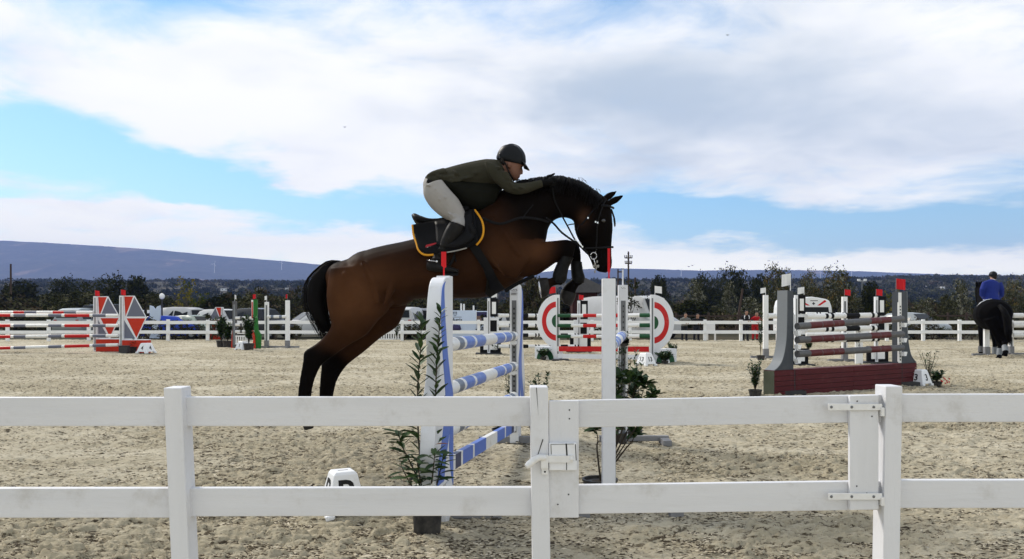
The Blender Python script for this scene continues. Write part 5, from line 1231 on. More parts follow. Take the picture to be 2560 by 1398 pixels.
slim_standard(667, 755, 33.2, 'far_white', 'white standard with grey strip and a white flag, left end of the lone white pole', .16, 'white_flag', strip='metal', fdir=-.5)
slim_standard(719, 751, 33.0, 'far_white', 'white standard with a faded red flag, right end of the lone white pole', .17, 'red_flag', fdir=-.4)
pole((X(669, 33), 32.95, fz(792, 33)), (X(716, 33), 32.95, fz(792, 33)), .065, [(0, .2, 'pole_white'), (.2, .35, 'slate_paint'), (.35, .65, 'pole_white'), (.65, .8, 'slate_paint'), (.8, 1, 'pole_white')], 'lone white pole with dark marks between two white standards left of the horse tail', 'white poles with dark marks', n=10)
# --- black and white jump in the middle distance
YB = 27.6
def frame_standard(px, topY, Y, label, flag_key, side=1, lower=True):
    t = thing('jump_standard', label, 'jump standard', (X(px, Y), Y, 0), 0, 'black and white framed standards'); s = F/Y
    zt = fz(topY, Y); u = 1/s
    m_ = MB().use('white_paint'); m_.box((0, 0, zt/2), (7*u, .10, zt)); m_.build('post', t)
    m_ = MB().use('metal'); m_.box((0, -.053, zt/2), (2.2*u, .004, zt*.9)); m_.build('track', t)
    m_ = MB().use('black_paint'); m_.box((side*13*u, 0, zt-23*u), (18.6*u, .09, 46*u)); m_.build('panel', t)
    m_ = MB().use('far_white'); m_.box((side*13*u, -.047, zt-24*u), (10*u, .004, 30*u)); m_.build('inset', t)
    if lower:
        m_ = MB().use('white_paint'); m_.box((side*6*u, .02, zt-71*u), (38*u, .09, 46*u)); o = m_.build('box', t)
        m_ = MB().use('black_paint'); m_.box((side*9*u, -.028, zt-69*u), (22*u, .004, 28*u)); m_.build('panel', o)
        m_ = MB().use('black_paint'); m_.box((side*4*u, .02, 22*u), (52*u, .09, 44*u)); o = m_.build('box', t)
        m_ = MB().use('far_white'); m_.box((side*4*u, -.028, 26*u), (34*u, .004, 28*u)); m_.build('panel', o)
    f_ = MB().use('dark_board'); f_.box((0, .1, .03), (.9, .6, .05)); f_.build('foot', t)
    if flag_key: flag(t, side*20*u if flag_key == 'white_flag' else 0, zt, .22, -.18 if flag_key == 'white_flag' else .17, .17, flag_key)
    return t
frame_standard(1222, 746, YB, 'black and white framed standard with a white flag behind the striped poles', 'white_flag', 1)
frame_standard(1447, 752, 29.0, 'black and white framed standard with a red flag behind the left half-disc wing', 'red_flag', 1)
SEQB = [(1.3, 'pole_white'), (.2, 'black_paint'), (.2, 'pole_white'), (.2, 'black_paint'), (.9, 'pole_white'), (1.0, 'black_paint'), (.9, 'pole_white'), (.2, 'black_paint'), (.2, 'pole_white'), (.2, 'black_paint')]
for y, lb in ((789, 'top'), (814, 'second'), (838, 'third'), (866, 'lowest')):
    pole((X(1246, YB), YB-.06, fz(y, YB)), (X(1446, 28.6), 28.6, fz(y, 28.6)), .065, rep_stripes(SEQB, 2), lb+' black and white pole running behind the left half-disc wing', 'black and white poles in the middle distance', n=10)
small_plant('potted_shrub', 1238, 886, 862, .22, 12, 'dark potted shrub at the foot of the middle black and white standard', potr=.15, poth=.14, dens=110, sc=2.2)
# --- jump 13: red, white and green half discs
Y13 = 23.0
def half_disc(px, cy, ry, rx, side, Y, base_y, label, flags):
    s = F/Y; ang = math.acos(min(1, rx/ry)); ux = Vector((side*math.cos(ang), math.sin(ang), 0)); nn = Vector((math.sin(ang), -side*math.cos(ang)*side, 0))
    nn = Vector((side*math.sin(ang), -math.cos(ang), 0))
    t = thing('jump_wing', label, 'jump wing', (X(px, Y), Y, 0), 0, 'red, white and green half-disc wings'); zc = fz(cy, Y); r = ry/s
    N = 30
    def arc(r0, r1=None):
        o_ = [(r0*math.cos(a), r0*math.sin(a)) for a in [-math.pi/2+math.pi*i/N for i in range(N+1)]]
        if r1: o_ += [(r1*math.cos(a), r1*math.sin(a)) for a in [math.pi/2-math.pi*i/N for i in range(N+1)]]
        return o_
    c = Vector((0, 0, zc))
    m_ = MB().use('white_paint'); m_.prism(arc(r), c, ux, (0, 0, 1), .14, un=-nn); o = m_.build('disc', t, bevel=.01)
    for r0, r1, key in ((.745*r, .53*r, 'red_paint'), (.245*r, None, 'green_paint')):
        m_ = MB().use(key); m_.prism(arc(r0, r1), c+nn*.003, ux, (0, 0, 1), .003, un=-nn); m_.build('ring', o)
    m_ = MB().use('white_paint'); m_.box((-side*.03, 0, (zc+r)/2), (.11, .10, zc+r)); m_.build('post', t)
    m_ = MB().use('metal'); m_.box((-side*.03, -.053, (zc+r)/2), (.04, .004, (zc+r)*.9)); m_.build('track', t)
    bw, bh = rx/s*1.12/max(.5, math.cos(ang)), (base_y-cy-ry*.98)/s+.06; bh = .40
    m_ = MB().use('white_paint'); m_.prism([(0, 0), (bw, 0), (bw, bh), (0, bh)], (0, 0, 0), ux, (0, 0, 1), .30, un=-nn); b = m_.build('base', t, bevel=.008)
    m_ = MB().use('green_paint'); ar = min(bw*.40, bh*.86); ac = Vector((0, 0, 0))+ux*bw*.52+nn*.003
    m_.prism([(ar*math.cos(a), ar*math.sin(a)) for a in [math.pi*i/20 for i in range(21)]], ac, ux, (0, 0, 1), .003, un=-nn); ao = m_.build('arch', b)
    m_ = MB().use('white_paint'); m_.prism([(ar*.45*math.cos(a), ar*.45*math.sin(a)) for a in [math.pi*i/20 for i in range(21)]], ac+nn*.003, ux, (0, 0, 1), .003, un=-nn); m_.build('arch_opening', ao)
    f_ = MB().use('dark_board'); f_.box((-side*.1, -.1, .02), (.5, .5, .04)); f_.build('foot', t)
    for dx, k, dr, tilt in flags: flag(t, dx, zc+r-.02, .27, dr*.19, .19, k, tilt=tilt)
    return t
half_disc(1392, 803, 66, 48, -1, 24.2, 897, 'left half-disc wing with red and green rings, behind the horse forelegs', [(-.02, 'red_flag', -1, -.05)])
half_disc(1633, 807, 70, 60, 1, 22.6, 909, 'right half-disc wing with red and green rings and a white flag', [(.05, 'white_flag', 1, 0)])
SEQ13 = [(0, .16, 'green_paint'), (.16, .40, 'pole_white'), (.40, .455, 'red_paint'), (.455, .545, 'pole_white'), (.545, .60, 'red_paint'), (.60, .84, 'pole_white'), (.84, 1, 'green_paint')]
SEQ13 = [(0, .15, 'green_paint'), (.15, .28, 'pole_white'), (.28, .42, 'red_paint'), (.42, .55, 'pole_white'), (.55, .66, 'red_paint'), (.66, .86, 'pole_white'), (.86, 1, 'green_paint')]
Ya_, Yb_ = 24.1, 22.7
for y, lb in ((789, 'top'), (814, 'middle'), (841, 'lowest')):
    pole((X(1394, Ya_), Ya_-.08, fz(y, Ya_)), (X(1634, Yb_), Yb_-.08, fz(y, Yb_)), .053, SEQ13, lb+' green, white and red pole between the half-disc wings', 'green, white and red poles of obstacle 13', n=10)
    pole((X(1398, Ya_+1.1), Ya_+1.1, fz(y+1, Ya_+1.1)), (X(1634, Yb_+1.1), Yb_+1.1, fz(y-2, Yb_+1.1)), .05, SEQ13, lb+' green, white and red pole of the rear rank behind the half-disc wings', 'green, white and red poles of obstacle 13', n=10)
pole((X(1394, Ya_), Ya_-.06, fz(872, Ya_)), (X(1626, Yb_), Yb_-.06, fz(873, Yb_)), 0, [(0, .015, 'pole_white'), (.015, .985, 'red_paint'), (.985, 1, 'pole_white')], 'flat red plank below the poles of the half-disc jump', 'planks of obstacle 13', 'jump_plank', square=(.04, .15))
pole((X(1394, Ya_), Ya_-.05, fz(890, Ya_)), (X(1610, Yb_), Yb_-.05, fz(893, Yb_)), 0, [(0, 1, 'white_paint')], 'flat white plank just above the sand under the red plank', 'planks of obstacle 13', 'jump_plank', square=(.04, .13))
small_plant('potted_shrub', 1358, 900, 872, .2, 14, 'dark plant in front of the green arch of the left half-disc wing', potr=.1, poth=.1, dens=150, sc=1.8)
small_plant('potted_shrub', 1662, 911, 878, .26, 18, 'dark plant in front of the green arch of the right half-disc wing', potr=.1, poth=.1, dens=150, sc=1.8)
small_plant('potted_shrub', 1680, 905, 856, .18, 10, 'leafy shrub behind the base of the right half-disc wing', potr=.1, poth=.1, dens=110, sc=1.6)
# --- white standard right of centre with its pot
slim_standard(1914, 738, 25.3, 'far_white', 'white standard with a white flag left of the grey jump wing', .15, 'white_flag', fdir=-1, fh=.24, fw=.17)
pole((X(1918, 25.3), 25.25, fz(790, 25.3)), (X(1990, 25.6), 25.55, fz(790, 25.6)), .085, [(0, .7, 'pole_white'), (.7, 1, 'pole_grey')], 'short white pole end between the white standard and the grey wing', 'white pole ends')
small_plant('potted_sapling', 1902, 900, 772, .10, 5, 'thin leafy sapling in a dark pot at the foot of the white-flag standard', potr=.12, poth=.14, dens=34, sc=1.7)
# --- obstacle 3: grey wings on a red plank wall
W3a, W3b = Vector((X(1984, 13.75), 13.75, 0)), Vector((X(2254, 15.4), 15.4, 0)); D3 = (W3b-W3a).normalized(); N3 = Vector((D3.y, -D3.x, 0))
def grey_wing(base, outw, label, flag_key, fx, topz, ext):
    t = thing('jump_wing', label, 'jump wing', base, 0, 'grey wings of the red wall')
    prof = [(0, .44), (0, topz), (.17, topz), (.175, 1.35), (.19, 1.0), (.23, .78), (.30, .60), (.40, .50), (ext, .445)]
    pl = smooth_poly(prof[2:], 4); pl = prof[:2]+pl
    m_ = MB().use('wall_grey'); m_.prism(pl, -N3*.0, outw, (0, 0, 1), .20, un=-N3); m_.build('wing', t, bevel=.006)
    # paler strip of the curved outer edge
    m_ = MB().use('wall_grey_edge'); q = [p for p in pl if p[0] > .1]; v = []
    for a, z in q: v += [Vector(outw)*(a+.003)+N3*.004+Vector((0, 0, z+.003)), Vector(outw)*(a+.003)-N3*.204+Vector((0, 0, z+.003))]
    m_.add(v, [(2*i, 2*i+1, 2*i+3, 2*i+2) for i in range(len(q)-1)]); o = m_.build('edge', t); s_ = o.modifiers.new('s', 'SOLIDIFY'); s_.thickness = .012
    tr = MB().use('pole_white'); tr.box(-Vector(outw)*.004+N3*-.05+Vector((0, 0, 1.05)), (.006, .06, 1.15), Matrix((Vector(outw), N3, Vector((0, 0, 1)))).transposed()); tr.build('track', t)
    if outw.dot(D3) > 0:
        hl = MB().use('hole_dark')
        tr = MB().use('pole_white'); tr.bar(N3*.004-D3*.06+Vector((0, 0, .46)), N3*.004-D3*.06+Vector((0, 0, topz-.02)), .008, .09, up=D3); tr.build('track', t)
        for i in range(18): hl.box(N3*.010-D3*.06+Vector((0, 0, .52+i*.06)), (.022, .012, .03))
        hl.build('holes', t)['kind'] = 'stuff'
    bs = MB().use('dark_board'); bs.box(Vector(outw)*.1+Vector((0, .25, .05)), (.5, .7, .08)); bs.build('foot', t)
    flag(t, fx, topz, .30 if flag_key == 'white_flag' else .26, -.16 if flag_key == 'white_flag' else .17, .20, flag_key, dy=.1)
    return t
gwl = grey_wing(W3a, -D3, 'left grey curved wing with a white flag on the red plank wall', 'white_flag', -.02, 1.80, .50)
gwr = grey_wing(W3b, D3, 'right grey curved wing with a red flag on the red plank wall', 'red_flag', -.06, 1.83, .48)
def plank_wall():
    A = W3a-D3*.52; L = (W3b+D3*.46-A).length
    t = thing('plank_wall', 'low dark red wall of horizontal planks under the grey and maroon poles', 'jump wall', A)
    H = .435; rows = 5; ph = H/rows; M = Matrix((D3, N3, Vector((0, 0, 1)))).transposed()
    segs = [(.0, .515), (.535, .535+(L-1.02)*.52), (.54+(L-1.02)*.52, L-.49), (L-.475, L)]
    for (s0, s1) in segs:
        for r_ in range(rows):
            m_ = MB().use('brick_red'); m_.box(D3*((s0+s1)/2)+N3*(.012+.003*rnd.random())+Vector((0, 0, ph*(r_+.5))), (s1-s0-.006, .024, ph-.007), M); m_.build('plank', t)
    m_ = MB().use('dark_board'); m_.box(D3*(L/2)-N3*.09+Vector((0, 0, H/2)), (L-.02, .17, H-.012), M); m_.build('core', t)
    m_ = MB().use('olive_edge'); m_.box(-D3*.006-N3*.085+Vector((0, 0, H/2)), (.012, .22, H), M); m_.build('end_board', t)
    for s_ in (.525, L-.482):
        m_ = MB().use('dark_board'); m_.box(D3*s_+N3*.008+Vector((0, 0, H/2)), (.018, .03, H), M); m_.build('joint_strip', t)
    m_ = MB().use('brick_red'); m_.box(D3*(L/2)-N3*.085+Vector((0, 0, H+.003)), (L, .21, .012), M); m_.build('cap', t)
plank_wall()
SEQ3 = [(0, .10, 'pole_grey'), (.10, .20, 'maroon'), (.20, .205, 'pole_grey'), (.205, .30, 'maroon'), (.30, .305, 'pole_grey'), (.305, .40, 'maroon'), (.40, .66, 'pole_grey'), (.66, .75, 'maroon'), (.75, .755, 'pole_grey'), (.755, .86, 'maroon'), (.86, 1, 'pole_grey')]
for (yl, yr), lb in zip(((816, 797), (850, 835), (885, 869)), ('top', 'middle', 'lowest')):
    pole(W3a+D3*.03+N3*.05+Vector((0, 0, fz(yl, 13.75))), W3b-D3*.06+N3*.05+Vector((0, 0, fz(yr, 15.4))), .060, SEQ3, lb+' maroon and grey pole between the grey curved wings', 'maroon and grey poles of obstacle 3')
    for b_, sgn, y, Yq in ((gwl, 1, yl, 13.75), (gwr, -1, yr, 15.4)):
        c_ = MB().use('plastic_white'); c_.prism([(-.05, .02), (.06, .02), (.03, -.06), (-.03, -.06)], D3*sgn*.03+N3*.10+Vector((0, 0, fz(y, Yq)-.10)), D3, (0, 0, 1), .08, un=-N3); c_.build('cup', b_)
small_plant('potted_shrub', 1888, 992, 898, .13, 12, 'bushy potted shrub at the left end of the red plank wall', potr=.11, poth=.12, dens=120, sc=1.1)
small_plant('potted_sapling', 2322, 958, 868, .24, 12, 'nearly bare forked sapling behind the marker 3', potr=.1, poth=.1, dens=24, sc=1.0)
fp = small_plant('flower_pot', 2342, 964, 926, .16, 12, 'dark leafy plant with red flowers right of the marker 3', potr=.1, poth=.08, dens=150, sc=1.5)
m_ = MB().use('red_flag')
for i in range(9): m_.ell((rnd.uniform(.02, .2), -.12+rnd.uniform(-.05, .05), rnd.uniform(.05, .16)), (.018, .018, .014), 6, 4)
m_.build('blossoms', fp)['kind'] = 'stuff'
# --- black and white triple bar behind obstacle 3
YC = 21.5
frame_standard(1990, 738, YC, 'black and white framed standard with a white flag right of the left grey wing', 'white_flag', 1)
frame_standard(2190, 742, YC+1.0, 'black and white framed standard with a red flag, left of the right grey wing', 'red_flag', 1)
slim_standard(2111, 742, 23.5, 'far_white', 'slim white standard with a red flag in front of the autumn trees', .14, 'red_flag', strip='metal', fh=.22)
for y, lb in ((791, 'top'), (823, 'second'), (850, 'third')):
    pole((X(2012, YC), YC-.08, fz(y+.5, YC)), (X(2192, YC+1), YC+.92, fz(y-3, YC+1)), .075, rep_stripes(SEQB, 1), lb+' black and white pole behind the maroon poles', 'black and white poles behind obstacle 3', n=10)
pole((X(2012, 23.6), 23.5, fz(786, 23.5)), (X(2111, 23.6), 23.45, fz(787, 23.5)), .065, rep_stripes(SEQB, 1), 'rear black and white pole level with the ambulance windscreen', 'black and white poles behind obstacle 3', n=10)
pole((X(2012, 23.6), 23.5, fz(838, 23.5)), (X(2111, 23.6), 23.45, fz(836, 23.5)), .06, [(0, 1, 'pole_white')], 'plain white rear pole behind the middle maroon pole', 'black and white poles behind obstacle 3', n=10)
t = thing('lettered_board', 'upright white board with vertical black letters behind the maroon poles', 'sign', (X(2147, 22.2), 22.2, 0))
m_ = MB().use('far_white'); m_.box((0, 0, fz(822, 22.2)/2), (.20, .06, fz(822, 22.2))); m_.build('board', t)
for ch, y in (('N', 829), ('I', 835), ('L', 856), ('A', 863), ('S', 869)):
    m_ = MB().use('text_black'); m_.text(ch, (0, -.033, fz(y, 22.2)), (1, 0, 0), (0, 0, 1), .085, bold=.002); m_.build('letter', t)
small_plant('potted_shrub', 2022, 884, 845, .2, 10, 'dark potted shrub seen between the middle and lowest maroon poles', potr=.12, poth=.1, dens=90, sc=1.8)
small_plant('potted_shrub', 2108, 872, 826, .2, 10, 'pale potted shrub at the foot of the slim red-flag standard', potr=.12, poth=.1, dens=60, sc=1.8)
small_plant('potted_shrub', 2205, 896, 865, .2, 10, 'dark potted shrub just left of the right grey wing', potr=.14, poth=.2, dens=90, sc=1.8)
# --- pieces at the right edge
slim_standard(2466, 745, 26.8, 'far_white', 'white standard half hidden by the far black horse, with a white flag', .16, 'white_flag', fdir=-.8)
slim_standard(2527, 800, 27.2, 'far_white', 'short white standard behind the tail of the far black horse', .13, None, strip='metal')
for y, lb in ((789, 'top'), (813, 'second'), (838, 'third')):
    pole((X(2530, 27), 26.95, fz(y, 27)), (X(2640, 27), 26.9, fz(y, 27)), .085, [(0, .22, 'pole_white'), (.22, .4, 'maroon'), (.4, 1, 'pole_white')], lb+' white pole end at the right edge of the picture', 'white poles at the right edge', n=10)
# ------------------------------------------------------------------ the far side of the arena
YW = 41.2
def far_fence():
    t = thing('arena_fence', 'white two-rail fence along the far side of the arena', 'fence', (0, YW, 0))
    posts = [-81, 19, 122, 222, 321, 420, 519, 620, 720, 820, 915, 1005, 1100, 1197, 1290, 1385, 1480, 1575, 1670, 1762, 1852, 1944, 2035, 2125, 2217, 2308, 2399, 2490, 2582]
    pm = MB().use('far_white'); pm.box((0, 0, .55), (.15, .12, 1.12)); me = pm.mesh('post')
    for px in posts:
        o = bpy.data.objects.new('post', me); COL.objects.link(o); o.parent = t; o.location = (X(px, YW), 0, rnd.uniform(-.02, .01)); o.rotation_euler = (0, rnd.uniform(-.012, .012), 0)
    for a, b in zip(posts[:-1], posts[1:]):
        for zc in (.965, .465):
            m_ = MB().use('far_white'); j = rnd.uniform(-.012, .012); m_.bar((X(a, YW)+.004, -.085, zc+j), (X(b, YW)-.004, -.085, zc+rnd.uniform(-.012, .012)), .045, .165); m_.build('rail', t)
far_fence()
# brown post and rail fence behind the right half
mat('brown_wood', (.055, .035, .026), .85, .5, 10, (.10, .075, .06))
def brown_fence():
    t = thing('rail_fence', 'weathered brown post and rail fence behind the spectators on the right', 'fence', (0, 54, 0)); Y = 54
    xs = [1690, 1772, 1852, 1930, 2010, 2095, 2180, 2260, 2322, 2370, 2416, 2500, 2590]
    for px in xs:
        m_ = MB().use('brown_wood'); m_.tube([(X(px, Y), 0, 0), (X(px, Y)+rnd.uniform(-.03, .03), 0, 1.5)], [.09, .075], 8); m_.build('post', t)
    for a, b in zip(xs[:-1], xs[1:]):
        for z in (1.28, .82, .38):
            m_ = MB().use('brown_wood'); m_.bar((X(a, Y), -.1, z+rnd.uniform(-.05, .05)), (X(b, Y), -.1, z+rnd.uniform(-.05, .05)), .05, .11); m_.build('rail', t)
brown_fence()
def pole_thing(name, px, ytop, Y, r, label, lean=0, arms=(), key='brown_wood', base=None, cat='utility pole'):
    z0 = float(terrain_h(X(px, Y), Y)); t = thing(name, label, cat, (X(px, Y), Y, z0)); H = fz(ytop, Y)-z0
    m_ = MB().use(key); m_.tube([(0, 0, 0), (lean, 0, H)], [r, r*.75], 8); m_.build('shaft', t)
    for z_, w_ in arms:
        zz = fz(z_, Y)-z0; m_ = MB().use(key); m_.box((0, 0, zz), (w_, .1, .12)); m_.build('crossarm', t)
        for s_ in (-1, -.5, .5, 1):
            i_ = MB().use('metal'); i_.tube([(s_*w_*.48, 0, zz+.05), (s_*w_*.48, 0, zz+.32)], .06, 6); i_.build('insulator', t)
    return t
pole_thing('utility_pole', 1571, 629, 95, .13, 'tallest dark utility pole with two crossarms, right of the horse head', 0, ((645, .9), (659, .8)))
pole_thing('utility_pole', 1588, 694, 90, .13, 'plain dark pole just right of the crossarm pole')
pole_thing('utility_pole', 27, 660, 85, .12, 'thin dark pole at the left edge against the blue hill')
tp_ = pole_thing('twin_pole', 1545, 673, 92, .11, 'dark twin pole joined by rungs, left of the crossarm pole')
m_ = MB().use('brown_wood'); m_.tube([(.55, 0, 0), (.55, 0, fz(672, 92))], [.11, .09], 8); m_.build('shaft', tp_)
for y in (680, 700, 722):
    m_ = MB().use('brown_wood'); m_.box((.27, 0, fz(y, 92)-tp_.location.z), (.7, .1, .14)); m_.build('rung', tp_)
pole_thing('leaning_pole', 1839, 722, 56, .10, 'dark wooden pole leaning to the right above the brown fence', lean=.5)
pole_thing('lamp_post', 2155, 700, 150, .14, 'tall floodlight post on the slope behind the striped poles', key='metal', cat='lamp post')
pole_thing('lamp_post', 405, 748, 46, .06, 'dark post with a round pale lamp left of the yellow tree', key='dark_board', cat='lamp post')
l_ = [o for o in COL.objects if o.get('label', '').startswith('dark post with a round pale')][0]
m_ = MB().use('far_white'); m_.ell((0, 0, fz(741, 46)), (.15, .15, .18), 12, 8); m_.build('lamp', l_, smooth=180)
l_ = [o for o in COL.objects if o.get('label', '').startswith('tall floodlight')][0]
m_ = MB().use('far_white'); zt = fz(700, 150)-l_.location.z; m_.box((-.6, 0, zt), (.5, .3, .35)); m_.box((.6, 0, zt), (.5, .3, .35)); m_.box((0, 0, zt-.2), (1.6, .12, .12)); m_.build('lamp_head', l_)
# ------------------------------------------------------------------ parked vehicles
mat('car_white', (.48, .48, .48), .35, .3, 2, (.36, .35, .33), spec=.4); mat('car_silver', (.30, .32, .32), .28, metal=.3, coat=.1); mat('car_dark', (.018, .02, .024), .25, coat=.1); mat('car_blue', (.02, .06, .42), .3, coat=.1); mat('car_green', (.20, .25, .22), .3, coat=.1)
mat('lamp_red', (.35, .01, .01), .3); mat('lamp_clear', (.6, .6, .58), .15)
CARS = {  # stations: x, half width at sill, half width at shoulder, z bottom, z shoulder, z roof, half width at roof
 'hatch': ([(-2.0, .80, .78, .35, .75, .75, .7), (-1.95, .84, .84, .22, .92, .92, .75), (-1.75, .85, .86, .2, .95, 1.30, .62), (-1.45, .86, .87, .2, .96, 1.46, .62), (-.4, .86, .87, .2, .96, 1.50, .64), (.35, .86, .87, .2, .95, 1.44, .62), (1.0, .85, .86, .2, .93, .98, .70), (1.6, .83, .83, .2, .85, .88, .66), (1.95, .78, .74, .28, .68, .70, .6), (2.02, .7, .68, .35, .6, .6, .55)], 1.25),
 'suv': ([(-2.2, .85, .82, .45, .9, .9, .75), (-2.15, .89, .89, .3, 1.08, 1.1, .78), (-2.0, .9, .9, .3, 1.1, 1.68, .68), (-1.5, .9, .91, .3, 1.1, 1.80, .68), (-.3, .9, .91, .3, 1.1, 1.82, .70), (.35, .9, .91, .3, 1.08, 1.76, .68), (.95, .9, .9, .3, 1.06, 1.12, .76), (1.8, .88, .87, .3, 1.0, 1.02, .72), (2.1, .84, .8, .4, .8, .82, .66), (2.2, .75, .72, .45, .7, .7, .6)], 1.35),
 'van': ([(-2.7, .95, .93, .4, 1.2, 2.3, .85), (-2.65, .98, .98, .3, 1.25, 2.42, .86), (-1.5, .98, .99, .3, 1.25, 2.5, .88), (.6, .98, .99, .3, 1.25, 2.5, .88), (1.15, .98, .98, .3, 1.22, 2.36, .84), (1.75, .97, .97, .3, 1.2, 1.32, .84), (2.35, .95, .93, .3, 1.02, 1.06, .78), (2.6, .88, .86, .4, .8, .82, .7)], 1.7)}
def car(kind, px, Y, yaw, key, name, label, scale=1.0, z=0.0, cat=None, roofkey=None):
    st, wb = CARS[kind]; t = thing(name, label, cat or ('van' if kind == 'van' else 'car'), (X(px, Y), Y, float(terrain_h(X(px, Y), Y))+z), R(yaw), 'vehicles parked behind the far fence')
    mb = MB().use(key); v = []
    def ringp(s_):
        x, w0, w1, zb, zs, zr, wr = s_; zr = max(zr, zs+.001)
        return [(x, -w0, zb), (x, -w0*1.02, (zb+zs)/2), (x, -w1, zs), (x, -(w1*.35+wr*.65) if zr-zs > .1 else -wr*1.02, zs+(zr-zs)*.72), (x, -wr*.9, zr), (x, -wr*.4, zr+.02), (x, wr*.4, zr+.02), (x, wr*.9, zr), (x, (w1*.35+wr*.65) if zr-zs > .1 else wr*1.02, zs+(zr-zs)*.72), (x, w1, zs), (x, w0*1.02, (zb+zs)/2), (x, w0, zb)]
    n = 12
    for s_ in st: v += ringp(s_)
    fs = [(i*n+k, i*n+(k+1) % n, (i+1)*n+(k+1) % n, (i+1)*n+k) for i in range(len(st)-1) for k in range(n)]; fs += [tuple(range(n-1, -1, -1)), tuple((len(st)-1)*n+k for k in range(n))]
    mb.add(v, fs); b = mb.build('body', t, smooth=35)
    # glazing set 4 mm proud
    def interp(x):
        for a, c in zip(st[:-1], st[1:]):
            if a[0] <= x <= c[0]:
                u = (x-a[0])/(c[0]-a[0]); return [a[i]*(1-u)+c[i]*u for i in range(7)]
    roof = [s_ for s_ in st if s_[5]-s_[4] > .3]; xb, xf = roof[0][0], roof[-1][0]
    for sy in (-1, 1):
        for x0, x1 in ((xb+.12, (xb+xf)/2-.05), ((xb+xf)/2+.05, xf+.05)):
            if kind == 'van' and x0 < .3: continue
            q = []
            for x in (x0, x1):
                s_ = interp(x); zr, zs = s_[5], s_[4]; q += [(x, sy*(s_[2]*1.0+.004), zs+.03), (x, sy*((s_[2]*.35+s_[6]*.65)+.006), zs+(zr-zs)*.70)]
            m_ = MB().use('glass'); m_.add(q, [(0, 1, 3, 2) if sy < 0 else (0, 2, 3, 1)]); m_.build('side_window', t)
    nxt = st[st.index(roof[-1])+1]; pr = roof[-1]
    def band(a, c, u0, u1, nm, off):
        q = []
        for u in (u0, u1):
            s_ = [a[i]*(1-u)+c[i]*u for i in range(7)]; q += [(s_[0]+off, -s_[6]*.86, s_[5]+.03), (s_[0]+off, s_[6]*.86, s_[5]+.03)]
        m_ = MB().use('glass'); m_.add(q, [(0, 1, 3, 2)]); m_.build(nm, t)
    band(pr, nxt, .08, .92, 'windscreen', .004)
    if kind != 'van': 
        pv = st[st.index(roof[0])-1]; band(roof[0], pv, .12, .85, 'rear_window', -.012)
    for x in (-wb, wb):
        for sy in (-1, 1):
            m_ = MB().use('rubber'); m_.tube([(x, sy*.70, .32), (x, sy*.90, .32)], .32, 16, up=(0, 0, 1)); w_ = m_.build('wheel', t, smooth=40)
            m_ = MB().use('car_silver'); m_.tube([(x, sy*.88, .32), (x, sy*.908, .32)], .19, 12); m_.build('rim', w_, smooth=40)
    for sy in (-1, 1):
        m_ = MB().use('lamp_clear'); s_ = st[-2]; m_.box((s_[0]-.04, sy*.58, s_[4]-.06), (.12, .26, .14)); m_.build('headlight', t)
        m_ = MB().use('lamp_red'); s_ = st[1]; m_.box((s_[0]-.02, sy*.68, s_[4]-.1), (.08, .16, .24)); m_.build('tail_light', t)
        m_ = MB().use(key); m_.box((xf+.35, sy*.98, st[5][4]+.08), (.14, .18, .12)); m_.build('mirror', t)
    if scale != 1: t.scale = (scale,)*3
    return t
car('suv', 212, 50, 90, 'car_silver', 'parked_car', 'silver estate car seen from behind above the left poles', .96)
car('van', 292, 52, 75, 'car_dark', 'parked_van', 'dark van between the two red triangle wings', .8)
car('suv', 432, 51, 160, 'car_white', 'parked_car', 'white boxy car behind the blue car, right of the lamp post', 1.0)
car('hatch', 432, 45.6, 15, 'car_blue', 'parked_car', 'bright blue car right of the dark lamp post', .86)
car('hatch', 492, 46.5, -30, 'car_green', 'parked_car', 'pale grey-green car behind the yellow tree trunk', .88)
car('suv', 570, 47, -32, 'car_white', 'parked_car', 'white estate car behind the red triangle panel', .92)
car('suv', 660, 46.5, -28, 'car_dark', 'parked_car', 'dark car behind the lone white pole', .95)
car('hatch', 780, 47.5, 215, 'car_white', 'parked_car', 'white hatchback partly hidden by the horse tail', 1.02)
car('suv', 1024, 47, 80, 'car_white', 'parked_car', 'white car with dark rear window under the horse belly', .98)
car('suv', 1072, 49, 75, 'car_dark', 'parked_car', 'dark car between the white car and the front blue wing', .95)
car('hatch', 1218, 52, 150, 'car_white', 'parked_car', 'small white car behind the middle black and white standard', .95)
car('van', 1540, 50, -62, 'car_white', 'parked_van', 'left white van behind the half-disc jump', 1.0)
car('van', 1606, 47.5, -62, 'car_white', 'parked_van', 'right white van showing its dark windscreen beside the half-disc wing', .98)
car('hatch', 2286, 47, -68, 'car_silver', 'parked_car', 'grey car right of the grey jump wing', .98)
car('suv', 2278, 44.5, 20, 'car_dark', 'parked_car', 'dark car low behind the far fence right of the grey wing', .42)
mat('ambulance_white', (.80, .80, .80), .35, spec=.3)
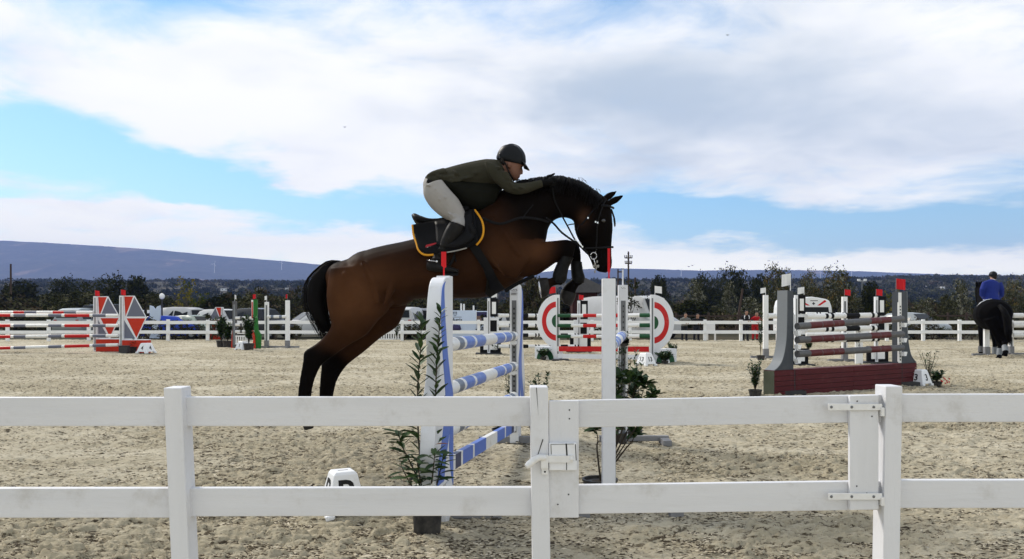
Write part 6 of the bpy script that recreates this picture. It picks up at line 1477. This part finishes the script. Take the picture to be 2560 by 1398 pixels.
def ambulance():
    Y = 45; t = thing('ambulance', 'white ambulance with red chevrons and a black cross over its dark windscreen', 'ambulance', (X(2041, Y), Y, 0), 0, 'vehicles parked behind the far fence')
    s = Y/F; q = lambda x, y: ((x-2041)*s, fz(y, Y))
    m_ = MB().use('ambulance_white'); m_.prism([q(*p) for p in ((1999, 838), (2083, 838), (2083, 790), (2079, 765), (2074, 752), (2066, 748), (2045, 744), (2030, 742), (2012, 744), (2005, 750), (2001, 766), (1999, 790))], (0, 0, 0), (1, 0, 0), (0, 0, 1), 4.6, un=(0, 1, 0)); b = m_.build('body', t, bevel=.06)
    m_ = MB().use('glass'); m_.prism([q(*p) for p in ((2004, 785), (2073, 785), (2071, 768), (2005, 768))], (0, -.006, 0), (1, 0, 0), (0, 0, 1), .005, un=(0, 1, 0)); m_.build('windscreen', t)
    for pl in (((2004, 752), (2025, 764), (2018, 764), (2005, 757)), ((2062, 750), (2043, 764), (2050, 764), (2066, 754))):
        m_ = MB().use('red_flag'); m_.prism([q(*p) for p in pl], (0, -.005, 0), (1, 0, 0), (0, 0, 1), .004, un=(0, 1, 0)); m_.build('chevron', t)
    c = q(2034, 759); m_ = MB().use('text_black'); m_.box((c[0], -.004, c[1]), (.16, .004, .05)); m_.box((c[0], -.0065, c[1]), (.05, .004, .16)); m_.build('cross', t)
    c = q(2035, 752); m_ = MB().use('black_paint'); m_.box((c[0], -.004, c[1]), (.42, .006, .035)); m_.build('vent', t)
    m_ = MB().use('car_dark'); m_.box((0, -.02, .75), (1.7, .05, .3)); m_.build('grille', t)
    for sx in (-1, 1):
        m_ = MB().use('lamp_clear'); m_.box((sx*.75, -.03, .95), (.28, .05, .16)); m_.build('headlight', t)
        m_ = MB().use('black_paint'); m_.box((sx*1.05, -.05, 1.5), (.18, .12, .36)); m_.build('mirror', t)
        for y in (1.0, 3.6):
            m_ = MB().use('rubber'); m_.tube([(sx*.62, y, .33), (sx*.90, y, .33)], .33, 16); m_.build('wheel', t, smooth=40)
ambulance()
# banner, trailer, tent posts, stable hut
mat('banner_blue', (.52, .60, .74), .6, .1, 3); mat('trailer_violet', (.035, .03, .09), .4); mat('trailer_brown', (.20, .12, .09), .6); mat('hut_red', (.05, .014, .011), .7, .4, 3); mat('roof_grey', (.10, .095, .095), .8, .4, 3)
def banner():
    Y = 42.6; t = thing('banner', 'pale blue banner with a crest, a line and the word Agris on the far fence', 'banner', (X(1158, Y), Y, 0)); s = Y/F
    m_ = MB().use('banner_blue'); m_.box((0, 0, fz(820, Y)), (64*s, .03, 88*s)); m_.build('sheet', t)
    q = lambda x, y: Vector(((x-1158)*s, -.018, fz(y, Y)))
    m_ = MB().use('text_black'); m_.text('Agris', q(1143, 800), (1, 0, 0), (0, 0, 1), .26, bold=.006); m_.build('lettering', t)
    m_ = MB().use('slate_paint'); m_.box(q(1141, 793), (26*s, .004, .035)); m_.build('line', t)
    m_ = MB().use('slate_paint'); sh = [(-.11, .12), (.11, .12), (.11, 0), (.07, -.08), (0, -.13), (-.07, -.08), (-.11, 0)]
    m_.prism(sh[::-1], q(1137.5, 785)+Vector((0, .002, 0)), (1, 0, 0), (0, 0, 1), .003, un=(0, -1, 0)); cr = m_.build('crest', t)
    m_ = MB().use('banner_blue'); m_.box(q(1137.5, 785)+Vector((0, -.003, .0)), (.03, .003, .2)); m_.box(q(1137.5, 785.5)+Vector((0, -.0045, .0)), (.18, .003, .03)); m_.build('crest_cross', cr)
    m_ = MB().use('trailer_violet'); m_.tube([q(1131, 826), q(1137, 820), q(1146, 821), q(1150, 826)], [.12, .2, .2, .1], 8); m_.build('horse_emblem', t)
    for x in (1128, 1190):
        m_ = MB().use('far_white'); m_.tube([((x-1158)*s, .05, 0), ((x-1158)*s, .05, 1.6)], .03, 8); m_.build('post', t)
banner()
def trailer():
    Y = 48; t = thing('horse_trailer', 'horse trailer with violet and brown panels between the banner and the black and white standard', 'trailer', (X(1205, Y), Y, 0)); s = Y/F
    m_ = MB().use('banner_blue'); m_.box((0, 1.3, fz(813, Y)), (60*s, 2.6, 70*s)); m_.build('body', t, bevel=.05)
    for x0, x1, y0, y1, k in ((1168, 1182, 780, 802, 'trailer_violet'), (1188, 1217, 780, 802, 'trailer_violet'), (1172, 1181, 788, 802, 'trailer_brown'), (1192, 1204, 790, 802, 'trailer_brown')):
        m_ = MB().use(k); m_.box((((x0+x1)/2-1205)*s, -.01-(.008 if 'brown' in k else 0), fz((y0+y1)/2, Y)), ((x1-x0)*s, .016, (y1-y0)*s)); m_.build('panel', t)
    for sx in (-1, 1):
        m_ = MB().use('rubber'); m_.tube([(sx*.5, 1.2, .3), (sx*.72, 1.2, .3)], .3, 14); m_.build('wheel', t)
trailer()
for px, top, lb in ((1153, 759, 'leftmost of the three thin white posts above the banner'), (1160, 760, 'middle one of the three thin white posts above the banner'), (1184, 764, 'rightmost of the three thin white posts above the banner')):
    pole_thing('white_post', px, top, 44, .06, lb, key='far_white', cat='post')
def hut():
    Y = 56; t = thing('stable_hut', 'dark red wooden hut with a grey roof behind the horse forelegs', 'hut', (X(1462, Y), Y, 0)); s = Y/F
    wd = 62*s; H = fz(729, Y)
    for i in range(14):
        m_ = MB().use('hut_red'); m_.box((-wd/2+wd*(i+.5)/14, 0, H/2), (wd/14-.02, .06+.02*(i % 2), H)); m_.build('plank', t)
    m_ = MB().use('hut_red'); m_.box((0, 1.6, H/2), (wd-.02, 3.0, H-.02)); m_.build('wall', t)
    m_ = MB().use('hole_dark'); m_.box((.45, -.05, H*.40), (.9, .05, H*.75)); m_.build('door', t)
    m_ = MB().use('roof_grey'); m_.prism([(-wd/2-.5, -.4), (wd/2+.4, -.4), (wd/2+.4, .0), (-.0, .62), (-wd/2-.5, -.1)], (0, -.5, H+.32), (1, 0, 0), (0, 0, 1), 4.2, un=(0, 1, 0)); m_.build('roof', t)
hut()
t = thing('tulip_wing', 'white tulip-shaped jump wing standing behind the far fence, left of the lamp post', 'jump wing', (X(388, 44.5), 44.5, 0)); s = 44.5/F
m_ = MB().use('banner_blue'); q = [(373, 846), (403, 846), (398, 832), (394, 815), (400, 796), (401, 775), (400, 764), (393, 766), (387.5, 774), (382, 766), (374, 764), (374, 775), (374.5, 796), (380, 815), (378, 832)]
m_.prism([((x-388)*s, fz(y, 44.5)) for x, y in q][::-1], (0, 0, 0), (1, 0, 0), (0, 0, 1), .1, un=(0, 1, 0)); m_.build('panel', t)
for px, lb in ((357, 'left black and white striped post beside the tulip-shaped wing'), (371, 'right black and white striped post beside the tulip-shaped wing')):
    t = thing('striped_post', lb, 'post', (X(px, 45), 45, 0)); m_ = MB(); 
    for i in range(9): m_.use('black_paint' if i % 2 else 'far_white'); m_.box((0, 0, .09+i*.18), (.10, .10, .18))
    m_.build('shaft', t)
t = thing('plastic_chair', 'white plastic chair behind the far fence right of the two leaning spectators', 'chair', (X(1778, 42.4), 42.4, 0), R(160)); m_ = MB().use('far_white'); m_.box((0, 0, .44), (.45, .45, .04)); m_.build('seat', t)
m_ = MB().use('far_white'); m_.box((0, .22, .72), (.45, .04, .5)); m_.build('backrest', t)
for sx in (-1, 1):
    for sy in (-1, 1): m_ = MB().use('far_white'); m_.box((sx*.2, sy*.2, .21), (.05, .05, .42)); m_.build('leg', t)
t = thing('picket_filler', 'low white picket gate leaning by the far fence behind the horse hind leg', 'filler gate', (X(972, 40.6), 40.6, 0)); 
m_ = MB().use('far_white'); m_.box((0, 0, .62), (1.1, .05, .06)); m_.box((0, 0, .12), (1.1, .05, .06)); m_.build('rail', t)
for i in range(9): m_ = MB().use('far_white'); m_.box((-.48+.12*i, -.03, .37), (.06, .02, .5)); m_.build('picket', t)
# shrubs planted along the back of the far fence
sh_px = [350, 368, 402, 438, 462, 495, 530, 556, 600, 690, 742, 1012, 1040, 1062, 1215, 1232, 1330, 1355, 1420, 1500, 1560, 1960, 2100, 2240, 2296, 2330, 2352, 2380, 2412, 2436, 2545]
shp = [leaf_mesh('foliage', leaf_arrays(np.random.default_rng(70+i), [((rnd.uniform(-.15, .15), 0, .55+.25*k), (.42, .4, .38)) for k in range(3)], 160, .055, DARKG+OLIVE[:2]+BROWN[:1], shell=.3)) for i in range(4)]
sm_ = MB().use('stem')
for k in range(6): sm_.tube([(0, 0, 0), (.12*math.cos(k), .1*math.sin(k), .3), (.34*math.cos(k), .3*math.sin(k), .9)], [.02, .014, .004], 5)
stm = sm_.mesh('stem')
for i, px in enumerate(sh_px):
    t = thing('fence_shrub', by_mark('small dark shrub behind the fence', px, 'below', 400) or 'small dark shrub behind the far fence', 'shrub', (X(px, 42.7), 42.7+rnd.uniform(-.2, .3), -.01), rnd.uniform(0, 6), 'shrubs in a row behind the far fence'); k = rnd.uniform(.8, 1.15); t.scale = (k, k, k*rnd.uniform(.7, 1.0))
    for nm, me in (('foliage', shp[i % 4]), ('stem', stm)): o = bpy.data.objects.new(nm, me); COL.objects.link(o); o.parent = t
small_plant('potted_sapling', 992, 855, 806, .12, 6, 'thin leafy sapling at the far fence beside the low picket gate', potr=0, dens=60, sc=2)
# houses, turbines and birds in the distance
def house(px, y, wpx, Y, label):
    x = X(px, Y); ds = np.linspace(150, 900, 200); hs_ = terrain_h(GX(px, ds), ds); ys_ = HZ-(hs_-CH)*F/ds; Y = float(ds[int(np.argmin(np.abs(ys_-(y+5))))]); x = X(px, Y); zb = float(terrain_h(x, Y))-.3; t = thing('country_house', label, 'house', (x, Y, zb), 0, 'pale houses on the wooded slope'); wd = wpx*Y/F; zt = max(2.2, fz(y-1, Y)-zb)
    m_ = MB().use('far_white'); m_.box((0, 0, zt/2), (wd, wd*.8, zt)); m_.build('wall', t)
    m_ = MB().use('roof_grey'); m_.prism([(-wd*.55, 0), (wd*.55, 0), (0, wd*.22)], (0, -wd*.45, zt), (1, 0, 0), (0, 0, 1), wd*.9, un=(0, 1, 0)); m_.build('roof', t)
    for sx in (-.25, .25): m_ = MB().use('hole_dark'); m_.box((sx*wd, -wd*.402, zt-1.1), (wd*.13, .05, .9)); m_.build('window', t)
for px, y, w_, lb in ((2318, 713, 8, 'tiny pale house on the slope right of the large red flag'), (2356, 718, 9, 'tiny pale house above the rail, left of the pale tree by the blue rider'), (2548, 737, 12, 'pale house at the right edge behind the brown-leaved tree'), (563, 722, 18, 'long pale house on the slope right of the yellow tree'), (728, 709, 7, 'tiny pale house just left of the top of the horse tail'), (718, 721, 9, 'pale house on the slope left of the horse tail'), (436, 733, 6, 'tiny pale house left of the yellow tree')):
    house(px, y, w_, 420 if w_ > 7 else 520, lb)
def turbine(px, ybase, ytop, label):
    Y = 3600; t = thing('wind_turbine', label, 'wind turbine', (X(px, Y), Y, fz(ybase, Y)), 0, 'wind turbines on the blue hills'); H = fz(ytop, Y)-fz(ybase, Y)
    m_ = MB().use('far_white'); m_.tube([(0, 0, -12), (0, 0, H)], [1.3, .8], 8); m_.build('tower', t)
    hb_ = MB().use('far_white'); hb_.box((0, -.5, H), (1.8, 4, 1.8)); ho = hb_.build('nacelle', t)
    for k in range(3):
        a = 2.1*k+.4; m_ = MB().use('far_white'); m_.tube([(0, -2.6, H), (math.sin(a)*H*.28, -2.6, H+math.cos(a)*H*.28), (math.sin(a)*H*.55, -2.6, H+math.cos(a)*H*.55)], [.6, .7, .2], 6); m_.build('blade', ho)
for px, yb, yt, lb in ((536, 676, 660, 'wind turbine on the left blue hill above the yellow tree'), (704, 668, 656, 'wind turbine on the left hill near the horse croup'), (1703, 684, 676, 'wind turbine on the right hill right of the half-disc wing'), (2051, 694, 680, 'wind turbine between the tall autumn trees'), (2129, 688, 681, 'wind turbine at the end of the right blue hill')):
    turbine(px, yb, yt, lb)
for px, y, lb in ((1722, 667, 'left one of two small dark birds low over the right hill'), (1731, 664, 'right one of two small dark birds low over the right hill'), (862, 318, 'tiny dark bird high in the sky left of the rider'), (1819, 88, 'tiny dark bird at the top of the sky on the right')):
    Y = 120; t = thing('bird', lb, 'bird', P(px, y, Y)); m_ = MB().use('black_paint'); m_.ell((0, 0, 0), (.14, .06, .05), 8, 6)
    m_.build('body', t)
    for s_ in (-1, 1): m_ = MB().use('black_paint'); m_.add([(s_*.02, -.08, .02), (s_*.2, -.05, .1), (s_*.34, 0, .04), (s_*.2, .06, .1), (s_*.02, .08, .02)], [(0, 1, 2, 3, 4)]); m_.build('wing', t)
# ------------------------------------------------------------------ spectators and the second rider
mat('cloth_grey', (.17, .17, .16), .8, .4, 14, spec=.2); mat('cloth_dark', (.014, .014, .016), .85, .3, 14, spec=.2); mat('cloth_red', (.42, .012, .016), .8, .3, 10, spec=.2); mat('cloth_blue', (.012, .026, .19), .75, .3, 6, spec=.2); mat('cloth_white', (.74, .74, .76), .75, .15, 8, spec=.2); mat('skin_tan', (.34, .19, .13), .6); mat('jeans', (.02, .022, .03), .85, .3, 14)
def spectator(px, ytop, label, top, legs, hair, lean=.25, arms_on_rail=True, stripe=None, yoff=.55, sx=1.0):
    Y = YW+yoff; s = F/Y; H = fz(ytop, Y); t = thing('person', label, 'person', (X(px, Y), Y, 0), 0, 'spectators at the far fence'); k = H/1.68
    z = lambda v: v*k
    hd = Vector((0, -lean*.9, z(1.56)))
    def tor(mb, g=0):
        mb.tube([(0, .02, z(.86)), (0, 0, z(1.0)), (0, -lean*.35, z(1.2)), (0, -lean*.65, z(1.36)), (0, -lean*.75, z(1.43))], [(.16+g, .11+g), (.165+g, .115+g), (.19+g, .125+g), (.19+g, .10+g), (.09+g, .07+g)], 14)
        for d in (-1, 1):
            if arms_on_rail: ap = [(d*.18, -lean*.66, z(1.36)), (d*.29, -lean*.5-.06, z(1.16)), (d*.17, -.52, z(1.10)), (d*.05, -.60, z(1.09))]
            else: ap = [(d*.18, -lean*.66, z(1.36)), (d*.26, -.02, z(1.1)), (d*.22, -.2, z(.95)), (d*.12, -.3, z(1.0))]
            mb.tube(ap, [.058+g, .05+g, .042+g, .034+g], 10)
    def leg(mb, g=0):
        mb.tube([(0, .02, z(.98)), (0, .02, z(.82))], [(.165+g, .12+g), (.16+g, .12+g)], 14)
        for d in (-1, 1): mb.tube([(d*.09, .02, z(.88)), (d*.10, 0, z(.5)), (d*.11, .04, z(.09))], [.088+g, .066+g, .05+g], 12)
    def bodyf(mb):
        tor(mb, -.012); leg(mb, -.012)
        mb.tube([(0, -lean*.72, z(1.38)), hd+Vector((0, .01, -.08))], [.055, .05], 10); mb.ell(hd, (.076, .095, .115), 14, 10); mb.ell(hd+Vector((0, -.10, -.015)), (.014, .02, .02), 8, 6); mb.ell(hd+Vector((0, -.075, -.09)), (.03, .03, .025), 8, 6)
        for d in (-1, 1):
            mb.ell(hd+Vector((d*.078, 0, 0)), (.012, .02, .03), 8, 6)
            e = Vector((d*.05, -.60, z(1.09))) if arms_on_rail else Vector((d*.12, -.3, z(1.0)))
            mb.ell(e, (.04, .05, .025), 8, 6)
            for f_ in range(4): mb.tube([e+Vector((-.022+.015*f_, -.02, 0)), e+Vector((-.024+.016*f_, -.075, -.01)), e+Vector((-.024+.016*f_, -.09, -.04))], [.010, .009, .007], 6)
            mb.tube([e+Vector((-d*.03, 0, 0)), e+Vector((-d*.055, -.04, .01))], [.011, .009], 6)
    mb = MB(); bodyf(mb); link(remesh(mb, .014, 3), 'body', t, mats=['skin_tan'])
    mb = MB(); tor(mb, .006); link(remesh(mb, .016, 3), 'jacket', t, mats=[top])
    mb = MB(); leg(mb, .004); link(remesh(mb, .016, 3), 'trousers', t, mats=[legs])
    h = MB().use(hair); h.ell(hd+Vector((0, .02, .035)), (.084, .098, .10), 12, 8); h.build('hair', t, smooth=180)
    for d in (-1, 1):
        b = MB().use('cloth_dark'); b.tube([(d*.11, .08, z(.05)), (d*.11, -.08, z(.045)), (d*.115, -.17, z(.03))], [(.05, .05), (.05, .045), (.03, .028)], 10); b.build('shoe', t, smooth=180)
        e = MB().use('eye_dark'); e.ell(hd+Vector((d*.032, -.088, .012)), (.012, .008, .008), 8, 6); e.build('eye', t)
    if stripe:
        for d in (-1, 1):
            b = MB().use(stripe); b.tube([(d*.09, -lean*.75-.06, z(1.41)), (d*.13, -lean*.6-.115, z(1.30)), (d*.12, -lean*.45-.135, z(1.2))], [.02, .024, .018], 8); b.build('chest_stripe', t)
    return t
spectator(1711, 783, 'spectator in a grey hooded jacket leaning on the far fence next to the half-disc wing', 'cloth_grey', 'jeans', 'hair_brown', .35)
spectator(1741, 785, 'spectator in dark clothes leaning on the fence, right of the grey jacket', 'cloth_dark', 'jeans', 'hair_brown', .35)
spectator(1864, 776, 'spectator in a black jacket with white stripes at the fence post', 'cloth_dark', 'jeans', 'hair_brown', .2, True, 'cloth_white')
spectator(1888, 780, 'spectator in a red top and red trousers leaning on the fence', 'cloth_red', 'cloth_red', 'hair_brown', .3)
# --- the second horse, walking away at the right edge
YQ = 25.6
HQ = Vector((X(2488, YQ), YQ, 0))
def V3(px, py, dy): return P(px, py, YQ+dy)-HQ
h2 = thing('horse', 'black horse with white leg boots walking away at the right edge of the arena', 'horse', HQ)
mat('coat_black', (.004, .0036, .0036), .8, .2, 8, spec=.02)
def horse2():
    mb = MB()
    pts = [(2490, 788, -.15), (2489, 785, 0), (2486, 784, .25), (2481, 786, .6), (2476, 788, 1.0), (2470, 786, 1.4), (2464, 780, 1.7), (2460, 772, 1.9)]
    mb.tube([V3(*p) for p in pts], [(.22, .26), (.46, .40), (.53, .47), (.53, .49), (.52, .50), (.46, .47), (.36, .42), (.2, .28)], 20)
    mb.tube([V3(2462, 775, 1.65), V3(2457, 755, 1.95), V3(2452, 735, 2.2), V3(2450, 722, 2.4)], [(.20, .40), (.16, .34), (.13, .26), (.10, .18)], 16)
    mb.tube([V3(2449, 713, 2.35), V3(2448, 722, 2.6), V3(2446, 740, 2.8), V3(2445, 754, 2.95)], [(.10, .14), (.13, .17), (.10, .13), (.07, .08)], 14)
    for x0, x1 in ((2443, 2440), (2452, 2455)): mb.tube([V3(x0, 716, 2.35), V3((x0+x1)/2, 708, 2.36), V3(x1, 702, 2.37)], [.05, .045, .01], 8)
    def leg(p): mb.tube([V3(a, b, c) for a, b, c, r in p], [r for a, b, c, r in p], 14)
    leg([(2460, 805, 1.45, .20), (2456, 832, 1.45, .13), (2454, 852, 1.45, .085), (2453, 872, 1.45, .062), (2453, 882, 1.42, .07), (2452, 888, 1.36, .075), (2452, 892.5, 1.3, .085)])
    leg([(2478, 808, 1.5, .18), (2486, 835, 1.5, .12), (2487, 855, 1.5, .08), (2487, 876, 1.5, .062), (2488, 886, 1.47, .07), (2489, 892, 1.42, .075), (2490, 896, 1.38, .085)])
    leg([(2478, 792, .05, .26), (2488, 815, .05, .22), (2495, 838, .12, .13), (2498, 853, .22, .095), (2500, 872, .1, .066), (2500, 884, .08, .075), (2498, 892, .02, .075), (2496, 897.5, -.06, .09)])
    leg([(2506, 792, .05, .28), (2510, 815, .0, .22), (2510, 838, -.05, .13), (2511, 853, -.02, .095), (2512, 866, -.22, .068), (2514, 876, -.36, .075), (2513, 884, -.42, .075), (2511, 890, -.40, .085)])
    me = remesh(mb, .022, 5); link(me, 'body', h2, mats=['coat_black'])
    tl = MB().use('hair_black'); tl.tube([V3(2498, 764, -.26), V3(2510, 778, -.44), V3(2518, 800, -.48), V3(2521, 830, -.46), V3(2522, 856, -.44)], [(.05, .06), (.08, .09), (.12, .12), (.12, .11), (.05, .05)], 12); to = tl.build('tail', h2, smooth=180)
    st = MB().use('hair_black')
    for i in range(60):
        a = rnd.uniform(-8, 8); st.tube([V3(2498+rnd.uniform(-2, 3), 766, -.30), V3(2516+a*.4, 792, -.50+rnd.uniform(-.08, .06)), V3(2521+a*.9, 830, -.50+rnd.uniform(-.1, .08)), V3(2522+a, 858+rnd.uniform(-8, 6), -.46)], [.012, .012, .01, .004], 4, cap=False)
    st.build('hair_strands', to)['kind'] = 'stuff'
    for p in (((2453, 866, 1.45), (2453, 881, 1.42)), ((2487, 868, 1.5), (2488, 884, 1.48)), ((2500, 872, .1), (2499, 889, .06)), ((2512, 866, -.22), (2514, 880, -.38))):
        m_ = MB().use('wall_grey_edge' if p[0][0] != 2453 else 'pole_grey'); m_.tube([V3(*p[0]), V3((p[0][0]+p[1][0])/2, (p[0][1]+p[1][1])/2, (p[0][2]+p[1][2])/2), V3(*p[1])], [.088, .094, .092], 12); m_.build('leg_boot', h2, smooth=50)
    pd = MB().use('cloth_white'); n = 10; v = []
    for yy in (.75, 1.35):
        for i in range(n+1):
            a = math.pi*(-.02+1.04*i/n); v.append(V3(2479-4*(yy-.75), 787, yy)+Vector((math.cos(a)*.57, 0, math.sin(a)*.53)))
    pd.add(v, [(i, i+1, n+2+i, n+1+i) for i in range(n)]); po = pd.build('saddle_pad', h2, smooth=180); s_ = po.modifiers.new('s', 'SOLIDIFY'); s_.thickness = .02; s_.offset = 1
    sd = MB().use('leather_black'); sd.tube([V3(2480, 752, .72), V3(2478, 754, .95), V3(2474, 752, 1.3)], [(.18, .06), (.20, .07), (.14, .07)], 14); sd.build('saddle', h2, smooth=180)
    b = MB().use('cloth_white'); b.tube([V3(2446, 715, 2.42), V3(2450, 711, 2.40), V3(2456, 713, 2.45)], .02, 6); b.build('browband', h2)
horse2()
R2 = Vector((X(2480, YQ+.95), YQ+.95, 0))
r2 = thing('person', 'rider in a royal blue jacket and white breeches seen from behind on the black horse', 'person', HQ)
def rider2():
    def tor(mb, g=0):
        mb.tube([V3(2481, 757, .9), V3(2480, 748, .92), V3(2479, 735, .95), V3(2479, 720, .98), V3(2480, 707, 1.0), V3(2481, 700, 1.02)], [(.24+g, .19+g), (.235+g, .17+g), (.21+g, .15+g), (.26+g, .16+g), (.27+g, .15+g), (.09+g, .08+g)], 16)
        for a in (((2463, 708, 1.0), (2456, 724, .95), (2455, 737, 1.0), (2462, 748, 1.35), (2462, 750, 1.6)), ((2497, 708, 1.0), (2504, 724, .95), (2504, 738, 1.0), (2494, 748, 1.4), (2480, 751, 1.7))):
            mb.tube([V3(*p) for p in a], [.10+g, .085+g, .072+g, .06+g, .045+g], 12)
    def legs(mb, g=0):
        mb.tube([V3(2481, 758, .88), V3(2480, 750, .92)], [(.26+g, .2+g), (.24+g, .18+g)], 14)
        for a in (((2474, 757, .95), (2458, 764, 1.2), (2446, 771, 1.45)), ((2488, 757, .95), (2500, 764, 1.25), (2506, 772, 1.5))):
            mb.tube([V3(*p) for p in a], [.15+g, .125+g, .085+g], 12)
    def boots(mb, g=0, both=(0, 1)):
        for i, a in enumerate((((2446, 769, 1.45), (2446, 785, 1.4), (2447, 800, 1.32), (2446, 810, 1.3)), ((2506, 771, 1.5), (2505, 788, 1.45), (2503, 802, 1.4), (2503, 812, 1.38)))):
            if i in both:
                mb.tube([V3(*p) for p in a], [.088+g, .085+g, .06+g, .058+g], 12); e = a[-1]; mb.tube([V3(e[0]+1, e[1]+1, e[2]-.1), V3(e[0], e[1]+1, e[2]+.02), V3(e[0]-3, e[1]+2, e[2]+.18)], [(.045+g, .05+g), (.06+g, .05+g), (.04+g, .03+g)], 10)
    hd = V3(2483, 690, 1.08)
    mb = MB(); tor(mb, -.02); legs(mb, -.02); boots(mb, -.015); mb.tube([V3(2481, 704, 1.02), V3(2482, 694, 1.06)], [.075, .07], 10); mb.ell(hd, (.095, .12, .14), 14, 10); mb.ell(hd+Vector((0, .13, -.02)), (.02, .03, .025), 8, 6)
    for d in (-1, 1): mb.ell(hd+Vector((d*.098, .01, -.02)), (.014, .025, .035), 8, 6)
    for c in (V3(2462, 751, 1.65), V3(2480, 752, 1.75)):
        mb.ell(c, (.045, .055, .05), 8, 6)
        for f_ in range(4): mb.tube([c+Vector((-.03+.02*f_, .04, 0)), c+Vector((-.03+.02*f_, .07, -.04)), c+Vector((-.03+.02*f_, .03, -.06))], [.013, .012, .009], 6)
        mb.tube([c+Vector((0, 0, .04)), c+Vector((.02, .05, .05))], [.014, .011], 6)
    link(remesh(mb, .018, 3), 'body', r2, mats=['skin_tan'])
    mb = MB(); tor(mb)
    mb.tube([V3(2481, 750, .86), V3(2478, 757, .80)], [(.25, .15), (.29, .10)], 14)
    link(remesh(mb, .017, 3), 'jacket', r2, mats=['cloth_blue'])
    c = MB().use('cloth_white'); c.tube([V3(2481, 702.5, 1.02), V3(2481, 700, 1.03)], [(.092, .085), (.088, .082)], 14); c.build('collar', r2, smooth=60)
    mb = MB(); legs(mb); link(remesh(mb, .017, 3), 'breeches', r2, mats=['cloth_white'])
    for i in (0, 1): mb = MB(); boots(mb, 0, (i,)); link(remesh(mb, .016, 3), 'riding_boot', r2, mats=['boot_leather'])
    h = MB().use('helmet_shell'); h.ell(hd+Vector((0, .01, .035)), (.118, .148, .125), 18, 12); ho = h.build('helmet', r2, smooth=180)
    v_ = MB().use('helmet_gloss'); v_.tube([hd+Vector((0, .10, .03)), hd+Vector((0, .21, .0))], [(.09, .012), (.05, .006)], 12); v_.build('visor', ho)
    hr = MB().use('hair_brown'); hr.ell(hd+Vector((0, -.02, -.045)), (.098, .118, .09), 12, 8); hr.build('hair', r2, smooth=180)
rider2()
